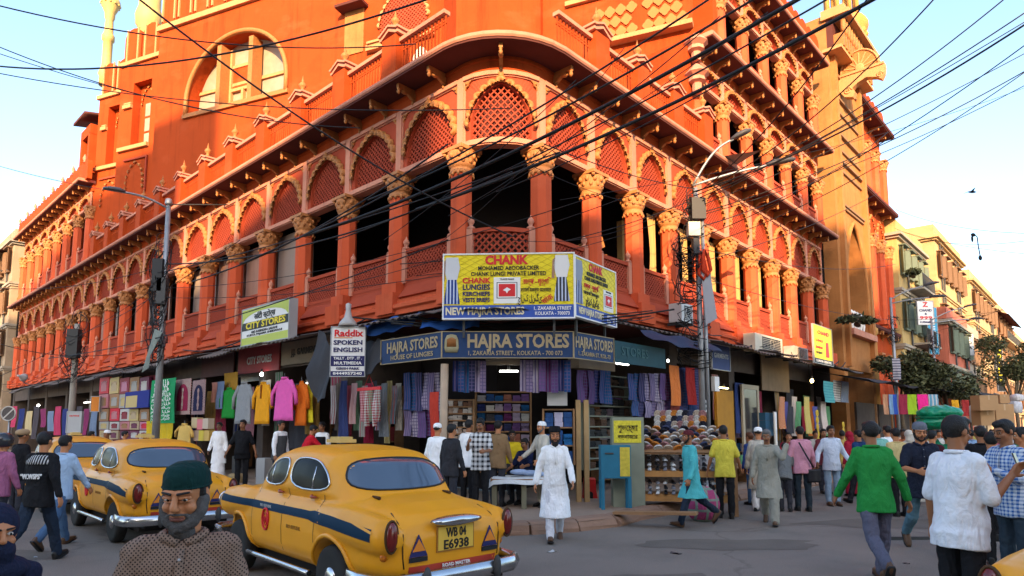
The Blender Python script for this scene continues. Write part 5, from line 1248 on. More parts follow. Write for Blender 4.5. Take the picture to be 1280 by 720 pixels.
# shelves of folded cloth in the corner shop
def shelf(label, M, w_, zb, zt, nrow, ncol, pal, depth=.3, fm=M_WD, gap=.0):
    t = thing('shop_shelf', label, 'shelf', M @ Matrix.Translation((0, 0, zb))); h = zt - zb
    for r_ in range(nrow + 1):
        b = MB(); z = h * r_ / nrow; b.span((-w_ / 2, -depth, z - .015), (w_ / 2, .0, z + .015)); link('shelf_board', b.mesh('shelf_board', fm), t)
    for sx in (-1, 1): b = MB(); b.span((sx * (w_ / 2 + .03) - .02, -depth, -.02), (sx * (w_ / 2 + .03) + .02, 0.01, h + .02)); link('shelf_side', b.mesh('shelf_side', fm), t)
    for r_ in range(nrow):
        for c_ in range(ncol):
            if rnd.random() < gap: continue
            cw = w_ / ncol; hh = h / nrow * rnd.uniform(.55, .85); key = pal[rnd.randrange(len(pal))]
            b = MB(); n = 3
            for k in range(n): b.span((-cw * .44 + rnd.uniform(-.01, .01), -depth * .9, hh * k / n + .003), (cw * .44 + rnd.uniform(-.01, .01), -.02 + rnd.uniform(-.03, .02), hh * (k + 1) / n))
            link('folded_cloth', b.mesh('folded_cloth', key), t, Matrix.Translation((-w_ / 2 + cw * (c_ + .5), 0, h * r_ / nrow + .015)))
PAL = [cloth(c) for c in lun] + [cloth((.5, .48, .44)), cloth((.3, .28, .3)), cloth((.25, .1, .07)), cloth((.06, .06, .07))]
FCs = PLN('C', 14.9)[4]
M, w_, zb, zt = rect('C', 15.3, 596, 490, 662, 590); shelf('dark shelf of folded cloth at the back of the corner shop', M, w_, zb, zt, 8, 6, PAL)
M, w_, zb, zt = rect('C', 14.7, 560, 500, 590, 560); shelf('shelf of small boxes right of the pale post', M, w_, zb, zt, 7, 5, [cloth((.45, .33, .25)), cloth((.5, .45, .4)), cloth((.2, .1, .06)), cloth((.02, .02, .02))], .2)
M, w_, zb, zt = rect('C', 14.5, 681, 512, 716, 580); shelf('glass counter shelf of blue cloth behind the walking man in white', M, w_, zb, zt, 3, 3, [cloth((.02, .12, .3)), cloth((.45, .42, .55)), cloth((.03, .08, .22))], .2)
M, w_, zb, zt = rect('R', .35, 737, 470, 789, 585); shelf('grey green shoe cabinet right of the wooden door frame', M, w_, zb, zt, 9, 7, [S_BK, cloth((.03, .03, .03)), cloth((.1, .06, .04))], .25, mat('grey_green_paint', (.22, .24, .18), .7, .2, 4), .15)
M, w_, zb, zt = rect('C', 14.3, 684, 489, 709, 507); b = MB(); b.span((-w_ / 2, -.02, zb), (w_ / 2, .02, zt)); tag(link('price_card', b.mesh('price_card', flat('grey_card', (.42, .4, .38))), None, M), 'blank pale grey card hanging in the corner shop', 'card')
M, w_, zb, zt = rect('R', .55, 723, 447, 768, 462); b = MB(); b.span((-w_ / 2, -.3, zb), (w_ / 2, .02, zt)); tag(link('wooden_box', b.mesh('wooden_box', mat('beige_board', (.34, .27, .19), .8, .2, 3)), None, M), 'beige boxed shutter housing under the right flank board', 'box')
M, w_, zb, zt = rect('C', 14.2, 607, 449, 650, 456); b = MB(); b.span((-w_ / 2, -.1, zb), (w_ / 2, .02, zt)); tag(link('wooden_box', b.mesh('wooden_box', mat('beige_board', (.34, .27, .19))), None, M), 'beige lintel board at the centre of the corner shop', 'box')

# ---- cap and shoe stall on the right
SF_ = frame(Vector((3.5, 13.55, 0)), Vector((-.985, .17, 0)), Vector((-.17, -.985, 0)))
st = thing('market_stall', 'wooden shoe rack stall with shelves of black and white shoes by the kerb', 'stall', SF_)
for z0, z1 in ((.28, .42), (.78, .9)): b = MB(); b.span((-1.05, -.7, z0), (1.05, .02, z1)); link('shelf_board', b.mesh('shelf_board', mat('orange_wood', (.42, .2, .06), .7, .25, 5, .3, 20)), st)
for x in (-1.05, 1.05):
    for y in (-.65, -.02): b = MB(); b.span((x - .05, y - .04, .0), (x + .05, y + .04, 1.3)); link('stall_leg', b.mesh('stall_leg', M_WD), st)
b = MB(); b.add([(-1.05, -.02, 1.28), (1.05, -.02, 1.28), (1.05, -.9, 1.75), (-1.05, -.9, 1.75)], [(0, 1, 2, 3)]); b.add([(-1.05, -.02, 1.24), (1.05, -.02, 1.24), (1.05, -.9, 1.71), (-1.05, -.9, 1.71)], [(0, 1, 2, 3)]); link('sloping_top', b.mesh('sloping_top', M_WD), st)
def shoe_mesh(m, s=1.0):
    b = MB(); rings = []
    for t_, hw, h in ((0, .02, .04), (.06, .034, .075), (.3, .036, .08), (.5, .034, .06), (.75, .042, .045), (.95, .032, .03), (1, .01, .02)):
        y = (t_ - .5) * .27 * s; rings.append([Vector((hw * s * math.cos(a), y, max(0, (h * .5 + h * .5 * math.sin(a)) * s))) for a in np.linspace(0, 2 * math.pi, 9)[:-1]])
    b.loft(rings); b.box((0, 0, .008), (.07 * s, .27 * s, .016)); return b.mesh('shoe', m)
SHO = [shoe_mesh(flat('black_shoe', (.015, .015, .016), .4)), shoe_mesh(flat('white_shoe', (.6, .6, .58), .5)), shoe_mesh(flat('grey_shoe', (.2, .2, .22), .5))]
for r_, (z, y, pat) in enumerate(((.43, -.08, 1), (.53, -.12, 1), (.63, -.16, 2), (.91, -.1, 0), (1.0, -.16, 0), (1.1, -.2, 2), (1.2, -.26, 0))):
    for i in range(13):
        k = SHO[(i * 7 + r_ * 3 + pat) % 3 if i % 3 else pat]
        tag(link('shoe', k, None, SF_ @ Matrix.Translation((-.96 + .16 * i, y + rnd.uniform(-.02, .02), z)) @ Matrix.Rotation(rnd.uniform(-.15, .15), 4, 'Z')), 'small shoe in the packed rows of the wooden rack stall', 'shoe', 'shoes on the rack stall')
def cap_mesh(m):
    b = MB(); b.lathe([(.09, 0), (.096, .015), (.09, .04), (.065, .056), (.02, .06), (.004, .061)], 10); return b.mesh('cap', m)
CAPS = [cap_mesh(cloth(c)) for c in ((.5, .49, .47), (.42, .4, .38), (.42, .34, .27), (.02, .02, .03), (.45, .16, .03), (.3, .15, .15), (.04, .05, .1))]
CN = ['white', 'white', 'cream', 'black', 'orange', 'pink', 'blue']
for r_ in range(7):
    for i in range(10):
        k = (i * 5 + r_ * 3 + (i * r_) % 2) % 7; v = (r_ + .5) / 7
        M = SF_ @ Matrix.Translation((-.95 + .2 * i + .06 * (r_ % 2), -.05 - .85 * v, 1.30 + .47 * v + .02)) @ Matrix.Rotation(R(40), 4, 'X') @ Matrix.Rotation(rnd.uniform(-.4, .4), 4, 'Y')
        tag(link('cap', CAPS[k], None, M), '%s prayer cap in the heap on the stall top' % CN[k], 'cap', '%s prayer caps heaped on the stall' % CN[k])
for r_ in range(3):
    for i in range(9):
        k = (i * 3 + r_) % 7; M = SF_ @ Matrix.Translation((-.1 - .12 * i + .5, -.95, 1.85 + .12 * r_)) @ Matrix.Rotation(R(75), 4, 'X')
        tag(link('cap', CAPS[k], None, M), '%s prayer cap pinned on the wall behind the stall' % CN[k], 'cap', '%s prayer caps behind the stall' % CN[k])
b = MB(); b.bar((0, 0, .05), (1.5, .1, .12), .22, .05, up=(0, 0, 1)); o = tag(b.build('plank', M_WD), 'loose wooden plank lying at the kerb below the stall', 'plank'); o.matrix_world = frame(gnd(768, 644, .18), Vector((.86, -.5, 0)).normalized(), Vector((.5, .86, 0)).normalized())
# blue cabinet on legs with the grey green box, red stool, cloth covered table
p = gnd(772, 638, .16); M = frame(Vector((p.x, p.y + .1, .16)), Vector((-1, 0, 0)), Vector((0, -1, 0)))
t = thing('blue_cabinet', 'small blue metal cabinet on legs with a torn yellow poster', 'cabinet', M); m_ = mat('blue_enamel', (.02, .15, .24), .55, .2, 4, stain=.4)
b = MB(); b.span((-.3, -.35, .62), (.3, 0, 1.28)); link('cabinet_box', b.mesh('cabinet_box', m_), t)
for x in (-.27, .27):
    for y in (-.32, -.03): b = MB(); b.span((x - .035, y - .03, 0), (x + .035, y + .03, .62)); link('leg', b.mesh('leg', m_), t)
b = MB(); b.span((-.28, .002, .66), (-.08, .012, 1.24)); link('poster', b.mesh('poster', mat('torn_yellow_poster', (.55, .43, .05), .8, .45, 14.)), t)
b = MB(); b.span((.05, .002, 1.1), (.22, .02, 1.13)); link('louvre', b.mesh('louvre', M_BK2), t)
t = thing('junction_box', 'grey green electric box with a bright yellow poster behind the blue cabinet', 'electric box', M @ Matrix.Translation((-.3, -.42, 0)))
b = MB(); b.span((-.36, -.3, 0), (.3, 0, 1.85)); link('box_body', b.mesh('box_body', mat('grey_green_paint', (.22, .24, .18))), t); b = MB(); b.span((-.3, 0, 1.32), (.27, .012, 1.78)); link('poster', b.mesh('poster', mat('yellow_printed_poster', (.62, .52, .04), .8, .5, 22.)), t)
lettering(t, 'শুভেচ্ছা', .17, -.02, 1.62, .018, S_BK, .42, .005); lettering(t, 'বড়বাজার', .12, -.02, 1.44, .018, S_BK, .42, .005)
p = gnd(737, 622, .16); b = MB(); t = thing('plastic_stool', 'red plastic stool beside the shop door', 'stool', frame(Vector((p.x, p.y, .16)), Vector((-1, 0, 0)), Vector((0, -1, 0))))
b.lathe([(.24, 0), (.2, .2), (.185, .43), (.17, .46), (.02, .47)], 4, smooth=False, ph=R(45)); link('stool_body', b.mesh('stool_body', flat('red_plastic', (.45, .015, .015), .35)), t)
b = MB(); b.add([(x * .06, .19, z) for x, z in round_arch(1, .1, .16, 0, 6)], [list(range(15))]); link('stool_opening', b.mesh('stool_opening', M_DK), t)
p = gnd(655, 636, .16); t = thing('cloth_table', 'low bench table under a white cloth in front of the corner shop', 'table', frame(Vector((p.x, p.y + .3, .16)), Vector((-1, 0, 0)), Vector((0, -1, 0))))
b = MB(); b.sheet(lambda u, v: ((u - .5) * 1.5, (v - .5) * .9, .62 - .10 * max(0, abs(u - .5) * 2 - .85) / .15 - .12 * max(0, abs(v - .5) * 2 - .8) / .2 + .012 * math.sin(u * 11) * math.sin(v * 8)), 24, 16); link('table_cloth', b.mesh('table_cloth', cloth((.60, .61, .60))), t)
b = MB(); b.span((-.68, -.38, .52), (.68, .38, .6)); link('table_top', b.mesh('table_top', M_WD), t)
for x in (-.6, 0, .6):
    for y in (-.32, .32): b = MB(); b.span((x - .05, y - .05, 0), (x + .05, y + .05, .52)); link('leg', b.mesh('leg', mat('mossy_wood', (.16, .15, .10), .9)), t)
b = MB()
for k in range(3): b.ball((-.2 + .22 * k, -.05, .68 + .02 * k), (.2, .14, .06), 12, 6)
o = tag(b.build('cloth_bundle', cloth((.33, .42, .60))), 'light blue cloth lying folded on the white table', 'cloth'); o.matrix_world = t.matrix_world @ Matrix.Translation((-.15, .1, 0))

# right side shops past the pole
M, w_, zb, zt = rect('R', .1, 897, 488, 918, 570); b = MB(); b.span((-w_ / 2, -.1, .16), (w_ / 2, 0, zt)); tag(link('painted_door', b.mesh('painted_door', mat('ochre_door_panel', (.42, .20, .02), .7, .2, 3)), None, M), 'ochre yellow door panel lit by a lamp right of the pole', 'door')  # door in one even ochre
M, w_, zb, zt = rect('R', .25, 928, 487, 950, 570); t, h = board('glass_door', 'cream framed glass door on the right side shops', 'door', M, w_ * .75, .16, zt, M_PANE, mat('cream_door_frame', (.42, .36, .26), .7), fw=.16)
M, w_, zb, zt = rect('R', .3, 952, 436, 986, 489); t, h = board('shutter_box', 'tan boarded shop front panel under the right awning', 'panel', M, w_, zb, zt, mat('tan_boarding', (.22, .15, .09), .8, .25, 3, streak=.4), None)
M, w_, zb, zt = rect('R', .5, 957, 516, 967, 545)
for k in range(3): b = MB(); z = zb + (zt - zb) * k / 3; b.span((-w_ / 2, -.3, z + .01), (w_ / 2, 0, z + (zt - zb) / 3)); tag(link('blue_carton', b.mesh('blue_carton', mat('dull_blue_carton', (.03, .10, .18), .8)), None, M), '%s dull blue carton in the stack right of the glass door' % ['lowest', 'middle', 'topmost'][k], 'carton', 'blue cartons by the glass door')
post('white wooden pole leaning at the right stalls', 'R', 1.0, 971, 515, 640, .06, S_WH)
hang('turquoise printed cloth hanging near the yellow lamp', 'R', 1.2, 1030, 477, 1042, 503, cloth((.12, .42, .42), 'plaid', (.05, .25, .3), 9.), 1, .02); hang('white and grey printed cloth right of the turquoise one', 'R', 1.2, 1042, 476, 1051, 502, cloth((.6, .6, .58), 'check', (.1, .1, .12), 10.), 1, .02); hang('striped blue cloth at the end of the right stalls', 'R', 1.2, 1052, 477, 1061, 503, cloth((.1, .16, .3), 'stripev', (.5, .5, .5), 12.), 1, .02)
gcol = [((.5, .15, .04), 'orange'), ((.4, .03, .05), 'red'), ((.6, .5, .45), 'cream'), ((.1, .1, .3), 'blue'), ((.5, .4, .06), 'yellow'), ((.12, .3, .14), 'green'), ((.05, .05, .06), 'black')]
for i in range(12):
    c, nm = gcol[(i * 3) % 7]; x = 975 + i * 5.2; hang('%s garment hanging at the right stalls, %s' % (nm, 'in the front row' if i % 2 else 'in the back row'), 'R', .9 - .3 * (i % 2), x, 496 + (i % 3) * 6, x + 6, 536 + (i % 4) * 3, cloth(c, None if i % 3 else 'dots', (.6, .5, .4), 14.), 1.2, .05, .1, group='garments at the right stalls')
disc = MB(); disc.tube([(0, 0, 0), (0, .03, 0)], .13, 14); disc.tube([(.07 * math.cos(a), .035, .07 * math.sin(a)) for a in np.linspace(0, 6.28, 13)[:-1]], .012, 4, closed=True); dme = disc.mesh('yellow_disc', flat('yellow_disc_paint', (.62, .42, .03)))
M, w_, zb, zt = rect('R', 1.5, 1012, 512, 1024, 560)
for k in range(7): tag(link('yellow_disc', dme, None, M @ Matrix.Translation((0, .1, zt - .14 - .25 * k))), 'round yellow bangle card hanging in the vertical string at the right stalls', 'card', 'yellow cards on the string')
M, w_, zb, zt = rect('R', 1.5, 1047, 528, 1054, 545)
for k in range(3): tag(link('yellow_disc', dme, None, M @ Matrix.Translation((0, .1, zt - .1 - .25 * k))), 'round yellow bangle card beside the man in the pale shirt', 'card', 'yellow cards beside the pale shirt')
# tables of goods along the right shops
tb2 = MB(); tb2.span((-1.4, -.5, .66), (1.4, .35, .74))
for i, s in enumerate((6.6, 9.9, 13.2, 16.5)):
    t = thing('goods_table', '%s goods table in front of the right side shops' % ['nearest', 'second', 'third', 'farthest'][i], 'table', FR(s, 1.5, 0)); link('table_top', tb2.mesh('table_top', M_WD) if i == 0 else bpy.data.meshes['table_top.001'] if False else tb2.mesh('table_top', M_WD), t)
    for x in (-1.3, 1.3): b = MB(); b.span((x - .05, -.4, .1), (x + .05, .25, .66)); link('leg', b.mesh('leg', M_WD), t)
    for k in range(14):
        c, nm = gcol[(k * 3 + i) % 7]; b = MB(); hh = rnd.uniform(.06, .3); b.box((0, 0, hh / 2), (.26, .34, hh)); tag(link('folded_garment', b.mesh('folded_garment', cloth(c)), None, FR(s + (k % 7 - 3) * .38, 1.35 + .35 * (k // 7 - .5), .745) @ Matrix.Rotation(rnd.uniform(-.2, .2), 4, 'Z')), '%s folded garment piled on the %s goods table' % (nm, ['nearest', 'second', 'third', 'farthest'][i]), 'garment', 'folded garments on the goods tables')

# left far shops: shelves of blue and dark cloth and clutter
for i, s in enumerate((19, 24, 29, 34, 39, 44)):
    shelf('%s deep shop shelf under the far part of the left facade' % ['nearest', 'second', 'third', 'fourth', 'fifth', 'farthest'][i], FL(s, -1.2), 3.6, .3, 3.2, 5, 7, [cloth((.03, .06, .3)), cloth((.02, .03, .12)), cloth((.3, .1, .1)), cloth((.25, .25, .3)), cloth((.04, .04, .05))], .3)
for i, s in enumerate((6.0, 11.0, 15.5)):
    shelf('%s shelf of folded shirts behind the hanging kurtas' % ['right', 'middle', 'left'][i], FL(s, -1.4), 3.4, .3, 3.0, 5, 7, [cloth((.4, .3, .1)), cloth((.3, .05, .05)), cloth((.35, .33, .3)), cloth((.05, .05, .06)), cloth((.1, .06, .05))], .3)
for i, s in enumerate((5, 7.5, 10, 13, 16, 19)):
    shelf('%s shop shelf under the right facade' % ['nearest', 'second', 'third', 'fourth', 'fifth', 'farthest'][i], FR(s, -1.2), 2.0, .3, 3.0, 5, 5, PAL, .3)
fg = [((.4, .04, .1), 'magenta'), ((.02, .03, .14), 'royal blue'), ((.45, .36, .2), 'beige'), ((.06, .05, .06), 'black'), ((.2, .03, .1), 'maroon'), ((.15, .2, .3), 'slate')]
for i in range(12):
    c, nm = fg[i % 6]; x = 14 + i * 9; hang('%s garment hung at the far left shops, %s' % (nm, 'nearer the edge of the photo' if i < 6 else 'nearer the red display wall'), 'L', .8, x, 508 + (i % 3) * 3, x + 7, 534 + (i % 4) * 5, cloth(c), 1.2, .06, group='garments at the far left shops')
# lit shop lamps
def lamp(label, p, r, col, es, tube=False, d=None):
    r *= .62; es *= .5; d = d * .7 if d else d
    t = thing('shop_lamp', label, 'lamp', Matrix.Translation(p)); b = MB(); m_ = mat('lit_%s_%d' % ('tube' if tube else 'bulb', int(col[2] * 100)), col, .5, 0, 1, emit=col, es=es)
    if tube: b.tube([-d, d], .02, 8)
    else: b.ball((0, 0, 0), (r, r, r * 1.2), 10, 8)
    link('bulb', b.mesh('bulb', m_), t); c = MB(); c.lathe([(.03, 0), (.03, .1), (.01, .12)], 8, (0, 0, r * 1.1)); link('lamp_holder', c.mesh('lamp_holder', M_BK2), t)
WHL, YLL = (1.0, .97, .88), (1.0, .78, .30)
lamp('lit white bulb under the CITY STORES fascia', onplane(327, 468, P0 + nL * .3, nL), .09, WHL, 22)
lamp('lit white tube right of the orange kurta', onplane(383, 479, P0 - nL * .3, nL), .04, WHL, 14, True, dL * .35)
lamp('lit white tube above the shoe cabinet', onplane(778, 455, P1 + nR * .3, nR), .04, WHL, 22, True, dR * .4)
lamp('small lit lamp under the teal board', onplane(835, 451, P1 + nR * .6, nR), .05, WHL, 20)
lamp('lit tube in the middle of the corner shop', at(636, 464, 14.9), .03, WHL, 8, True, Vector((.3, 0, 0)))
lamp('yellow lit tube above the ochre door', onplane(905, 485, P1 + nR * .5, nR), .03, YLL, 16, True, dR * .4)
lamp('bright yellowish bulb at the end of the right awning', onplane(1015, 476, P1 + nR * 1.2, nR), .10, YLL, 30)
lamp('small white lamp in the far left shops', onplane(48, 507, P0 + nL * .2, nL), .12, WHL, 14); lamp('bright white strip near the left pole', onplane(109, 503, P0 + nL * .2, nL), .1, WHL, 14, True, dL * .8)
m = MB(); M, w_, zb, zt = rect('L', -.6, 298, 463, 345, 476); m.span((-w_ / 2, -.05, zb), (w_ / 2, 0, zt)); tag(link('white_ceiling_panel', m.mesh('white_ceiling_panel', S_WH), None, M), 'white panel above the hanging kurtas', 'panel')  # flat panel in plain sign white

sq_ = lambda c, e=.6: math.copysign(abs(c) ** e, c)
cl_ = random.Random(21); CLC = [((.3, .28, .25), 'grey'), ((.28, .2, .1), 'tan'), ((.04, .06, .2), 'blue'), ((.25, .04, .05), 'red'), ((.05, .05, .055), 'black'), ((.4, .38, .35), 'white'), ((.06, .16, .12), 'green')]
ORD = ['first', 'second', 'third', 'fourth', 'fifth', 'sixth', 'seventh', 'eighth', 'ninth', 'tenth', 'eleventh', 'twelfth', 'thirteenth', 'fourteenth', 'fifteenth', 'sixteenth', 'seventeenth', 'eighteenth', 'nineteenth', 'twentieth']
for i in range(20):
    c, nm = CLC[(i * 3) % 7]; s = 2.6 + i * 1.15; w_, d_, h = cl_.uniform(.3, .6), cl_.uniform(.3, .5), cl_.uniform(.25, .75); b = MB()
    b.loft([[Vector((w_ / 2 * k_ * sq_(math.cos(a)), d_ / 2 * k_ * sq_(math.sin(a)), h * v)) for a in np.linspace(0, 6.283, 17)[:-1]] for v, k_ in ((0, .9), (.08, 1), (.6, 1.03), (.9, .9), (1, .6))]) if i % 2 else b.span((-w_ / 2, -d_ / 2, 0), (w_ / 2, d_ / 2, h))
    tag(link('sack' if i % 2 else 'carton', b.mesh('sack' if i % 2 else 'carton', cloth(c) if i % 2 else flat('carton_%s' % nm, c)), None, FL(s, .75 + .3 * (i % 3), .16) @ Matrix.Rotation(cl_.uniform(-.4, .4), 4, 'Z')), '%s %s of goods on the left pavement, %s from the corner' % (nm, 'sack' if i % 2 else 'carton', ORD[i]), 'sack' if i % 2 else 'carton', 'sacks and cartons on the left pavement')
for i in range(18):
    c, nm = [((.25, .03, .06), 'wine red'), ((.05, .05, .06), 'black'), ((.36, .33, .3), 'pale grey'), ((.03, .05, .16), 'dark blue'), ((.3, .18, .05), 'ochre'), ((.05, .13, .07), 'dark green'), ((.28, .12, .14), 'dull pink')][(i * 4) % 7]
    s = (5.2 + i * 1.05) if i < 10 else (5.5 + (i - 10) * 1.7); F_ = FL if i < 10 else FR; z = 3.55 - .2 * (i % 3)
    tag(link('hanging_cloth', wavy(.5 + .2 * (i % 3), z - 1.5 - .25 * (i % 4), z, 1.5, .05, cloth(c, 'stripev' if i % 3 == 0 else None, (.2, .18, .17), 9.), 0, .1), None, F_(s, .02 + .1 * (i % 2), 0)), '%s cloth hung at the back of the %s shops, %s from the corner' % (nm, 'left' if i < 10 else 'right', ORD[i if i < 10 else i - 10]), 'cloth', 'cloths hung at the back of the shops')
# ================================================================= taxis
M_TX = mat('taxi_yellow_paint', (.76, .31, .008), .42, .1, 3., spec=.3, coat=.15, stain=.28)
M_TB = mat('taxi_blue_band', (.006, .028, .06), .6, .1, 3., spec=.08)
M_CH = mat('worn_chrome', (.55, .55, .56), .22, .15, 9., metal=1.0)
M_TG = mat('taxi_window_glass', (.012, .013, .014), .2, .1, 2., spec=.05)
M_TL = mat('tail_lamp_red', (.13, .008, .006), .2, .2, 20., spec=.6); M_TA = mat('amber_lamp', (.5, .14, .01), .25, .1, 10.)
M_TY = mat('tyre_rubber', (.022, .021, .02), .85, .3, 8.); M_RIM = mat('dusty_wheel_rim', (.35, .33, .30), .5, .2, 6., metal=.5)
M_DKL = mat('dark_seam', (.06, .025, .004), .6); M_PLT = mat('plate_yellow', (.72, .45, .06), .5, .1, 6.)
def sq(c, e): return math.copysign(abs(c) ** e, c)
def superring(x, w_, z0, z1, e=.55, n=28, tumble=0.0, crown=0.0):
    r = []; zc, hh = (z0 + z1) / 2, (z1 - z0) / 2
    for k in range(n):
        a = 2 * math.pi * k / n; z = zc + hh * sq(math.sin(a), e); y = w_ * sq(math.cos(a), e)
        y *= 1 - tumble * max(0, (z - z0) / (z1 - z0)); r.append(Vector((x, y, z)))
    return r
def bake_mods(o):
    dg = bpy.context.evaluated_depsgraph_get(); me = bpy.data.meshes.new_from_object(o.evaluated_get(dg)); return me
def build_taxi():
    h = MB()
    h.loft([superring(*a) for a in ((-2.13, .50, .44, .80), (-2.07, .64, .37, .92), (-1.95, .71, .33, .99), (-1.7, .76, .30, 1.06), (-1.3, .79, .28, 1.12), (-.9, .80, .27, 1.13), (0, .805, .27, 1.13), (.8, .80, .27, 1.12), (1.3, .76, .29, 1.08), (1.75, .68, .33, 1.04), (2.02, .56, .38, .96), (2.12, .42, .45, .84))])
    h.loft([superring(x, w_, .95, z, .52, 28, .17) for x, w_, z in ((-1.40, .60, 1.06), (-1.25, .67, 1.2), (-1.04, .73, 1.425), (-.78, .765, 1.55), (-.4, .775, 1.59), (0, .775, 1.60), (.35, .765, 1.585), (.62, .745, 1.53), (.85, .72, 1.33), (1.05, .69, 1.10))])
    for sy in (-1, 1):
        h.loft([[Vector((x, sy * (.68 + dy) + r * math.cos(a), z + r * 1.25 * math.sin(a))) for a in np.linspace(0, 2 * math.pi, 17)[:-1]] for x, r, z, dy in ((-2.12, .05, .78, -.04), (-2.08, .10, .79, -.03), (-1.98, .135, .80, 0), (-1.7, .155, .81, .0), (-1.3, .16, .83, -.0), (-.9, .14, .84, -.0), (-.6, .09, .84, -.01), (-.45, .03, .84, -.02))])
        h.loft([[Vector((x, sy * (.66 + dy) + r * math.cos(a), z + r * 1.2 * math.sin(a))) for a in np.linspace(0, 2 * math.pi, 17)[:-1]] for x, r, z, dy in ((2.16, .06, .80, -.07), (2.1, .13, .80, -.05), (1.9, .16, .82, -.02), (1.5, .17, .86, -.01), (1.1, .15, .88, -.0), (.75, .10, .88, -.0), (.5, .03, .88, -.01))])
    me = h.mesh('taxi_hull', M_TX); o = link('body', me)
    m = o.modifiers.new('r', 'REMESH'); m.mode = 'VOXEL'; m.voxel_size = .02
    m = o.modifiers.new('s', 'SMOOTH'); m.iterations = 7; m.factor = .5
    cut = MB()
    for x in (-1.12, 1.34):
        for sy in (-1, 1): cut.tube([(x, sy * .44, .33), (x, sy * 1.1, .33)], .375, 28)
    co = link('cutter', cut.mesh('cutter', M_DK))
    m = o.modifiers.new('b', 'BOOLEAN'); m.operation = 'DIFFERENCE'; m.object = co; m.solver = 'EXACT'
    body = bake_mods(o); body.name = 'taxi_body'
    bpy.data.objects.remove(o); bpy.data.objects.remove(co)
    body.polygons.foreach_set('use_smooth', [True] * len(body.polygons)); body.materials.clear(); body.materials.append(M_TX)
    bm = bmesh.new(); bm.from_mesh(body); bvh = BVHTree.FromBMesh(bm); bm.free()
    t = thing('taxi', 'near yellow taxi with blue side band, rear towards the viewer, roof hiding the left shops', 'taxi')
    link('body', body, t)
    def hit(p, d, off):
        q = bvh.ray_cast(Vector(p), Vector(d)); return q[0] - Vector(d).normalized() * off if q[0] is not None else None
    def chaikin(p, n=2):
        for _ in range(n):
            q = []
            for a, b in zip(p, p[1:] + p[:1]): q += [(.75 * a[0] + .25 * b[0], .75 * a[1] + .25 * b[1]), (.25 * a[0] + .75 * b[0], .25 * a[1] + .75 * b[1])]
            p = q
        return p
    def patch(poly, axis, sgn, off, rings=10):
        cx = sum(p[0] for p in poly) / len(poly); cz = sum(p[1] for p in poly) / len(poly); vs = []; n = len(poly); edge = []
        def proj_(u, z):
            o_ = (u, sgn * 3, z) if axis == 'y' else (sgn * 3.5, u, z); d = (0, -sgn, 0) if axis == 'y' else (-sgn, 0, 0)
            return hit(o_, d, off) or Vector(o_)
        vs.append(proj_(cx, cz))
        for r_ in range(1, rings + 1):
            for p in poly:
                q = proj_(cx + (p[0] - cx) * r_ / rings, cz + (p[1] - cz) * r_ / rings); vs.append(q)
                if r_ == rings: edge.append(q)
        fs = [(0, 1 + k, 1 + (k + 1) % n) for k in range(n)]
        for r_ in range(rings - 1): fs += [(1 + r_ * n + k, 1 + r_ * n + (k + 1) % n, 1 + (r_ + 1) * n + (k + 1) % n, 1 + (r_ + 1) * n + k) for k in range(n)]
        b = MB(); b.add(vs, fs, 0, True); return b, edge
    def pane(poly, axis, sgn, name='window', rim=M_CH, rr=.012, mm=None):
        b, e = patch(poly, axis, sgn, .007); w_ = link(name, b.mesh(name, mm or M_TG), t); f = MB(); f.tube(e, rr, 6, closed=True); link('window_trim', f.mesh('window_trim', rim), w_); return w_
    def strip(pts, axis, sgn, hw, m, name, off=.003):
        b = MB(); vs = []
        for k, (u, z) in enumerate(pts):
            a = pts[max(0, k - 1)]; c = pts[min(len(pts) - 1, k + 1)]; dx, dz = c[0] - a[0], c[1] - a[1]; L_ = math.hypot(dx, dz); nx, nz = -dz / L_, dx / L_
            w2 = hw(k / (len(pts) - 1)) if callable(hw) else hw
            for j in (-1, -.5, 0, .5, 1):
                uu, zz = u + nx * w2 * j, z + nz * w2 * j; o_ = (uu, sgn * 3, zz) if axis == 'y' else (sgn * 3.5, uu, zz); d = (0, -sgn, 0) if axis == 'y' else (-sgn, 0, 0)
                vs.append(hit(o_, d, off) or (vs[-1].copy() if vs else Vector(o_)))
        b.add(vs, [(k * 5 + j, k * 5 + j + 1, (k + 1) * 5 + j + 1, (k + 1) * 5 + j) for k in range(len(pts) - 1) for j in range(4)], 0, True); return link(name, b.mesh(name, m), t)
    for sg in (-1, 1):
        pane(chaikin([(-.04, 1.135), (-.04, 1.44), (-.3, 1.47), (-.62, 1.44), (-.84, 1.33), (-.95, 1.135)]), 'y', sg)
        pane(chaikin([(.06, 1.135), (.06, 1.44), (.3, 1.45), (.52, 1.39), (.82, 1.135)]), 'y', sg)
        # vent bars inside the windows
        for x in (-.58, .5):
            b = MB(); b.tube([hit((x, sg * 3, z), (0, -sg, 0), .006) or Vector((x, sg * .7, z)) for z in (1.14, 1.25, 1.38)], .009, 5); link('quarter_bar', b.mesh('quarter_bar', M_CH), t)
        strip([(x, .885 - .02 * max(0, (-x - .55)) - .05 * max(0, (-x - 1.2))) for x in np.linspace(-1.93, 1.9, 40)], 'y', sg, lambda u: .044 if u > .32 else .058, M_TB, 'side_band', .004)
        strip([(x, 1.035 - .10 * max(0, -x - .85) ** 1.5 - .05 * max(0, .12 - (x + .62)) ** 1) for x in np.linspace(-1.95, -.62, 18)], 'y', sg, .012, M_TX, 'fender_crease', .006)
        strip([(-.01, z) for z in np.linspace(.36, 1.12, 10)], 'y', sg, .005, M_DKL, 'door_seam'); strip([(.86, z) for z in np.linspace(.36, 1.10, 10)], 'y', sg, .005, M_DKL, 'door_seam')
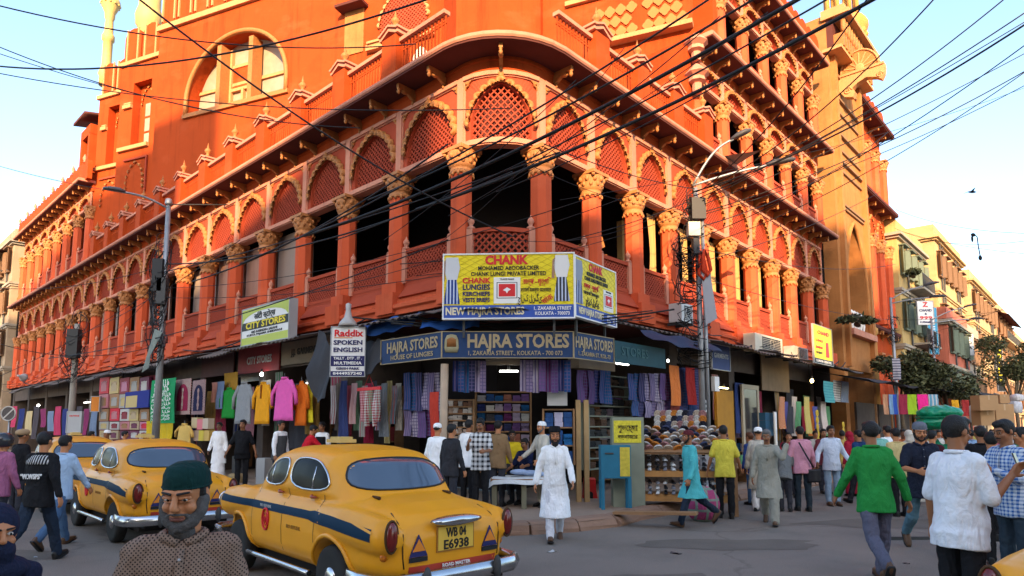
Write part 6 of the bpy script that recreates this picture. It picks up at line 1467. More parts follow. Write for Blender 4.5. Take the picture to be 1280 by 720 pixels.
        strip([(-.78 - .2 * max(0, z - .8), z) for z in np.linspace(.62, 1.10, 10)], 'y', sg, .005, M_DKL, 'door_seam')
        for x in (-.62, .2):
            p = hit((x, sg * 3, 1.065), (0, -sg, 0), -.0); b = MB(); b.tube([p + Vector((-.07, sg * .02, 0)), p + Vector((0, sg * .035, .0)), p + Vector((.07, sg * .02, 0))], [.01, .016, .01], 6); b.ball(p + Vector((.05, sg * .01, 0)), .025, 8, 5); link('door_handle', b.mesh('door_handle', mat('dull_red_handle', (.3, .06, .03), .4)), t)
        b = MB(); b.tube([Vector((x, sg * .79, .30)) for x in np.linspace(-.7, .95, 8)], .03, 6); link('sill_strip', b.mesh('sill_strip', M_CH), t)
        for x in (-1.12, 1.34):
            pts = [hit((x + .40 * math.cos(a), sg * 3, .33 + .40 * math.sin(a)), (0, -sg, 0), .004) for a in np.linspace(-.1, math.pi + .1, 22)]; pts = [p for p in pts if p is not None]
            b = MB(); b.tube(pts, .026, 6); link('wheel_arch_lip', b.mesh('wheel_arch_lip', M_TX), t)
            w_ = MB(); prof = [(.19, -.075), (.27, -.085), (.305, -.07), (.318, -.03), (.318, .03), (.305, .07), (.27, .085), (.19, .075)]
            Mx = Matrix.Rotation(R(90), 3, 'X'); w_.lathe(prof, 28, (x, sg * .70, .318), M=Mx); wo = link('wheel', w_.mesh('wheel', M_TY), t)
            r_ = MB(); r_.lathe([(.2, .05), (.19, .075), (.15, .05), (.12, .045), (.11, .06), (.02, .06)], 20, (x, sg * .70, .318), M=Mx if sg < 0 else Matrix.Rotation(R(-90), 3, 'X')); link('rim', r_.mesh('rim', M_RIM), wo)
            c_ = MB(); c_.lathe([(.115, .055), (.10, .085), (.06, .1), (.004, .105)], 18, (x, sg * .70, .318), M=Mx if sg < 0 else Matrix.Rotation(R(-90), 3, 'X')); link('hubcap', c_.mesh('hubcap', M_CH), wo)
        # tail lamps
        p = hit((-3.5, sg * .70, .82), (1, 0, 0), 0) or Vector((-2.1, sg * .7, .82)); b = MB(); b.ball(p + Vector((.0, 0, 0)), (.045, .062, .135), 14, 8); tl = link('tail_lamp', b.mesh('tail_lamp', M_TL), t)
        b = MB(); b.tube([p + Vector((-.0, .066 * math.cos(a), .142 * math.sin(a))) for a in np.linspace(0, 2 * math.pi, 21)[:-1]], .012, 6, closed=True); link('lamp_rim', b.mesh('lamp_rim', M_CH if False else M_DKL), tl)
        p = hit((-3.5, sg * .70, .625), (1, 0, 0), 0) or Vector((-2.05, sg * .7, .6)); b = MB(); b.ball(p, (.03, .04, .04), 10, 6); link('indicator', b.mesh('indicator', M_TA), t)
        p = hit((3.5, sg * .62, .82), (-1, 0, 0), 0) or Vector((2.1, sg * .62, .82)); b = MB(); b.ball(p, (.05, .10, .10), 14, 8); hl = link('headlight', b.mesh('headlight', mat('headlamp_glass', (.6, .6, .58), .1, .1, 4, spec=.8)), t); b = MB(); b.tube([p + Vector((0.01, .105 * math.cos(a), .105 * math.sin(a))) for a in np.linspace(0, 2 * math.pi, 21)[:-1]], .014, 6, closed=True); link('lamp_rim', b.mesh('lamp_rim', M_CH), hl)
    pane(chaikin([(-.57, 1.17), (-.62, 1.29), (-.50, 1.445), (0, 1.475), (.50, 1.445), (.62, 1.29), (.57, 1.17), (0, 1.145)]), 'x', -1, 'rear_window', M_BK, .011, mat('sky_tinted_rear_glass', (.05, .075, .11), .06, .1, 2., spec=1.0, coat=.6))  # blue base paints in sky reflection, besides the real gloss
    pane(chaikin([(-.60, 1.2), (-.56, 1.44), (0, 1.48), (.56, 1.44), (.60, 1.2), (0, 1.17)]), 'x', 1, 'windscreen', M_BK, .014)
    # boot seam, plate, lamps, stickers
    for sg in (-1, 1):
        pts = [hit((-3.5, sg * y, z), (1, 0, 0), .002) for y, z in ((.56, .52), (.575, .62), (.58, .72), (.575, .82), (.56, .92), (.53, .99))]
        b = MB(); b.tube([p for p in pts if p], .007, 5); link('boot_seam', b.mesh('boot_seam', M_DKL), t)
        p = hit((-1.42, sg * .44, 3), (0, 0, -1), .0); b = MB(); b.tube([p + Vector((-.05, 0, .01)), p + Vector((.08, 0, .018))], [.018, .012], 6); link('boot_hinge', b.mesh('boot_hinge', M_DKL), t)
    px_ = min(p.x for p in (hit((-3.5, y, z), (1, 0, 0), .0) for y in (-.17, 0, .17) for z in (.66, .84)) if p) - .012
    BM = frame(Vector((px_, 0, 0)), Vector((0, 1, 0)), Vector((-1, 0, 0)))
    b = MB(); b.span((-.21, -.01, .645), (.21, 0.005, .86)); pl_ = link('number_plate', b.mesh('number_plate', M_PLT), t, BM)
    b = MB(); b.span((-.225, -.012, .63), (.225, .0, .875)); link('plate_backing', b.mesh('plate_backing', mat('plate_backing_brown', (.35, .15, .02), .6)), pl_)
    lettering(pl_, 'WB 04', .12, 0, .80, .008, S_BK, .24, .012); lettering(pl_, 'E6938', .12, 0, .69, .008, S_BK, .30, .012)
    b = MB(); b.loft([[Vector((-.02 - d, y, z)) + Vector((px_, 0, .915)) for y, z in [(.30 * s_ * math.cos(a), .05 * s_ * math.sin(a)) for a in np.linspace(0, 2 * math.pi, 17)[:-1]]] for d, s_ in ((-.03, 1.0), (.03, .95), (.055, .7), (.06, .2))]); ph_ = link('boot_handle', b.mesh('boot_handle', M_CH), t); b = MB(); b.span((-.09, .0, .893), (.09, .062, .925)); link('handle_badge', b.mesh('handle_badge', S_RE), ph_, BM)
    for sg in (-1, 1):
        b = MB(); b.prism([(sg * .43 - .1, .62), (sg * .43 + .1, .62), (sg * .43, .82)], -.01, .003); s_ = link('sticker', b.mesh('sticker', S_NA), t, BM); b = MB(); b.prism([(sg * .43 - .07, .67), (sg * .43 + .07, .67), (sg * .43, .78)], .003, .007); link('sticker_print', b.mesh('sticker_print', S_OR), s_)
        b = MB(); b.span((sg * .43 - .1, -.01, .575), (sg * .43 + .1, .003, .615)); link('sticker', b.mesh('sticker', S_BK), t, BM)
    b = MB(); vs = []
    for z in (.475, .535):
        for k in range(17):
            y = -.52 + 1.04 * k / 16; p = hit((-3.5, y, z), (1, 0, 0), .006); vs.append(p or Vector((-2.1, y, z)))
    b.add(vs, [(k, k + 1, 17 + k + 1, 17 + k) for k in range(16)]); rs = link('red_strip', b.mesh('red_strip', mat('red_reflective_strip', (.45, .05, .03), .4)), t)
    lettering(t, 'ROAD MASTER', .045, 0, 0, 0, S_WH, .34, .01).matrix_local = frame(Vector((px_ + .0, 0, 0)), Vector((0, 1, 0)), Vector((-1, 0, 0))) @ Matrix.Translation((0, .012, .507)) @ TXB @ Matrix.Diagonal((.05, .045, .2, 1))
    b = MB(); pts = [(-1.62, .86), (-1.85, .88), (-2.08, .84), (-2.2, .7), (-2.235, .4), (-2.24, 0)]; pts = [(x, y) for x, y in pts] + [(x, -y) for x, y in pts[-2::-1]]
    b.loft([[Vector((x, y, .42)) + Vector((dx, dy * (1 if y > 0 else -1) if abs(y) > .75 else 0, dz)) for dx, dy, dz in ((.03, -.0, -.08), (-.01, .02, -.07), (-.035, .035, 0), (-.01, .02, .07), (.03, 0, .08), (.045, 0, 0))] for x, y in pts]); bp_ = link('rear_bumper', b.mesh('rear_bumper', M_CH), t)
    for y in (-.42, .42): b = MB(); b.ball((-2.27, y, .43), (.045, .04, .12), 10, 6); link('overrider', b.mesh('overrider', M_BK2), bp_)
    b = MB(); pts = [(-x, y) for x, y in [(-1.75, .84), (-2.0, .82), (-2.15, .68), (-2.22, .4), (-2.24, 0)]]; pts = pts + [(x, -y) for x, y in pts[-2::-1]]
    b.loft([[Vector((x + dx, y, .44 + dz)) for dx, dz in ((-.03, -.08), (.03, -.07), (.045, 0), (.03, .07), (-.03, .08))] for x, y in pts]); link('front_bumper', b.mesh('front_bumper', M_CH), t)
    b = MB(); b.span((-2.15, -.6, .3), (-1.9, .6, .42)); b.span((-1.7, -.55, .2), (1.8, .55, .32)); link('underbody', b.mesh('underbody', M_DK), t)
    b = MB(); b.box((2.12, 0, .72), (.06, .8, .3)); link('grille', b.mesh('grille', M_CH), t)
    b = MB(); b.box((.12, .02, 1.635), (.34, .22, .04)); b.box((.12, .02, 1.665), (.26, .16, .04)); link('roof_plinth', b.mesh('roof_plinth', mat('dull_yellow_plinth', (.55, .38, .12), .6)), t)
    b = MB(); b.tube([hit((-1.33, .25, 3), (0, 0, -1), 0) + Vector((0, 0, .01)), Vector((-1.62, .33, 1.14))], .006, 4) if False else None
    # door emblem and lettering
    for sg in (1, -1):
        p = hit((.42, sg * 3, .74), (0, -sg, 0), .006); EM = frame(p, Vector((sg, 0, 0)), Vector((0, sg, 0))) if sg > 0 else frame(p, Vector((-1, 0, 0)), Vector((0, -1, 0)))
        b = MB(); b.tube([(.085 * math.cos(a), .003, .12 * math.sin(a)) for a in np.linspace(0, 2 * math.pi, 25)[:-1]], .012, 5, closed=True); b.tube([(.05 * math.cos(a), .003, .07 * math.sin(a)) for a in np.linspace(0, 2 * math.pi, 19)[:-1]], .007, 5, closed=True); em = link('door_emblem', b.mesh('door_emblem', S_RE), t, EM); lettering(em, 'ট্যাক্সি', .07, 0, 0, .006, S_RE, .11, .01)
        p = hit((-.32, sg * 3, .72), (0, -sg, 0), .004); EM2 = EM.copy(); EM2.translation = p; lettering(t, 'NO REFUSAL', .05, 0, 0, 0, mat('faint_brown_print', (.32, .14, .01), .6), .3, .006).matrix_local = EM2 @ TXB @ Matrix.Diagonal((.06, .055, .15, 1))
        p = hit((.45, sg * 3, .885), (0, -sg, 0), .007); EM2 = EM.copy(); EM2.translation = p; lettering(t, 'NO REFUSAL', .05, 0, 0, 0, S_GY, .3, .006).matrix_local = EM2 @ TXB @ Matrix.Diagonal((.055, .045, .15, 1))
    return t
taxi1 = build_taxi()
def place_taxi(o, x, y, th, label, sc=1.0):
    f = Vector((math.sin(th), math.cos(th), 0)); l = Vector((-f.y, f.x, 0)); M = frame(Vector((x, y, 0)), f, l)
    o.matrix_world = M; o['label'] = label; o['group'] = 'yellow taxis'; return o
place_taxi(taxi1, -2.0, 7.95, -.75, 'nearest yellow taxi with plate WB 04 E6938, rear towards the viewer')
place_taxi(copy_tree(taxi1), -6.55, 11.75, -.79, 'yellow taxi directly behind the man in the green skullcap')
place_taxi(copy_tree(taxi1), -10.2, 15.3, -.77, 'farthest yellow taxi at the left, half hidden by the taxi before it')
place_taxi(copy_tree(taxi1), 5.04, 4.58, 1.0, 'yellow taxi cut off by the bottom right corner of the photo')

for o_ in list(bpy.data.objects):
    if o_.name.startswith('number_plate') and o_.parent is not taxi1:
        for c_ in list(o_.children):
            if c_.name.startswith('lettering'): bpy.data.objects.remove(c_)
# ================================================================= people
BAKE = []
CLOUD = bpy.data.textures.new('wrinkles', 'CLOUDS'); CLOUD.noise_scale = .11; CLOUD.noise_depth = 2
CLOUDN = bpy.data.textures.new('wrinkles_fine', 'CLOUDS'); CLOUDN.noise_scale = .07; CLOUDN.noise_depth = 2
def organic(mb, name, m, parent, vox, wr=0.0, it=4, fine=False):
    o = link(name, mb.mesh(name, m), parent)
    r = o.modifiers.new('r', 'REMESH'); r.mode = 'VOXEL'; r.voxel_size = vox
    s = o.modifiers.new('s', 'SMOOTH'); s.iterations = it; s.factor = .5
    if wr:
        d = o.modifiers.new('d', 'DISPLACE'); d.texture = CLOUDN if fine else CLOUD; d.strength = wr; d.mid_level = .5; d.texture_coords = 'LOCAL'
        s = o.modifiers.new('s2', 'SMOOTH'); s.iterations = 1
    BAKE.append(o); return o
def bake_all():
    bpy.context.view_layer.update(); dg = bpy.context.evaluated_depsgraph_get(); res = []
    for o in BAKE: res.append(bpy.data.meshes.new_from_object(o.evaluated_get(dg)))
    for o, me in zip(BAKE, res):
        old = o.data; o.modifiers.clear(); me.name = old.name; o.data = me
        if len(me.polygons): me.polygons.foreach_set('use_smooth', [True] * len(me.polygons))
        bpy.data.meshes.remove(old)
SK = [mat('skin_%d' % i, c, .5, .08, 12., .12, 60, spec=.35) for i, c in enumerate(((.28, .115, .052), (.46, .185, .08), (.18, .08, .042)))]
HAIRM = mat('black_hair', (.012, .011, .011), .6, .3, 30., .5, 80); GREYH = mat('grey_hair', (.12, .115, .11), .7, .3, 30., .5, 80)
EYW = flat('eye_white', (.55, .52, .48), .3); EYD = flat('eye_dark', (.012, .008, .006), .2); LIPM = mat('lip_skin', (.17, .06, .045), .5, .1, 20.)
SHB_, SHW = flat('shoe_black', (.015, .014, .014), .45), flat('shoe_brown', (.10, .05, .025), .5)
JEANS, DKT, BLT, NAVYT = cloth((.07, .13, .23)), cloth((.035, .036, .045)), cloth((.014, .014, .016)), cloth((.02, .03, .05))
WHT, GREYP, LJEAN = cloth((.86, .86, .86)), cloth((.10, .10, .14)), cloth((.24, .33, .43))
Z3 = Vector((0, 0, 1))
def person(label, X, Y, H=1.72, face=180, g=0.0, top=WHT, bottom=DKT, kind='shirt', sl='long', skin=1, hair='short', cap=None, beard=None, shoes=SHB_, belly=0.0, vox=None,
           th=(0, 0), kn=(0, 0), lean=3, sa=(-3, 3), so=(9, 9), el=(12, 14), tw=(0, 0), hy=0, hp=4, seat=None, detail=0, open_vest=None, hairm=None, bare=False, low='trousers', hem=None, group='people in the street'):
    K = H / 1.72
    t = thing('person', label, 'person', Matrix.Translation((X, Y, g)) @ Matrix.Rotation(-R(face), 4, 'Z') @ Matrix.Scale(K, 4), group)
    d = math.hypot(X, Y); vox = vox or (.0065 if d < 4 else .008 if d < 8.5 else .0105 if d < 12 else .014)
    sk = SK[skin]
    # ---- skeleton (facing +Y, right hand at +X); index 0 = left, 1 = right
    HIP = .90; legs = []
    for i, sx in ((0, -1), (1, 1)):
        a, k = R(th[i]), R(kn[i]); hipj = Vector((sx * .088, 0, 0)); kn_ = hipj + Vector((sx * .018, math.sin(a), -math.cos(a))) * .43
        an = kn_ + Vector((0, math.sin(a - k), -math.cos(a - k))) * .41; legs.append([hipj, kn_, an, a - k])
    lowz = min(L_[2].z for L_ in legs) - .075
    base = Vector((0, 0, -lowz if seat is None else seat + .09))
    for L_ in legs: L_[0] = L_[0] + base; L_[1] = L_[1] + base; L_[2] = L_[2] + base
    le = R(lean); S = Vector((0, math.sin(le), math.cos(le))); Fw = Vector((0, math.cos(le), -math.sin(le))); X1 = Vector((1, 0, 0))
    P = base + Vector((0, 0, .0)); TL = .545; neck = P + S * TL
    sh = [P + S * .49 + X1 * sx * .172 for sx in (-1, 1)]
    arms = []
    for i, sx in ((0, -1), (1, 1)):
        f, o, e, w_ = R(sa[i]), R(so[i]), R(el[i]), R(tw[i])
        u = Vector((sx * math.sin(o), math.sin(f) * math.cos(o), -math.cos(f) * math.cos(o)))
        elb = sh[i] + u * .285; bend = Matrix.Rotation(e, 3, 'X'); fd = bend @ u; fd = Matrix.Rotation(sx * w_, 3, 'Z') @ fd
        wr = elb + fd * .245; arms.append([sh[i], elb, wr, fd.normalized(), sx])
    HR = Matrix.Rotation(R(hy), 3, 'Z') @ Matrix.Rotation(-R(hp) - le * .4, 3, 'X'); hc = neck + S * .06 + Fw * .015 + Vector((0, 0, .105))
    hp_ = lambda x, y, z: hc + HR @ Vector((x, y, z))
    # ---- body: one continuous surface
    b = MB()
    secs = ((-.10, .11, .08), (0, .125, .085), (.12, .115, .08), (.27, .12, .08), (.40, .125, .08), (.48, .11, .065), (.535, .062, .054))
    def ring(tt, wx, wy, dy=0.0): c = P + S * tt + Fw * dy; return [c + X1 * (wx * math.cos(q)) + Fw * (wy * math.sin(q)) for q in np.linspace(0, 2 * math.pi, 19)[:-1]]
    b.loft([ring(*s_) for s_ in secs]); b.capsule(neck - S * .05, hc + HR @ Vector((0, -.012, -.05)), .058, .054)
    for L_ in legs:
        b.capsule(L_[0], L_[1], .062, .050); b.capsule(L_[1], L_[1].lerp(L_[2], .35), .052, .056); b.capsule(L_[1].lerp(L_[2], .35), L_[2], .056, .036)
        fd = Vector((0, math.cos(L_[3]), math.sin(L_[3]))); dn = Vector((0, math.sin(L_[3]), -math.cos(L_[3]))); b.capsule(L_[2] + dn * .035 - fd * .03, L_[2] + dn * .048 + fd * .13, .032, .022)
    for A in arms:
        b.capsule(A[0] - X1 * A[4] * .03, A[1], .036, .036); b.capsule(A[1], A[1].lerp(A[2], .3), .037, .037); b.capsule(A[1].lerp(A[2], .3), A[2], .037, .026)
        fd = A[3]; lat = (Vector((0, 1, 0)) - fd * fd.y) if abs(fd.y) < .8 else (Vector((0, 0, 1)) - fd * fd.z)
        lat.normalize(); nr = fd.cross(lat) * (1 if A[4] > 0 else -1)
        fr_ = max(.0088, vox * .95)
        for q, (off, ln_f) in enumerate(((.030, .068), (.010, .078), (-.011, .072), (-.031, .056))):
            k0 = A[2] + fd * .085 + lat * off; b.capsule(A[2] + lat * off * .5, k0, .017, .014, 8); cu = (fd * .85 - nr * .35).normalized(); k1 = k0 + cu * ln_f * .5; b.capsule(k0, k1, .0105 if fr_ < .0105 else fr_, fr_, 7)
            cu2 = (fd * .55 - nr * .8).normalized(); b.capsule(k1, k1 + cu2 * ln_f * .5, fr_, fr_ * .85, 7)
        t0 = A[2] + fd * .03 + lat * .022; t1 = t0 + (fd * .6 + lat * .75 - nr * .3).normalized() * .045; b.capsule(t0, t1, .015, .012, 7); b.capsule(t1, t1 + (fd * .9 + lat * .25 - nr * .35).normalized() * .032, .0115, fr_, 7)
    HM = HR
    b.ball(hp_(0, -.012, .022), (.075, .094, .093), 16, 10, M=HM); b.ball(hp_(0, .02, -.05), (.060, .066, .072), 14, 8, M=HM); b.ball(hp_(0, .058, -.094), (.030, .026, .024), 8, 6, M=HM)
    b.capsule(hp_(0, .084, .020), hp_(0, .107, -.022), .010, .0145, 8); b.ball(hp_(0, .098, -.030), (.019, .014, .011), 8, 6, M=HM)
    for sx in (-1, 1):
        b.ball(hp_(sx * .077, -.008, -.008), (.011, .022, .032), 8, 6, M=HM); b.capsule(hp_(sx * .014, .083, .030), hp_(sx * .048, .070, .030), .012, .010, 8); b.ball(hp_(sx * .040, .058, -.032), (.026, .026, .024), 8, 6, M=HM)
    b.capsule(hp_(-.022, .079, -.060), hp_(.022, .079, -.060), .009, .009, 8); b.capsule(hp_(-.018, .078, -.073), hp_(.018, .078, -.073), .009, .009, 8)
    bo = organic(b, 'body', sk, t, vox, 0, 3)
    for sx in (-1, 1):
        if d < 16:
            e = MB(); e.ball(hp_(sx * .031, .0755, .006), (.0145, .010, .0085), 10, 6, M=HM); eo = link('eye', e.mesh('eye', EYW), t); e = MB(); e.ball(hp_(sx * .031 - .002, .0815, .005), (.0065, .006, .0072), 8, 6, M=HM); link('iris', e.mesh('iris', EYD), eo)
            if detail:
                e = MB(); e.capsule(hp_(sx * .016, .0815, .0125), hp_(sx * .047, .073, .0105), .0085, .0075, 8); e.capsule(hp_(sx * .018, .083, -.0035), hp_(sx * .045, .075, -.002), .004, .004, 7); link('eyelid', e.mesh('eyelid', sk), t)
        e = MB(); e.capsule(hp_(sx * .014, .0935, .030), hp_(sx * .050, .078, .033), .0055, .004, 7); link('eyebrow', e.mesh('eyebrow', HAIRM), t)
    e = MB(); e.capsule(hp_(-.024, .0855, -.0665), hp_(.024, .0855, -.0665), .0045, .0045, 7); e.capsule(hp_(-.02, .087, -.073), hp_(.02, .087, -.073), .006, .006, 7); link('mouth', e.mesh('mouth', LIPM), t)
    hm = hairm or HAIRM
    if hair and hair != 'woman':
        h = MB(); h.ball(hp_(0, -.024, .030), (.079, .095, .083) if cap else (.083, .099, .099), 16, 10, M=HM)
        if cap is None: h.ball(hp_(0, .03, .085), (.066, .056, .040), 12, 8, M=HM)
        for sx in (-1, 1): h.capsule(hp_(sx * .072, .012, .02), hp_(sx * .073, .014, -.012), .014, .010, 8)
        if hair == 'long': h.ball(hp_(0, -.05, -.06), (.08, .07, .13), 12, 8, M=HM)
        organic(h, 'hair', hm, t, max(.008, vox), .010, 1, True)
    if beard:
        bl = {'short': 0, 'full': 1, 'long': 2}[beard[0]]; h = MB(); rr = .010 + .004 * bl
        pts = [(-.071, .012, -.02), (-.066, .032, -.055), (-.045, .056, -.09), (0, .076, -.108), (.045, .056, -.09), (.066, .032, -.055), (.071, .012, -.02)]
        for p_, q_ in zip(pts, pts[1:]): h.capsule(hp_(*p_), hp_(*q_), rr + .008, rr + .008, 8)
        if bl: h.ball(hp_(0, .05, -.115 - .012 * bl), (.052, .036, .040 + .012 * bl), 10, 8, M=HM)
        for sx in (-1, 1): h.capsule(hp_(0, .098, -.048), hp_(sx * .036, .075, -.058), .008, .007, 8); h.capsule(hp_(sx * .036, .075, -.058), hp_(sx * .038, .068, -.09), .008, .01, 8)
        organic(h, 'beard', beard[1], t, max(.007, vox * .9), .008, 1, True)
    elif d < 16 and hair != 'woman':
        h = MB()
        for sx in (-1, 1): h.capsule(hp_(0, .097, -.047), hp_(sx * .028, .085, -.053), .006, .004, 8)
        link('moustache', h.mesh('moustache', HAIRM), t)
    if cap and cap not in ('hood', 'scarf', 'niqab'):
        cm = cap[1]; CMx = lambda x, y, z: hp_(x, y, z); h = MB()
        prof = {'skull': [(.0845, .028), (.0865, .036), (.083, .075), (.071, .104), (.042, .120), (.004, .125)], 'tall': [(.088, .045), (.092, .06), (.088, .12), (.082, .142), (.05, .148), (.004, .149)], 'helmet': [(.10, -.07), (.125, -.02), (.13, .05), (.11, .11), (.06, .15), (.004, .155)], 'turban': [(.1, .03), (.115, .06), (.11, .10), (.08, .13), (.03, .145), (.004, .147)]}[cap[0]]
        h.lathe(prof, 18, hp_(0, -.012, 0), M=HR @ Matrix.Rotation(R(8), 3, 'X'), sy=1.14); link('cap', h.mesh('cap', cm), t)
        if detail:
            h = MB(); h.tube([hp_(0, 0, 0) + HR @ Matrix.Rotation(R(8), 3, 'X') @ Vector((.0855 * math.cos(q), -.012 + .098 * math.sin(q), .033)) for q in np.linspace(0, 2 * math.pi, 25)[:-1]], .004, 5, closed=True); link('cap_band', h.mesh('cap_band', cm), t)
    if cap in ('scarf', 'niqab') or (isinstance(cap, tuple) and cap[0] in ('scarf', 'niqab')):
        pass
    if open_vest is None and kind == 'scarf_robe':
        h = MB(); h.ball(hp_(0, -.03, .03), (.098, .108, .112), 16, 10, M=HM); h.ball(hp_(0, -.05, -.10), (.10, .085, .13), 14, 8, M=HM); h.ball(neck + Vector((0, .01, -.02)), (.16, .11, .08), 14, 8); organic(h, 'headscarf', top, t, max(.009, vox), .012)
        if hem == 'niqab': h = MB(); h.ball(hp_(0, .035, -.085), (.078, .078, .075), 14, 8, M=HM); h.ball(hp_(0, .04, -.19), (.09, .07, .12), 14, 8, M=HM); organic(h, 'veil', top, t, max(.009, vox), .008)
    # ---- upper garment
    c = MB(); B_ = belly; long_ = kind in ('kurta', 'scarf_robe', 'robe')
    tsec = [(-.15 if not long_ else -.02, .194, .146 + B_ * .6), (-.04, .190, .145 + B_ * .8), (0, .186, .142 + B_ * .9), (.12, .168, .128 + B_), (.25, .172, .126 + B_ * .75), (.37, .188, .128 + B_ * .2), (.455, .184, .115), (.505, .14, .092), (.535, .078, .068)]
    c.loft([ring(s_[0], s_[1], s_[2], (B_ * .5 if .0 <= s_[0] < .3 else 0)) for s_ in tsec])
    for A in arms:
        c.capsule(neck - S * .045 + X1 * A[4] * .04, A[0] - X1 * A[4] * .02 - S * .004, .060, .066); c.capsule(A[0] - X1 * A[4] * .035 - S * .008, A[1] if sl == 'long' else A[0].lerp(A[1], .78 if sl == 'short' else .92), .074, .060 if sl == 'long' else .066)
        if sl == 'long': c.capsule(A[1], A[1].lerp(A[2], .93), .056, .044 if kind not in ('kurta', 'robe') else .052)
        
    if sl == 'short':
        pass
    if long_:
        hz = hem if isinstance(hem, (int, float)) else (.46 if kind == 'kurta' else .08)
        rings = []
        for q in range(9):
            z = base.z + .04 - (base.z + .04 - hz) * q / 8; xs, ys = [], []
            for L_ in legs:
                for j in range(2):
                    a_, c_ = L_[j], L_[j + 1]
                    if min(a_.z, c_.z) <= z <= max(a_.z, c_.z) + 1e-6: f_ = (z - a_.z) / (c_.z - a_.z) if abs(c_.z - a_.z) > 1e-6 else 0; p_ = a_.lerp(c_, f_); xs.append(p_.x); ys.append(p_.y)
            if not xs: xs, ys = [-.08, .08], [0, 0]
            cx_, cy_ = (min(xs) + max(xs)) / 2, (min(ys) + max(ys)) / 2; fl = q / 8
            wx = max(.178, (max(xs) - min(xs)) / 2 + .10) + .045 * fl; wy = max(.125 + B_ * (1 - fl), (max(ys) - min(ys)) / 2 + .085) + .03 * fl
            rings.append([Vector((cx_ + wx * math.cos(s_) * (1 + .035 * fl * math.sin(s_ * 6 + X)), cy_ * fl + wy * math.sin(s_) * (1 + .05 * fl * math.cos(s_ * 7 + X)), z)) for s_ in np.linspace(0, 2 * math.pi, 25)[:-1]])
        c.loft(rings[::-1])
    wr = .024 if d > 5 else .022
    co = organic(c, {'shirt': 'shirt', 'kurta': 'kurta', 'tee': 'shirt', 'robe': 'robe', 'scarf_robe': 'robe'}[kind], top, t, vox, wr, max(2, int(.055 / vox)))
    if kind in ('shirt', 'kurta', 'tee'):
        q = MB(); nk = P + S * .535
        if detail or d < 9:
            q.tube([nk + X1 * (.074 * math.cos(s_)) + Fw * (.068 * math.sin(s_) + .004) + S * (.020 - .028 * max(0, math.sin(s_)) ** 3) for s_ in np.linspace(R(100), R(440), 22)], .017, 7)
        else: q.tube([nk + X1 * (.072 * math.cos(s_)) + Fw * (.066 * math.sin(s_)) + S * .012 for s_ in np.linspace(0, 2 * math.pi, 17)[:-1]], .016, 6, closed=True)
        link('collar', q.mesh('collar', top), co)
    if detail and kind == 'shirt':
        q = MB(); pts = [(.51, .083 + .0), (.46, .115), (.37, .131), (.25, .134 + B_ * .9), (.12, .134 + B_ * 1.3), (0, .14 + B_ * 1.2)]
        q.loft([[P + S * a_ + Fw * (b_ + e_) + X1 * x_ for x_, e_ in ((-.014, 0), (.014, 0), (.014, .008), (-.014, .008))] for a_, b_ in pts]); link('button_placket', q.mesh('button_placket', top), co)
        for a_, b_ in pts[1:]: e = MB(); e.ball(P + S * (a_ + .02) + Fw * (b_ + .010), .0055, 6, 4); link('button', e.mesh('button', S_GY), co)
    if kind == 'kurta' and d < 14:
        q = MB(); q.loft([[P + S * a_ + Fw * (b_ + e_) + X1 * x_ for x_, e_ in ((-.013, 0), (.013, 0), (.013, .008), (-.013, .008))] for a_, b_ in ((.51, .088), (.46, .112), (.37, .129), (.28, .131))]); link('button_placket', q.mesh('button_placket', top), co)
    if open_vest is not None:
        q = MB(); q.loft([ring(s_[0], s_[1] + .014, s_[2] + .014, B_ * .4) for s_ in tsec[:-2]]); organic(q, 'waistcoat', open_vest, t, vox, .02)
    # ---- lower garment
    q = MB()
    if low == 'trousers':
        q.ball(P + Vector((0, 0, .02)), (.148, .105 + B_ * .5, .12), 16, 8)
        loose = 1.0 if bottom not in LOOSE else 1.22
        for L_ in legs: q.capsule(L_[0] + Vector((0, 0, .02)), L_[1], .088 * loose ** .5, .074 * loose); q.capsule(L_[1], L_[2] + Vector((0, 0, .015)), .072 * loose, .060 * loose)
    else:
        rings = []
        for z_, wx, wy in ((base.z + .08, .165, .12), (base.z - .1, .178, .13), (.5, .19, .16), (.22, .21, .19), (.10, .22, .20)): rings.append([Vector((wx * math.cos(s_) * (1 + .04 * math.sin(5 * s_)), wy * math.sin(s_), z_)) for s_ in np.linspace(0, 2 * math.pi, 21)[:-1]])
        q.loft(rings[::-1])
    if not (kind in ('robe', 'scarf_robe')): organic(q, 'trousers' if low == 'trousers' else 'lungi', bottom, t, vox, .028, 3 if vox < .012 else 2)
    if shoes is not None:
        for L_ in legs:
            fd = Vector((0, math.cos(L_[3]), math.sin(L_[3]))); dn = Vector((0, math.sin(L_[3]), -math.cos(L_[3]))); a_ = L_[2] + dn * .04; rr = []
            for u_, hw, h0, h1 in ((-.068, .02, .0, .03), (-.05, .036, -.005, .05), (.0, .040, 0, .05), (.06, .043, 0, .028), (.13, .044, 0, .012), (.175, .032, 0, .004), (.195, .01, 0, -.01)):
                rr.append([a_ + fd * u_ + X1 * hw * math.cos(s_) - dn * ((h1 if math.sin(s_) > 0 else h1 * 0) - .0 + (h1 + .035) * .5 * math.sin(s_) - .0) + dn * (.0175 - 0 if False else 0) for s_ in np.linspace(0, 2 * math.pi, 13)[:-1]])
            s_m = MB(); s_m.loft(rr); so_ = link('shoe', s_m.mesh('shoe', shoes), t); s2 = MB(); s2.loft([[a_ + fd * u_ + X1 * hw * sgn + dn * zz for sgn, zz in ((-1, .022), (1, .022), (1, .037), (-1, .037))] for u_, hw in ((-.07, .028), (-.04, .042), (.06, .046), (.14, .046), (.20, .02))]); link('sole', s2.mesh('sole', S_BK), so_)
    t['_arm'] = 1; del t['_arm']
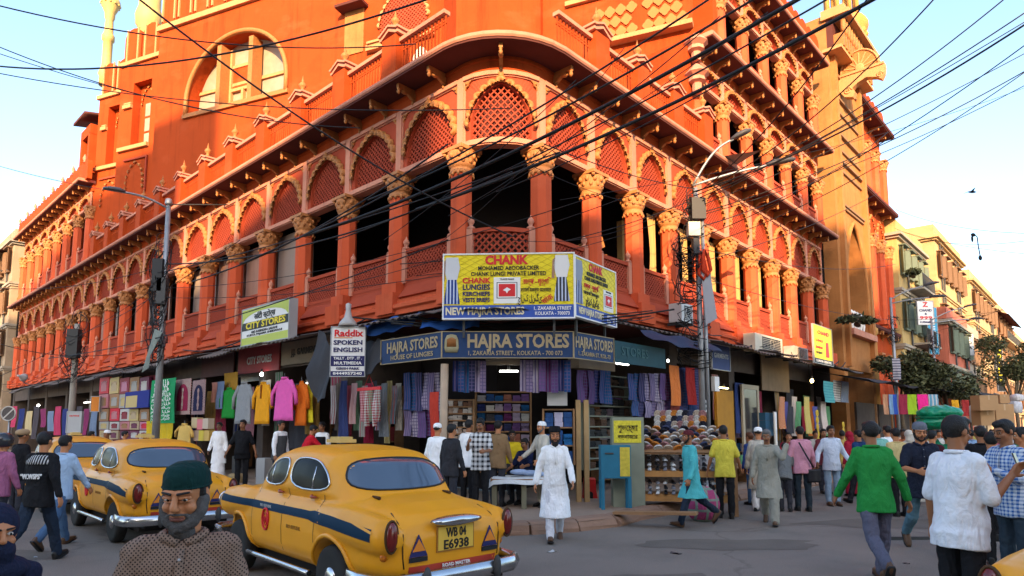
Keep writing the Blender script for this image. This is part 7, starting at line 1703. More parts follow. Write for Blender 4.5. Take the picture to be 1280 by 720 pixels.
    return t, {'hc': hc, 'neck': neck, 'arms': arms, 'P': P, 'S': S, 'HR': HR, 'hp': hp_}
LOOSE = set()
def PX_(px, Y): return (px - PX) / FPX * (Y * math.cos(PITCH))
def at_px(px, Y): return PX_(px, Y + 0), Y
def feet(px, py, g=0.0): p = gnd(px, py, g); return p.x, p.y
CR_K, TEALK, GREYK = cloth((.52, .48, .40)), cloth((.08, .42, .44)), cloth((.30, .29, .24))
for m_ in (WHT, GREYK, CR_K): LOOSE.add(m_)
WALK = dict(th=(22, -20), kn=(6, 26), sa=(-18, 20)); WALK2 = dict(th=(-20, 22), kn=(28, 6), sa=(20, -18))
DOTS = cloth((.23, .15, .11), 'dots', (.03, .022, .018), 88.)
BLKF = cloth((.012, .012, .014)); GRB = ('full', mat('greying_beard', (.075, .07, .068), .8, .5, 30., .5, 80))
X, Y = at_px(238, 2.5)
person('bearded man in a brown dotted shirt and dark green skullcap, nearest the viewer', X, Y, 1.645, 160, top=DOTS, bottom=DKT, cap=('skull', cloth((.006, .030, .028))), beard=('long', GRB[1]), skin=1, hp=14, hy=-18, so=(14, 14), detail=1, belly=.03, lean=2, vox=.0058)
X, Y = at_px(2, 2.75)
NB = cloth((.014, .018, .04))
person('woman in a dark navy veil at the bottom left corner, only her eyes showing', X, Y, 1.45, 125, top=NB, kind='scarf_robe', hem='niqab', hair='woman', skin=1, hp=4)
X, Y = feet(42, 704)
JK = cloth((.013, .013, .016))
jt, jd = person('man seen from behind in a black jacket with white W.WSPS print', X, Y, 1.76, 2, top=JK, bottom=NAVYT, so=(16, 16), el=(20, 20), **WALK2)
ys = MB(); ys.loft([[jd['P'] + jd['S'] * a_ + Vector((wx * math.cos(q), wy * math.sin(q), 0)) for q in np.linspace(0, 2 * math.pi, 25)[:-1]] for a_, wx, wy in ((.41, .200, .140), (.455, .197, .127), (.512, .150, .102), (.53, .09, .08))]); link('striped_yoke', ys.mesh('striped_yoke', cloth((.02, .02, .022), 'stripev', (.5, .5, .5), 30.)), jt)
lm = lettering(jt, '“W.WSPS”', .1, 0, 0, 0, S_WH, .3, .015); lm.matrix_local = frame(Vector((0, -.158, 1.12)), Vector((-1, 0, 0)), Vector((0, -1, 0))) @ TXB @ Matrix.Diagonal((.062, .09, .3, 1))
X, Y = feet(70, 684); person('man in a light blue shirt and blue jeans walking away beside the black jacket', X, Y, 1.70, 8, top=cloth((.36, .48, .64)), bottom=JEANS, shoes=SHW, **WALK)
X, Y = at_px(4, 10.2); person('person in a mauve shirt and dark helmet at the left edge', X, Y, 1.66, 10, top=cloth((.36, .12, .22)), cap=('helmet', flat('dark_helmet', (.03, .03, .035), .2, .5)), hair=None)
X, Y = at_px(27, 13); person('person in a tan knitted cap and dark coat far left behind the black jacket', X, Y, 1.72, 20, top=BLT, cap=('turban', cloth((.38, .25, .14))), skin=0)
# the man in white at the centre
X, Y = feet(694, 676)
person('bearded man in a long white kurta and black cap striding towards the viewer', X, Y, 1.79, 178, top=WHT, bottom=cloth((.66, .66, .69)), kind='kurta', hem=.36, cap=('tall', cloth((.012, .012, .012))), beard=('full', HAIRM), skin=1, shoes=SHW, th=(-10, 14), kn=(16, 2), sa=(8, -6), so=(12, 14), el=(28, 16), tw=(14, 0), detail=1, vox=.0085)
CHK = cloth((.62, .62, .62), 'check', (.02, .02, .025), 11.)
X, Y = at_px(601, 13.0); person('man in a black and white checked shirt looking down, outside the corner shop', X, Y, 1.80, 192, .16, CHK, BLT, sl='short', hp=26, sa=(18, 25), el=(70, 95), tw=(20, 30), skin=0)
X, Y = at_px(585, 13.9); person('man in a white shirt partly behind the checked shirt', X, Y, 1.78, 30, .16, WHT, BLT, skin=0)
X, Y = at_px(622, 13.8); person('man in a brown jacket turned to the counter by the yellow shirt', X, Y, 1.76, 20, .16, cloth((.23, .14, .07)), DKT)
X, Y = at_px(640, 14.9); person('vendor in a yellow shirt sitting inside the corner shop', X, Y, 1.72, 175, .3, cloth((.62, .46, .02)), DKT, seat=.52, th=(80, 80), kn=(85, 85), sl='half', sa=(25, 25), el=(40, 40), skin=2)
X, Y = at_px(657, 14.35); person('man in a navy shirt sitting at the white cloth table', X, Y, 1.70, 215, .2, cloth((.014, .02, .06)), DKT, seat=.46, th=(80, 80), kn=(85, 85), sl='half', sa=(35, 25), el=(50, 40), hp=14, skin=0)
X, Y = at_px(679, 13.7); person('old man in a cream kurta and white cap standing by the table', X, Y, 1.74, 238, .16, CR_K, CR_K, kind='kurta', cap=('skull', WHT), beard=('short', GREYH), hairm=GREYH, sa=(20, 25), el=(25, 30))
X, Y = at_px(546, 12.9); person('man in a white cap and white shirt behind the nearest taxi', X, Y, 1.70, 20, .16, WHT, DKT, cap=('skull', WHT))
X, Y = at_px(563, 12.0); person('dark haired man in a charcoal coat behind the nearest taxi', X, Y, 1.68, 40, .16, cloth((.03, .03, .035)), DKT)
# left shop front
X, Y = feet(272, 600, .16); person('slim man in a white kurta and lungi standing under the green kurta', X, Y, 1.78, 182, .16, WHT, WHT, kind='kurta', hem=.5, low='lungi', skin=2, hair='short')
X, Y = feet(301, 612, .16); person('heavy man all in black standing under the grey kurta', X, Y, 1.82, 178, .16, BLKF, BLT, sl='half', belly=.05, so=(20, 20), skin=0)
X, Y = feet(347, 614, .16); person('man in a white shirt and grey waistcoat in profile beside the shop step', X, Y, 1.80, 115, .16, WHT, NAVYT, open_vest=cloth((.07, .075, .08)), skin=0)
X, Y = at_px(380, 16.6); person('man in a bright red shirt leaning over behind the taxi roof', X, Y, 1.72, 60, .16, cloth((.55, .015, .03)), DKT, lean=22, hp=20, sa=(40, 40), el=(30, 30))
X, Y = at_px(404, 17.4); person('man in a dark waistcoat over white near the black tarpaulin', X, Y, 1.76, 205, .16, WHT, DKT, open_vest=BLKF, skin=0)
X, Y = at_px(136, 19.0); person('man in a white skullcap seen over the farther taxi roof', X, Y, 1.70, 200, 0, cloth((.4, .3, .25)), DKT, cap=('skull', WHT), skin=0)
X, Y = at_px(113, 20); person('person in a teal top beyond the farthest taxi', X, Y, 1.66, 30, 0, cloth((.05, .22, .22)), DKT)
X, Y = at_px(155, 20.5); person('person in black beyond the taxi roofs by the display wall', X, Y, 1.66, 60, 0, BLKF, DKT)
X, Y = at_px(172, 21); person('person in a pale shirt bending at the display wall', X, Y, 1.62, 70, 0, cloth((.5, .48, .45)), DKT, lean=25)
# right side
X, Y = feet(866, 658); person('man in a turquoise kurta and maroon cap passing the shoe rack', X, Y, 1.77, 262, top=TEALK, bottom=NAVYT, kind='kurta', hem=.50, cap=('skull', cloth((.10, .02, .025))), skin=0, shoes=SHW, th=(20, -24), kn=(4, 28), sa=(4, -12), el=(20, 14), beard=('short', HAIRM))
X, Y = feet(908, 648); person('man in a yellow polo shirt standing with his back to the viewer', X, Y, 1.82, 12, top=cloth((.60, .50, .06)), bottom=BLT, sl='short', so=(14, 14), el=(20, 24), skin=0, th=(3, -3))
X, Y = feet(963, 656); person('grey haired man in a beige grey shalwar kameez, hand raised to his face', X, Y, 1.76, 205, top=GREYK, bottom=GREYK, kind='kurta', hem=.48, hairm=GREYH, skin=0, shoes=SHW, th=(14, -16), kn=(4, 22), sa=(55, -4), so=(18, 10), el=(135, 10), tw=(10, 0), lean=8, hp=12)
X, Y = at_px(947, 14.2); person('man in a white cap behind the shalwar kameez man', X, Y, 1.78, 30, top=CR_K, bottom=WHT, kind='kurta', cap=('skull', WHT))
X, Y = feet(1005, 639); person('man in a pink shirt seen from behind with a black shoulder bag', X, Y, 1.80, 6, top=cloth((.56, .25, .32)), bottom=cloth((.02, .03, .04)), so=(12, 12), el=(22, 18), th=(3, -3))
b = MB(); Xb, Yb = X, Y; b.tube([(Xb - .12, Yb - .17, 1.48), (Xb + .02, Yb - .19, 1.2), (Xb + .17, Yb - .16, .95)], .018, 6); tagb = thing('shoulder_bag', 'black shoulder bag hanging at the hip of the man in pink', 'bag', Matrix.Translation((Xb + .2, Yb - .1, .62)))
s_ = MB(); s_.loft([[Vector((x, y, z)) for x, y in ((-.13, -.05), (.13, -.05), (.15, 0), (.13, .05), (-.13, .05), (-.15, 0))] for z in (0, .05, .24, .28)]); link('bag_body', s_.mesh('bag_body', flat('black_leather', (.015, .015, .018), .45)), tagb); s_ = MB(); s_.merge(b, Matrix.Translation((-Xb - .2, -Yb + .1, -.62))); link('strap', s_.mesh('strap', flat('black_leather', (.015, .015, .018))), tagb)
X, Y = feet(1042, 632); person('man in a pale blue shirt and light jeans facing the viewer, hands in pockets', X, Y, 1.82, 184, top=cloth((.56, .62, .72)), bottom=LJEAN, shoes=SHW, so=(22, 22), el=(34, 34), tw=(10, 10), sa=(-6, -6), skin=0, belly=.02)
X, Y = at_px(1089, 7.75); person('man in a green sweater walking away, seen from behind', X, Y, 1.87, 8, top=cloth((.02, .22, .045)), bottom=GREYP, so=(17, 18), el=(18, 16), th=(-16, 14), kn=(42, 2), sa=(10, -8), skin=0, hy=10, detail=1, shoes=SHW)
X, Y = at_px(1148, 9.6); person('bearded man in a navy T-shirt, blue jeans and grey cap walking towards the viewer', X, Y, 1.92, 196, top=cloth((.016, .02, .035)), bottom=cloth((.10, .19, .24)), sl='short', cap=('skull', cloth((.13, .14, .17))), beard=('short', HAIRM), skin=1, th=(24, -20), kn=(4, 30), sa=(-10, 22), el=(20, 62), tw=(0, 35), so=(14, 12), hp=16, shoes=SHW, detail=1)
X, Y = at_px(1190, 5.4); wt, wd_ = person('stout man in a white shirt raising a phone, turned away to the right', X, Y, 1.87, 72, top=cloth((.72, .73, .76)), bottom=BLT, sl='half', sa=(-4, 8), so=(10, 8), el=(16, 128), tw=(0, 0), hy=-4, hp=10, belly=.045, skin=0, detail=1)
hw = wt.matrix_world.copy(); bpy.context.view_layer.update(); p = wt.matrix_world @ (wd_['arms'][1][2] + wd_['arms'][1][3] * .11)
ph = MB(); ph.box((0, 0, 0), (.075, .010, .155)); o = tag(ph.build('phone', flat('black_phone', (.012, .012, .014), .2, .6)), 'black phone held up by the man in the white shirt', 'phone'); o.matrix_world = Matrix.Translation(p + Vector((.02, .05, .02))) @ Matrix.Rotation(R(40), 4, 'Z') @ Matrix.Rotation(R(-15), 4, 'X')
BCH = cloth((.52, .58, .66), 'check', (.02, .10, .34), 27.)
X, Y = at_px(1259, 7.3); person('man in a blue checked shirt in profile at the right edge', X, Y, 1.86, 262, top=BCH, bottom=cloth((.03, .045, .06)), sl='long', sa=(25, 30), el=(85, 80), tw=(25, 25), hp=14, skin=0, detail=1)
X, Y = at_px(1238, 8.7); person('person in black trousers half hidden behind the blue checked shirt', X, Y, 1.72, 30, top=BLKF, bottom=BLT)
X, Y = at_px(1281, 9.3); person('person in an orange garment cut by the right edge', X, Y, 1.78, 300, top=cloth((.60, .2, .03)), bottom=DKT)
X, Y = at_px(1226, 10.6); person('man in a black T-shirt seen from behind left of the cartons', X, Y, 1.80, 14, top=BLKF, bottom=BLT, sl='short', skin=0, sa=(20, 25), el=(50, 50))
X, Y = at_px(1120, 13.4); person('man in a pale yellow shirt from behind, between the green and navy men', X, Y, 1.76, 355, top=cloth((.56, .44, .20)), bottom=BLT)
X, Y = at_px(1097, 15.2); person('person in a mint green shirt behind the green sweater', X, Y, 1.80, 10, top=cloth((.20, .45, .38)), bottom=DKT)
X, Y = at_px(1110, 16.2); person('man in a white shirt from behind next to the mint green shirt', X, Y, 1.82, 350, top=WHT, bottom=DKT)
X, Y = at_px(1136, 15.4); person('figure in a cream shawl behind the navy T-shirt', X, Y, 1.70, 10, top=cloth((.55, .5, .42)), kind='scarf_robe', hair='woman')
X, Y = at_px(1062, 17.3); person('woman in a red dress and scarf behind the pale blue shirt', X, Y, 1.66, 330, top=cloth((.33, .015, .035)), kind='scarf_robe', hair='woman')
X, Y = at_px(1163, 12.8); person('person in a maroon shirt below the green bundle', X, Y, 1.72, 60, top=cloth((.06, .012, .02)), bottom=DKT)
X, Y = at_px(1184, 13.4); person('porter in a green top carrying the green bundle on his head', X, Y, 1.70, 20, top=cloth((.02, .22, .12)), bottom=DKT, sa=(150, 150), so=(20, 20), el=(35, 35))
gb = MB()
for k, (z, s_) in enumerate(((0, 1), (.2, .95))): gb.ball((0, 0, z), (.47 * s_, .34 * s_, .15), 18, 8)
gt = thing('cloth_bundle', 'shiny green plastic bundle carried on a head', 'bundle', Matrix.Translation((PX_(1178, 13.3), 13.35, 1.90))); organic(gb, 'bundle_wrap', mat('green_plastic_wrap', (.0, .22, .10), .35, .2, 5., .4, 8, spec=.5), gt, .02, .07, 2); b = MB(); b.tube([(.46 * math.cos(a), .33 * math.sin(a), .10) for a in np.linspace(0, 2 * math.pi, 25)[:-1]], .02, 5, closed=True); link('tie_rope', b.mesh('tie_rope', flat('green_rope', (.0, .12, .05))), gt)
X, Y = at_px(882, 15.9); person('boy in a green cap left of the yellow polo shirt', X, Y, 1.66, 200, 0, cloth((.4, .4, .42)), DKT, cap=('skull', cloth((.03, .10, .05))), skin=0)
X, Y = at_px(938, 15.4); person('youth in a blue shirt just right of the yellow polo shirt', X, Y, 1.66, 330, 0, cloth((.03, .06, .2)), JEANS, hairm=mat('henna_hair', (.10, .035, .012), .6, .3, 30))
X, Y = at_px(1028, 18); person('vendor in a maroon shirt beside the string of yellow cards', X, Y, 1.74, 185, 0, cloth((.15, .03, .04)), DKT, skin=0)
X, Y = at_px(985, 17.0); person('person in a red top behind the man in pink', X, Y, 1.66, 200, 0, cloth((.36, .02, .05)), DKT)
X, Y = at_px(978, 14.2); person('person in a grey coat crouching at the stalls left of the man in pink', X, Y, 1.5, 30, 0, cloth((.14, .15, .15)), DKT, lean=25)
far = [(1229, 19, (.36, .48, .62), 'light blue shirt in front of the cartons', 10), (1150, 20, (.5, .48, .46), 'white shirt far behind the navy T-shirt', 190), (1078, 21, (.05, .05, .07), 'dark coat far behind the green sweater', 20), (1208, 22, (.55, .52, .5), 'cream shirt beyond the green bundle', 340), (1245, 24, (.3, .04, .06), 'crimson shirt near the white sacks', 200), (1262, 20, (.5, .5, .5), 'grey shirt near the white sacks', 20), (1199, 26, (.06, .2, .1), 'green shirt in the far crowd', 180), (1128, 24, (.5, .3, .2), 'peach shirt in the far crowd', 10), (1272, 27, (.55, .55, .58), 'white kurta in the far crowd at the edge', 200), (1092, 27, (.3, .25, .4), 'lilac shirt in the far crowd', 350), (1218, 31, (.45, .4, .1), 'mustard shirt in the far crowd', 15), (1238, 34, (.2, .22, .3), 'slate blue shirt in the far crowd', 190), (1052, 19, (.5, .35, .1), 'ochre shirt behind the pale blue shirt', 30), (1074, 15.5, (.02, .05, .14), 'dark blue shirt just left of the green sweater', 340), (1128, 18, (.4, .12, .05), 'rust shirt behind the pale yellow shirt', 200), (1156, 16, (.3, .3, .32), 'grey shirt behind the navy T-shirt', 10), (1172, 23, (.5, .5, .46), 'ivory kurta left of the green bundle', 190), (1203, 15, (.05, .05, .06), 'black shirt behind the white shirt', 200), (1214, 18, (.2, .3, .45), 'denim blue shirt left of the cartons', 350), (1252, 14, (.45, .12, .16), 'coral shirt behind the blue checked shirt', 20), (1268, 16, (.1, .2, .12), 'bottle green shirt at the right edge of the crowd', 190), (1018, 21, (.35, .33, .3), 'dusty grey shirt behind the man in pink', 180), (1040, 23, (.12, .1, .2), 'violet shirt deep in the crowd', 10), (1110, 30, (.55, .5, .42), 'sand shirt deep in the crowd', 170)]
for i, (px, Yd, c, ds, fc) in enumerate(far):
    X, Y = at_px(px, Yd); person('person in a ' + ds, X, Y, 1.70 + .02 * (i % 5), fc, 0, cloth(c), DKT if i % 2 else NAVYT, skin=i % 3, vox=.02, **(WALK if i % 2 else WALK2))
bake_all()
# ================================================================= poles, wires, greenery, air conditioners, stalls further right
def pole_thing(name, label, x, y, h, r0, r1, m=M_MT, cat='pole'):
    t = thing(name, label, cat, Matrix.Translation((x, y, 0))); b = MB(); b.tube([(0, 0, 0), (.02, 0, h * .5), (0, 0, h)], [r0, (r0 + r1) / 2, r1], 10); link('shaft', b.mesh('shaft', m), t)
    b = MB(); b.lathe([(r0 * 1.9, 0), (r0 * 1.8, .3), (r0 * 1.1, .4)], 10); link('pole_base', b.mesh('pole_base', m), t); return t
def sub_tube(t, name, pts, r, m, n=6): b = MB(); b.tube(pts, r, n); return link(name, b.mesh(name, m), t)
M_WIRE = mat('black_cable', (.012, .012, .013), .6, .1, 5); M_GREYC = mat('grey_cable', (.10, .10, .11), .6, .1, 5)
def tangle(parent, c, n, rx, rz, seed, m=M_WIRE, r=.012):
    g = random.Random(seed)
    for k in range(n):
        pts = []; a0 = g.uniform(0, 6.28); zz = g.uniform(-rz, rz); rr = rx * g.uniform(.3, 1); sz = rz * g.uniform(.15, .6); kx = g.choice((1, 1, 2))
        for i in range(14):
            a = a0 + i * .48 * g.uniform(.7, 1.2); pts.append(Vector(c) + Vector((rr * math.cos(a), rr * .5 * math.sin(a * kx), zz + sz * math.sin(a) - .02 * i)))
        sub_tube(parent, 'cable_coil', pts, r, m, 5)
def arm(t, label, p0, p1, bow, head, hm):
    pts = [Vector(p0).lerp(Vector(p1), k / 8) + Vector((0, 0, bow * math.sin(math.pi * k / 8))) for k in range(9)]; sub_tube(t, 'lamp_arm', pts, .035, M_MT)
    d = (pts[-1] - pts[-2]).normalized(); b = MB(); L_ = head
    b.loft([[pts[-1] + d * u + Vector((-d.y, d.x, 0)) * w_ * sx + Vector((0, 0, z)) for sx, z in ((-1, 0), (1, 0), (.7, hh), (-.7, hh))] for u, w_, hh in ((-.08, .05, .06), (.1, .11, .11), (L_ * .7, .13, .10), (L_, .07, .05))]); link('lamp_head', b.mesh('lamp_head', hm), t)
# left street lamp
p = at(211, 252, 21.5); ZL = p.z
pl = pole_thing('street_lamp', 'tall grey street lamp post in front of the left facade, one arm reaching left', p.x, p.y, ZL, .13, .075, M_MT, 'street lamp')
b = MB(); b.lathe([(.11, 0), (.12, .05), (.1, .2), (.02, .24)], 10, (0, 0, ZL - .12)); link('pole_cap', b.mesh('pole_cap', M_MT), pl)
q = at(153, 240, 20.5); arm(pl, '', (0, 0, ZL - .25), (q.x - p.x, q.y - p.y, q.z), .1, .55, flat('lamp_head_grey', (.10, .10, .11), .5))
q = at(285, 256, 22.5); sub_tube(pl, 'lamp_arm', [(0, 0, ZL - .1), (q.x - p.x, q.y - p.y, q.z)], .02, M_BK2)
tangle(pl, (-.1, -.1, at(205, 372, 21.5).z), 26, .42, 1.5, 3); tangle(pl, (-.05, -.1, at(205, 410, 21.5).z), 12, .3, 1.0, 4, M_GREYC, .016)
for k, (x0, y0, w_, hh, c) in enumerate(((-.15, 0, .34, 1.1, (.02, .02, .022)), (.02, .05, .3, .9, (.05, .05, .05)))):
    z = at(203, 345 + 20 * k, 21.5).z; b = MB(); b.box((x0, -.12, z), (w_, .2, hh)); link('cable_box', b.mesh('cable_box', flat('dark_cable_box_%d' % k, c)), pl)
M, w_, zb, zt = rect('C', 21.2, 183, 415, 206, 466); b = MB(); b.add([(-w_ * .3, .0, zt), (w_ * .1, .02, zt + .1), (w_ * .25, .1, zb + .15), (w_ * .55, .15, zb)], [(0, 1, 2, 3)]); b.add([(-w_ * .3, -.03, zt), (w_ * .1, -.01, zt + .1), (w_ * .25, .07, zb + .15), (w_ * .55, .12, zb)], [(0, 1, 2, 3)]); tag(link('torn_sheet', b.mesh('torn_sheet', cloth((.22, .26, .24))), None, M), 'torn grey green sheet hanging from the left lamp post', 'cloth')
# left wooden-looking cable pole
p = at(95, 430, 29); pl2 = pole_thing('cable_pole', 'dark pole wrapped in cables at the far left shops', p.x, p.y, at(95, 405, 29).z, .16, .11, M_CON)
tangle(pl2, (0, -.1, at(95, 435, 29).z), 22, .6, 1.4, 8); b = MB(); z = at(95, 430, 29).z; b.box((0, -.15, z), (.5, .3, 1.3)); link('cable_box', b.mesh('cable_box', flat('dark_cable_box_0', (.02, .02, .022))), pl2)
p = at(11, 517, 27); sg_ = thing('road_sign', 'round no entry style sign with a slash at the left edge', 'sign', Matrix.Translation((p.x, p.y, 0))); z = p.z
sub_tube(sg_, 'sign_post', [(0, .06, 0), (0, .06, z)], .035, M_MT); Mx = Matrix.Rotation(R(90), 3, 'X')
b = MB(); b.lathe([(.30, -.015), (.30, .015)], 24, (0, 0, z), M=Mx); link('sign_disc', b.mesh('sign_disc', flat('sign_dark_face', (.06, .05, .05))), sg_); b = MB(); b.tube([(.29 * math.cos(a), -.02, z + .29 * math.sin(a)) for a in np.linspace(0, 6.283, 25)[:-1]], .028, 6, closed=True); link('sign_rim', b.mesh('sign_rim', flat('sign_pale_rim', (.45, .42, .38))), sg_); b = MB(); b.bar((-.19, -.025, z - .19), (.19, -.025, z + .19), .05, .01); link('sign_slash', b.mesh('sign_slash', flat('sign_pale_rim', (.45, .42, .38))), sg_)
# right street lamp with two arms
p = gnd(884, 560, .16); p = P1 + dR * 4.75 + nR * 1.6
def at_pole(x, y): return onplane(x, y, Vector((p.x, p.y, 0)), Vector((0, -1, 0)))
zt_ = at_pole(868, 235).z; pr = pole_thing('street_lamp', 'right hand street lamp post with two lamp arms and tangled cables', p.x, p.y, zt_, .095, .06, M_MT, 'street lamp')
lx = lambda x, y, dy=0: at_pole(x, y) - Vector((p.x, p.y, 0)) + Vector((0, dy, 0))
bx = lx(866, 232); arm(pr, '', bx, lx(912, 180, -.3), .25, .5, flat('lamp_head_dark', (.06, .06, .07), .5)); arm(pr, '', bx, lx(958, 210, -.2), .05, .7, flat('lamp_head_dark', (.06, .06, .07)))
for (x0, y0, x1, y1, c, nm) in ((862, 250, 880, 276, (.03, .03, .035), 'cable_box'), (858, 280, 873, 297, (.5, .48, .42), 'meter_box'), (864, 300, 872, 320, (.04, .04, .045), 'cable_box')):
    a, c_ = lx(x0, y0), lx(x1, y1); b = MB(); b.span((a.x, -.22, a.z), (c_.x, .02, c_.z)); link(nm, b.mesh(nm, flat('pole_box_%d' % x0, c)), pr)
q = lx(866, 262); tangle(pr, q, 18, .3, .5, 5); q = lx(864, 335); tangle(pr, (q.x - .15, -.2, q.z), 20, .45, .7, 6); q = lx(868, 415); tangle(pr, q, 14, .5, .6, 7)
sub_tube(pr, 'second_shaft', [(.16, -.05, .2), (.14, -.05, lx(874, 260).z)], .05, M_MT)
q0, q1, q2, q3 = lx(873, 340), lx(884, 342), lx(893, 400), lx(879, 408)
b = MB(); b.add([q + Vector((0, -.25, 0)) for q in (q0, q1, q2, q3)] + [q + Vector((0, -.2, 0)) for q in (q0, q1, q2, q3)], [(0, 1, 2, 3), (7, 6, 5, 4), (0, 1, 5, 4), (1, 2, 6, 5), (2, 3, 7, 6), (3, 0, 4, 7)]); o = tag(b.build('sheet_metal_board', flat('back_of_board_grey', (.30, .30, .33))), 'grey blank back of a signboard strapped to the right lamp post', 'sign'); o.matrix_world = Matrix.Translation((p.x, p.y, 0))
b = MB(); pts = [lx(872, 320), lx(877, 330), lx(880, 345), lx(876, 352), lx(870, 345)]; b.tube([v + Vector((0, -.25, 0)) for v in pts], .05, 6, closed=True); b.tube([v + Vector((.1, -.28, .1)) for v in pts], .05, 6, closed=True); o = tag(b.build('red_cloth', cloth((.5, .05, .02))), 'red orange cloth twisted round the right lamp post', 'cloth'); o.matrix_world = Matrix.Translation((p.x, p.y, 0))
# air conditioners
def ac(label, F, off, x0, y0, x1, y1, col):
    M, w_, zb, zt = rect(F, off, x0, y0, x1, y1); h = zt - zb; t = thing('air_conditioner', label, 'air conditioner', M @ Matrix.Translation((0, 0, zb)), 'air conditioners on the facades'); m = mat('ac_casing_%d' % int(x0), col, .5, .15, 4., stain=.3)
    b = MB(); b.span((-w_ / 2, -.4, 0), (w_ / 2, 0, h)); link('casing', b.mesh('casing', m), t); b = MB(); gx = w_ * .12; b.span((-w_ * .42, -.01, h * .12), (w_ * .25, .008, h * .88)); g = link('grille', b.mesh('grille', S_BK), t)
    for k in range(7): b = MB(); z = h * (.16 + .1 * k); b.span((-w_ * .42, .008, z), (w_ * .25, .02, z + .015)); link('louvre', b.mesh('louvre', m), g)
    b = MB(); b.tube([(-w_ * .08 + h * .3 * math.cos(a), .02, h * .5 + h * .3 * math.sin(a)) for a in np.linspace(0, 6.283, 19)[:-1]], .012, 5, closed=True); link('fan_guard', b.mesh('fan_guard', m), g)
    for x in (-w_ * .35, w_ * .35): b = MB(); b.span((x - .03, -.5, -.08), (x + .03, .05, 0)); link('wall_bracket', b.mesh('wall_bracket', M_BK2), t)
ac('sunlit cream air conditioner under the right facade parapet', 'R', 1.0, 944, 420, 978, 441, (.60, .52, .40)); ac('small grey air conditioner right of the cream one', 'R', 1.0, 993, 434, 1010, 449, (.42, .40, .38)); ac('white air conditioner left of the right lamp post', 'R', .9, 852, 380, 866, 403, (.6, .6, .58))
# loudspeaker by the Raddix board and one by the pole
b = MB(); b.lathe([(.24, 0), (.2, .1), (.1, .22), (.06, .4), (.07, .55), (.02, .58)], 14); t = thing('loudspeaker', 'pale horn loudspeaker above the spoken english board', 'loudspeaker', Matrix.Translation(at(435, 408, 15.7))); link('horn', b.mesh('horn', flat('horn_grey', (.42, .40, .38))), t)
b = MB(); b.lathe([(.22, 0), (.18, .1), (.09, .22), (.05, .45)], 14, M=Matrix.Rotation(R(80), 3, 'X')); t = thing('loudspeaker', 'grey horn loudspeaker fixed above the far left awning', 'loudspeaker', Matrix.Translation(at(30, 472, 34))); link('horn', b.mesh('horn', flat('horn_grey', (.42, .40, .38))), t)
# ---------------------------------------------------------------- overhead cables
def cable(pa, pb, sag, r, name='cable', label=None, m=None, n=22, grp='overhead cables'):
    a, c = Vector(pa), Vector(pb); b = MB(); b.tube([a.lerp(c, k / n) - Vector((0, 0, sag * 4 * (k / n) * (1 - k / n))) for k in range(n + 1)], r, 5); return tag(b.build(name, m or M_WIRE), label, 'cable', grp)
n_w = 0
def W(x0, y0, Y0, x1, y1, Y1, sag, r, label): return cable(at(x0, y0, Y0), at(x1, y1, Y1), sag, r, label=label)
# two heavy bundles from the corner up to the right
W(380, 295, 16, 1020, -14, 9.0, .35, .036, 'thickest black cable bundle, from the left columns past the corner to the top')
W(520, 262, 13.4, 1130, -22, 8.5, .25, .032, 'thick black cable crossing in front of the corner bay towards the top right edge')
W(300, 330, 15, 900, -10, 9.5, .3, .018, 'medium cable rising past the corner between the two thick bundles')
W(420, 300, 15.5, 1060, -16, 9.2, .3, .016, 'medium cable just above the lower thick bundle')
W(460, 250, 14, 960, -12, 9, .2, .02, 'medium cable above the upper thick bundle')
W(240, 352, 18, 560, 180, 13, .35, .02, 'medium cable draped along the left arcade capitals')
W(208, 330, 21.4, 640, 215, 13, .5, .022, 'black cable from the left lamp post to the corner columns')
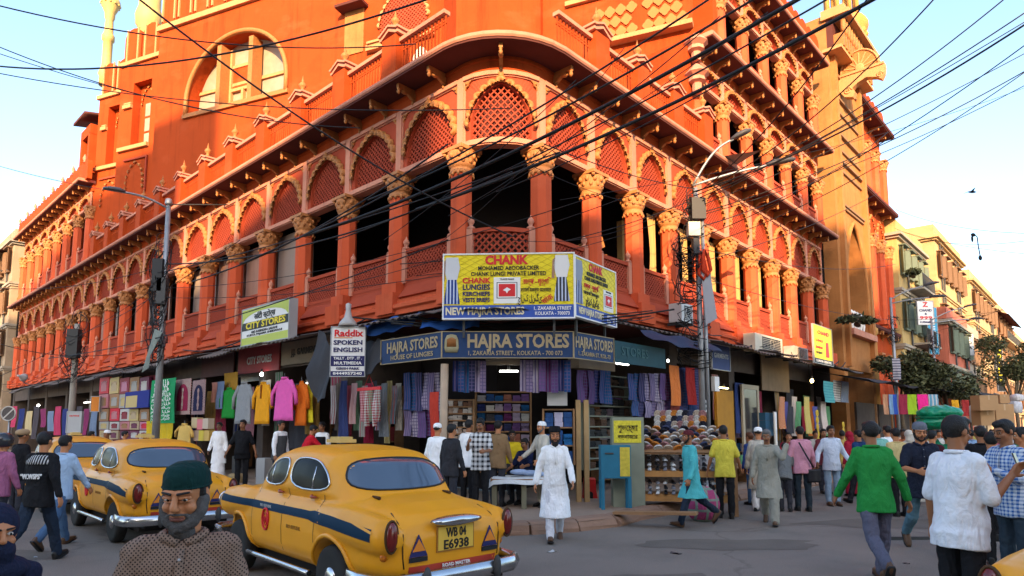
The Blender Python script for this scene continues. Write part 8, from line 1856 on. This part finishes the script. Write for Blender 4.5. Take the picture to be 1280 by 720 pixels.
# long thin wires: (x0, y0, depth, x1, y1, depth)
thin = [(-10, 90, 14, 640, 135, 13), (-10, 5, 10, 520, 55, 12), (-10, 82, 12, 560, -10, 9), (-10, 55, 13, 450, 160, 14), (-10, 64, 13, 330, 150, 15), (165, -8, 9, 640, 295, 13.2), (-10, 205, 26, 180, 245, 22), (0, 430, 20, 210, 428, 21.5), (0, 360, 25, 210, 330, 21.4), (60, 448, 26, 560, 300, 14), (205, 340, 21.4, 700, 190, 12.5), (205, 372, 21.4, 640, 330, 13.5), (205, 360, 21.4, 760, 240, 12.5), (230, 395, 20, 800, 240, 13), (0, 480, 24, 96, 440, 29), (0, 470, 22, 205, 352, 21.4), (100, 440, 29, 205, 350, 21.4), (96, 420, 29, 300, 300, 18),
        (600, 250, 13.2, 960, 15, 9), (560, 270, 13.2, 900, 20, 9), (620, 240, 13, 1000, 45, 10), (500, 330, 14, 860, 252, 17), (520, 345, 14, 866, 262, 17.3), (640, 300, 13.2, 868, 240, 17.3), (480, 300, 14, 720, 100, 11), (540, 310, 14, 780, 60, 10), (660, 205, 13, 870, 262, 17.3), (700, 250, 13.4, 1280, 110, 20), (680, 180, 13, 868, 236, 17.3),
        (868, 245, 17.3, 1290, -30, 12), (868, 250, 17.3, 1290, 10, 12), (870, 255, 17.3, 1290, 22, 12.5), (868, 260, 17.3, 1290, 62, 14), (870, 268, 17.3, 1290, 84, 15), (872, 270, 17.3, 1290, 102, 16), (870, 285, 17.3, 1110, 165, 24), (866, 240, 17.3, 1290, 25, 11), (870, 240, 17.3, 1180, -15, 11), (868, 300, 17.3, 1290, 50, 11), (866, 330, 17.3, 1100, 240, 26), (870, 345, 17.3, 1120, 400, 34), (872, 310, 17.3, 1120, 330, 34), (900, 300, 18, 1290, 84, 13), (880, 235, 17, 1090, -10, 10),
        (1120, 262, 36, 1290, 292, 22), (1118, 285, 36, 1290, 300, 22), (1130, 290, 36, 1290, 318, 24), (1120, 400, 34, 1290, 380, 30), (1150, 420, 40, 1290, 372, 30), (1200, 430, 50, 1290, 410, 34)]
sec = ['crossing the sky at the upper left', 'spanning the left facade', 'crossing the corner bay and shops', 'fanning from the right lamp post', 'strung across the street at the right']
for i, (x0, y0, Y0, x1, y1, Y1) in enumerate(thin):
    k = 0 if i < 6 else 1 if i < 18 else 2 if i < 29 else 3 if i < 44 else 4
    cable(at(x0, y0, Y0), at(x1, y1, Y1), rnd.uniform(.08, .5), rnd.choice((.010, .013, .018)) * (.65 if k == 2 else 1.1 if k == 3 else .9), label='thin black cable ' + sec[k], grp='thin cables ' + sec[k])
# sagging cables along the ledges
for i in range(14):
    s0 = 3 + i * 3.1; cable(P0 + dL * s0 + nL * rnd.uniform(.5, 1.1) + Z3 * rnd.uniform(4.35, 4.9), P0 + dL * (s0 + rnd.uniform(3, 6)) + nL * rnd.uniform(.5, 1.2) + Z3 * rnd.uniform(4.3, 4.8), rnd.uniform(.1, .35), rnd.choice((.012, .018, .024)), label='cable sagging over the awnings along the left ledge', grp='cables along the left ledge')
for i in range(9):
    s0 = .5 + i * 2.1; cable(P1 + dR * s0 + nR * rnd.uniform(.5, 1.2) + Z3 * rnd.uniform(4.4, 4.9), P1 + dR * (s0 + rnd.uniform(2, 4)) + nR * rnd.uniform(.5, 1.4) + Z3 * rnd.uniform(4.4, 4.8), rnd.uniform(.1, .3), rnd.choice((.012, .018, .024)), label='cable sagging over the awnings along the right ledge', grp='cables along the right ledge')
for i in range(10):
    cable(at(rnd.uniform(440, 560), rnd.uniform(385, 405), 14.2), at(rnd.uniform(700, 850), rnd.uniform(385, 405), 14.4), rnd.uniform(.05, .3), rnd.choice((.01, .014, .02)), label='cable lying over the corner awning below the billboard', grp='cables over the corner awning')
# a kite caught on the wires, and a bird
t = thing('bird', 'dark bird flying in the pale sky at the right', 'bird', Matrix.Translation(at(1215, 240, 25))); b = MB(); b.loft([[Vector((x, .05 * r_ * math.cos(a), .05 * r_ * math.sin(a))) for a in np.linspace(0, 6.283, 9)[:-1]] for x, r_ in ((-.16, .2), (-.1, .7), (0, 1), (.09, .8), (.16, .3))]); link('bird_body', b.mesh('bird_body', BLKF), t)
for sy in (-1, 1): b = MB(); b.add([(-.07, 0, .02), (.06, 0, .02), (.0, sy * .2, .1), (-.14, sy * .32, .04)], [(0, 1, 2, 3)]); link('wing', b.mesh('wing', BLKF), t)
t = thing('tangled_rag', 'black rag and string dangling from a wire in the sky', 'rag', Matrix.Translation(at(1218, 293, 25))); b = MB(); b.ball((-.05, 0, -.02), (.1, .04, .08), 8, 5); b.ball((-.1, 0, -.18), (.05, .03, .14), 8, 5); b.tube([(0, 0, 0), (.1, 0, -.1), (.12, 0, -.5), (.16, 0, -.85)], .02, 5); b.ball((.16, 0, -.95), (.08, .04, .11), 8, 5); link('rag_cloth', b.mesh('rag_cloth', BLKF), t)
# ---------------------------------------------------------------- greenery
def leafmat(name, c):
    m = mat(name, c, .6, .35, 3.5, spec=.25); return m
LG = [leafmat('leaf_green', (.06, .07, .028)), leafmat('leaf_dark', (.035, .042, .02)), leafmat('leaf_light', (.10, .105, .045))]
def tree(label, c, trunk_h, blobs, n, seed, cat='tree', ls=.14, grp=None, name='tree'):
    g = random.Random(seed); t = thing(name, label, cat, Matrix.Translation(c), grp); b = MB(); b.tube([(0, 0, 0), (.08, .05, trunk_h * .5), (-.05, 0, trunk_h)], [.16, .12, .08], 8)
    for x, y, z, rx, rz in blobs: b.tube([(-.05, 0, trunk_h * .8), (x * .5, y * .5, (trunk_h + z) * .5), (x, y, z)], [.07, .05, .02], 6)
    link('trunk', b.mesh('trunk', mat('tree_bark', (.10, .075, .05), .9, .3, 8, .5, 20)), t)
    for q in range(3):
        b = MB(); vs = []; fs = []
        for i in range(n // 3):
            x, y, z, rx, rz = g.choice(blobs)
            while True:
                u = Vector((g.uniform(-1, 1), g.uniform(-1, 1), g.uniform(-1, 1)))
                if u.length < 1 and g.random() < .25 + .75 * u.length: break
            ctr = Vector((x + u.x * rx, y + u.y * rx, z + u.z * rz)); a = Vector((g.gauss(0, 1), g.gauss(0, 1), g.gauss(0, .6))).normalized(); c_ = a.cross(Vector((g.gauss(0, 1), g.gauss(0, 1), g.gauss(0, 1)))).normalized(); s_ = ls * g.uniform(.6, 1.3); k = len(vs)
            vs += [ctr - a * s_, ctr + c_ * s_ * .4, ctr + a * s_, ctr - c_ * s_ * .4]; fs.append((k, k + 1, k + 2, k + 3))
        b.add(vs, fs); link('crown', b.mesh('crown', LG[q]), t)['kind'] = 'stuff'
    return t
def bl(n, rx, rz, z, r, g=random.Random(5)): return [(g.uniform(-rx, rx), g.uniform(-rx * .5, rx * .5), z + g.uniform(-rz, rz), r * g.uniform(.7, 1.2), r * g.uniform(.5, .9)) for _ in range(n)]
p = at(1125, 480, 33); tree('dusty low tree growing in front of the red wing', (p.x, p.y, 0), 3.2, bl(9, 1.6, .7, at(1125, 470, 33).z, .8), 3600, 1)
p = at(1185, 480, 36); tree('spreading dusty tree over the dark awning at the right', (p.x, p.y, 0), 3.0, bl(9, 1.9, .6, at(1185, 475, 36).z, .8), 3600, 2)
p = at(1266, 455, 48); tree('dark green street tree at the right edge', (p.x, p.y, 0), 4, bl(9, 1.7, 1.6, at(1266, 455, 48).z, 1.3), 4500, 3)
p = at(1071, 398, 29.5); tree('small plant growing out of the gate tower wall', (p.x, p.y, p.z - .3), .2, [(0, 0, .3, .6, .2), (.5, 0, .2, .4, .15), (-.5, 0, .25, .45, .18)], 420, 4, 'plant', .13, name='wall_plant')
p = at(1141, 340, 41); tree('green plant on the balcony of the yellow house', (p.x, p.y, p.z - .3), .2, [(0, 0, .3, .45, .25)], 240, 5, 'plant', .14, name='balcony_plant')
# ---------------------------------------------------------------- far right lamp poles, stalls and goods
for i, (x, y0, Y, lab) in enumerate(((1113, 372, 31, 'street lamp post in front of the red wing with double arms'), (1164, 398, 38, 'second street lamp post further along the right street'))):
    q = at(x, y0, Y); t = pole_thing('street_lamp', lab, q.x, q.y, q.z, .09, .06, M_MT, 'street lamp'); a = at(x + 35, y0 - 12, Y); arm(t, '', (0, 0, q.z - .1), (a.x - q.x, -.5, a.z), .1, .6, flat('lamp_head_dark', (.06, .06, .07))); a = at(x + 38, y0 + 4, Y); arm(t, '', (0, 0, q.z - .3), (a.x - q.x, -.8, a.z), .05, .6, flat('lamp_head_dark', (.06, .06, .07))); tangle(t, (0, -.1, q.z - 1.4), 10, .35, .6, 20 + i)
p = at(1123, 462, 30); hang('small printed pennant on the lamp post by the red wing', 'C', 30.2, 1116, 448, 1126, 475, cloth((.35, .33, .36), 'stripeh', (.08, .08, .12), 8.), 1, .03)
Ys = 26
def aw2(label, x0, y0, x1, y1, Y0, Y1, m, h=.5):
    a, c = at(x0, y0, Y0), at(x1, y1, Y1); d = (c - a); L_ = Vector((d.x, d.y, 0)).length; u = Vector((d.x, d.y, 0)).normalized(); n_ = Vector((u.y, -u.x, 0)); n_ = n_ if n_.dot(nR) > 0 else -n_
    b = MB(); f_ = lambda q, v: a.lerp(c, q) - n_ * (2.2 * (1 - v)) + Z3 * (h * (1 - v) - .08 * math.sin(q * 14) * v)
    b.sheet(lambda q, v: tuple(f_(q, v)), 24, 4); b.sheet(lambda q, v: tuple(f_(q, v) - Z3 * .03), 24, 4); tag(b.build('awning', m), label, 'awning')
aw2('long dark awning over the stalls past the gate tower', 1085, 474, 1170, 488, 26, 34, M_TARPD); aw2('dark awning sheltering cartons at the far right', 1172, 486, 1262, 496, 33, 52, M_TARPD)
for i, (x, c, nm) in enumerate(((1107, (.5, .26, .15), 'tan'), (1114, (.2, .33, .5), 'pale blue'), (1118, (.04, .1, .42), 'blue'), (1129, (.30, .03, .06), 'maroon'), (1140, (.32, .5, .03), 'lime green'), (1154, (.78, .03, .25), 'hot pink'), (1167, (.12, .3, .42), 'striped blue'))):
    w__ = (6, 5, 7, 11, 12, 13, 12)[i]; o = hang('%s cloth strung under the awning past the gate tower' % nm, 'C', 27.5 + i * .25, x - w__ / 2, 493, x + w__ / 2, 518, cloth(c, 'stripev' if nm == 'striped blue' else None, (.5, .5, .5), 6.), 1, .02)
for i, x in enumerate((1190, 1203)): hang(['orange yellow', 'dark red'][i] + ' cloth hanging under the far right awning', 'C', 33, x, 500, x + 9, 520, cloth(((.6, .3, .02), (.3, .03, .03))[i]), 1, .02)
CB = mat('brown_cardboard', (.42, .25, .12), .85, .12, 3., .1, 20)
for i, (x0, y0, x1, y1, lab) in enumerate(((1225, 494, 1248, 513, 'brown carton, upper left of the stack at the far right'), (1226, 513, 1244, 532, 'brown carton, lower left of the stack at the far right'), (1245, 505, 1268, 531, 'large brown carton at the right of the stack'), (1250, 493, 1262, 504, 'brown carton on top of the large one'))):
    M, w_, zb, zt = rect('C', 24 + .3 * i, x0, y0, x1, y1); t = thing('carton', lab, 'carton', M @ Matrix.Translation((0, 0, zb)), 'cartons at the far right'); b = MB(); b.span((-w_ / 2, -.5, 0), (w_ / 2, 0, zt - zb)); link('box_body', b.mesh('box_body', CB), t); b = MB(); b.span((-.03, -.5, zt - zb), (.03, .004, zt - zb + .004)); b.span((-.03, 0, (zt - zb) * .7), (.03, .004, zt - zb)); link('packing_tape', b.mesh('packing_tape', flat('tape_tan', (.5, .35, .2))), t)
hc_ = thing('hand_cart', 'hand cart under the brown cartons at the far right', 'cart', Matrix.Translation((PX_(1247, 24.6), 24.6, 0)))
b = MB(); b.span((-.9, -.3, .75), (.9, 1.0, .85)); link('cart_bed', b.mesh('cart_bed', M_WD), hc_)
for x in (-.8, .8): b = MB(); b.tube([(x, .3 + .38 * math.cos(a), .4 + .38 * math.sin(a)) for a in np.linspace(0, 6.283, 19)[:-1]], .03, 6, closed=True); link('wheel', b.mesh('wheel', M_TY), hc_)
for x in (-.85, .85): b = MB(); b.span((x - .04, -.25, .85), (x + .04, -.17, 1.55)); link('cart_post', b.mesh('cart_post', M_WD), hc_)
for i, (x0, y0, x1, y1, c, lab) in enumerate(((1219, 504, 1227, 528, (.6, .6, .58), 'white sack standing left of the cartons'), (1268, 500, 1280, 516, (.6, .6, .62), 'white sack, lower of the two at the right edge'), (1270, 492, 1282, 501, (.62, .6, .6), 'white sack, upper of the two at the right edge'))):
    M, w_, zb, zt = rect('C', 25, x0, y0, x1, y1); b = MB(); h = zt - zb; b.loft([[Vector((w_ / 2 * k_ * sq(math.cos(a), .6), -.2 + .2 * k_ * sq(math.sin(a), .6), zb + h * v)) for a in np.linspace(0, 6.283, 17)[:-1]] for v, k_ in ((0, .85), (.06, 1), (.5, 1.04), (.85, .95), (.93, .5), (1, .3))]); tag(link('sack', b.mesh('sack', cloth(c)), None, M), lab, 'sack')
for i, s in enumerate((24, 28, 32, 37, 42, 48)):
    t = thing('market_stall', '%s market stall in the row past the gate tower' % ['nearest', 'second', 'third', 'fourth', 'fifth', 'farthest'][i], 'stall', FR(s, 2.2)); b = MB(); b.span((-1.5, -.8, .7), (1.5, .4, .8)); link('table_top', b.mesh('table_top', M_WD), t); b = MB(); b.span((-1.5, .38, .05), (1.5, .42, .7)); link('front_cloth', b.mesh('front_cloth', cloth(gcol[i][0])), t)
    for x in (-1.45, 1.45): b = MB(); b.span((x - .04, -.75, 0), (x + .04, -.67, 2.9)); link('stall_post', b.mesh('stall_post', M_WD), t)
    b = MB(); b.span((-1.6, -1.6, .2), (1.6, -1.5, 3.0)); link('stall_back', b.mesh('stall_back', M_WALLG), t)
    for k in range(8): c, nm = gcol[(k * 2 + i) % 7]; b = MB(); hh = rnd.uniform(.1, .45); b.box((0, 0, hh / 2), (.3, .4, hh)); tag(link('folded_garment', b.mesh('folded_garment', cloth(c)), None, FR(s + (k - 3.5) * .37, 2.0, .805)), '%s folded garment on the %s stall past the gate tower' % (nm, ['nearest', 'second', 'third', 'fourth', 'fifth', 'farthest'][i]), 'garment', 'garments on the stalls past the gate')
# bundle of pink cloth by the rack, litter on the road
p = gnd(893, 655, 0); b = MB(); b.ball((0, .2, .32), (.34, .3, .36), 14, 8); o = tag(b.build('cloth_bag', cloth((.36, .06, .15), 'plaid', (.2, .25, .2), 5.)), 'pink and green checked sack sitting by the shoe rack', 'sack'); o.matrix_world = Matrix.Translation((p.x - .1, p.y + .2, 0))
gl = random.Random(9); lm = []
for k in range(4):
    b = MB(); b.sheet(lambda u, v: ((u - .5) * .16, (v - .5) * .09, .006 + .02 * math.sin(u * 5 + k) * math.sin(v * 4)), 4, 3); lm.append(b.mesh('litter', (flat('litter_white', (.5, .5, .48)), flat('litter_brown', (.2, .13, .08)), flat('litter_grey', (.3, .3, .3)), flat('litter_dark', (.06, .05, .05)))[k]))
for i in range(46):
    x, y = gl.uniform(-7, 9), gl.uniform(5, 15)
    if i < 3: q = gnd((690, 602, 858)[i], (600 + 90, 690, 652)[i]); x, y = q.x, q.y
    if (Vector((x, y, 0)) - CC).length < 6.2 or ((Vector((x, y, 0)) - P0).dot(nL) < 4 and x < 0) or ((Vector((x, y, 0)) - P1).dot(nR) < 3 and x > 0): continue
    tag(link('litter', lm[i % 4], None, TR(x, y, .004, gl.uniform(0, 6)) @ Matrix.Scale(gl.uniform(.4, 1), 4)), 'small scrap of litter lying on the asphalt', 'litter', 'litter on the road')
b = MB(); b.bar((0, 0, .02), (1.1, .05, .02), .06, .03); o = tag(b.build('iron_strip', M_BK2), 'dark iron strip across the road behind the green sweater', 'strip'); q = gnd(1110, 675); o.matrix_world = Matrix.Translation((q.x, q.y, 0))
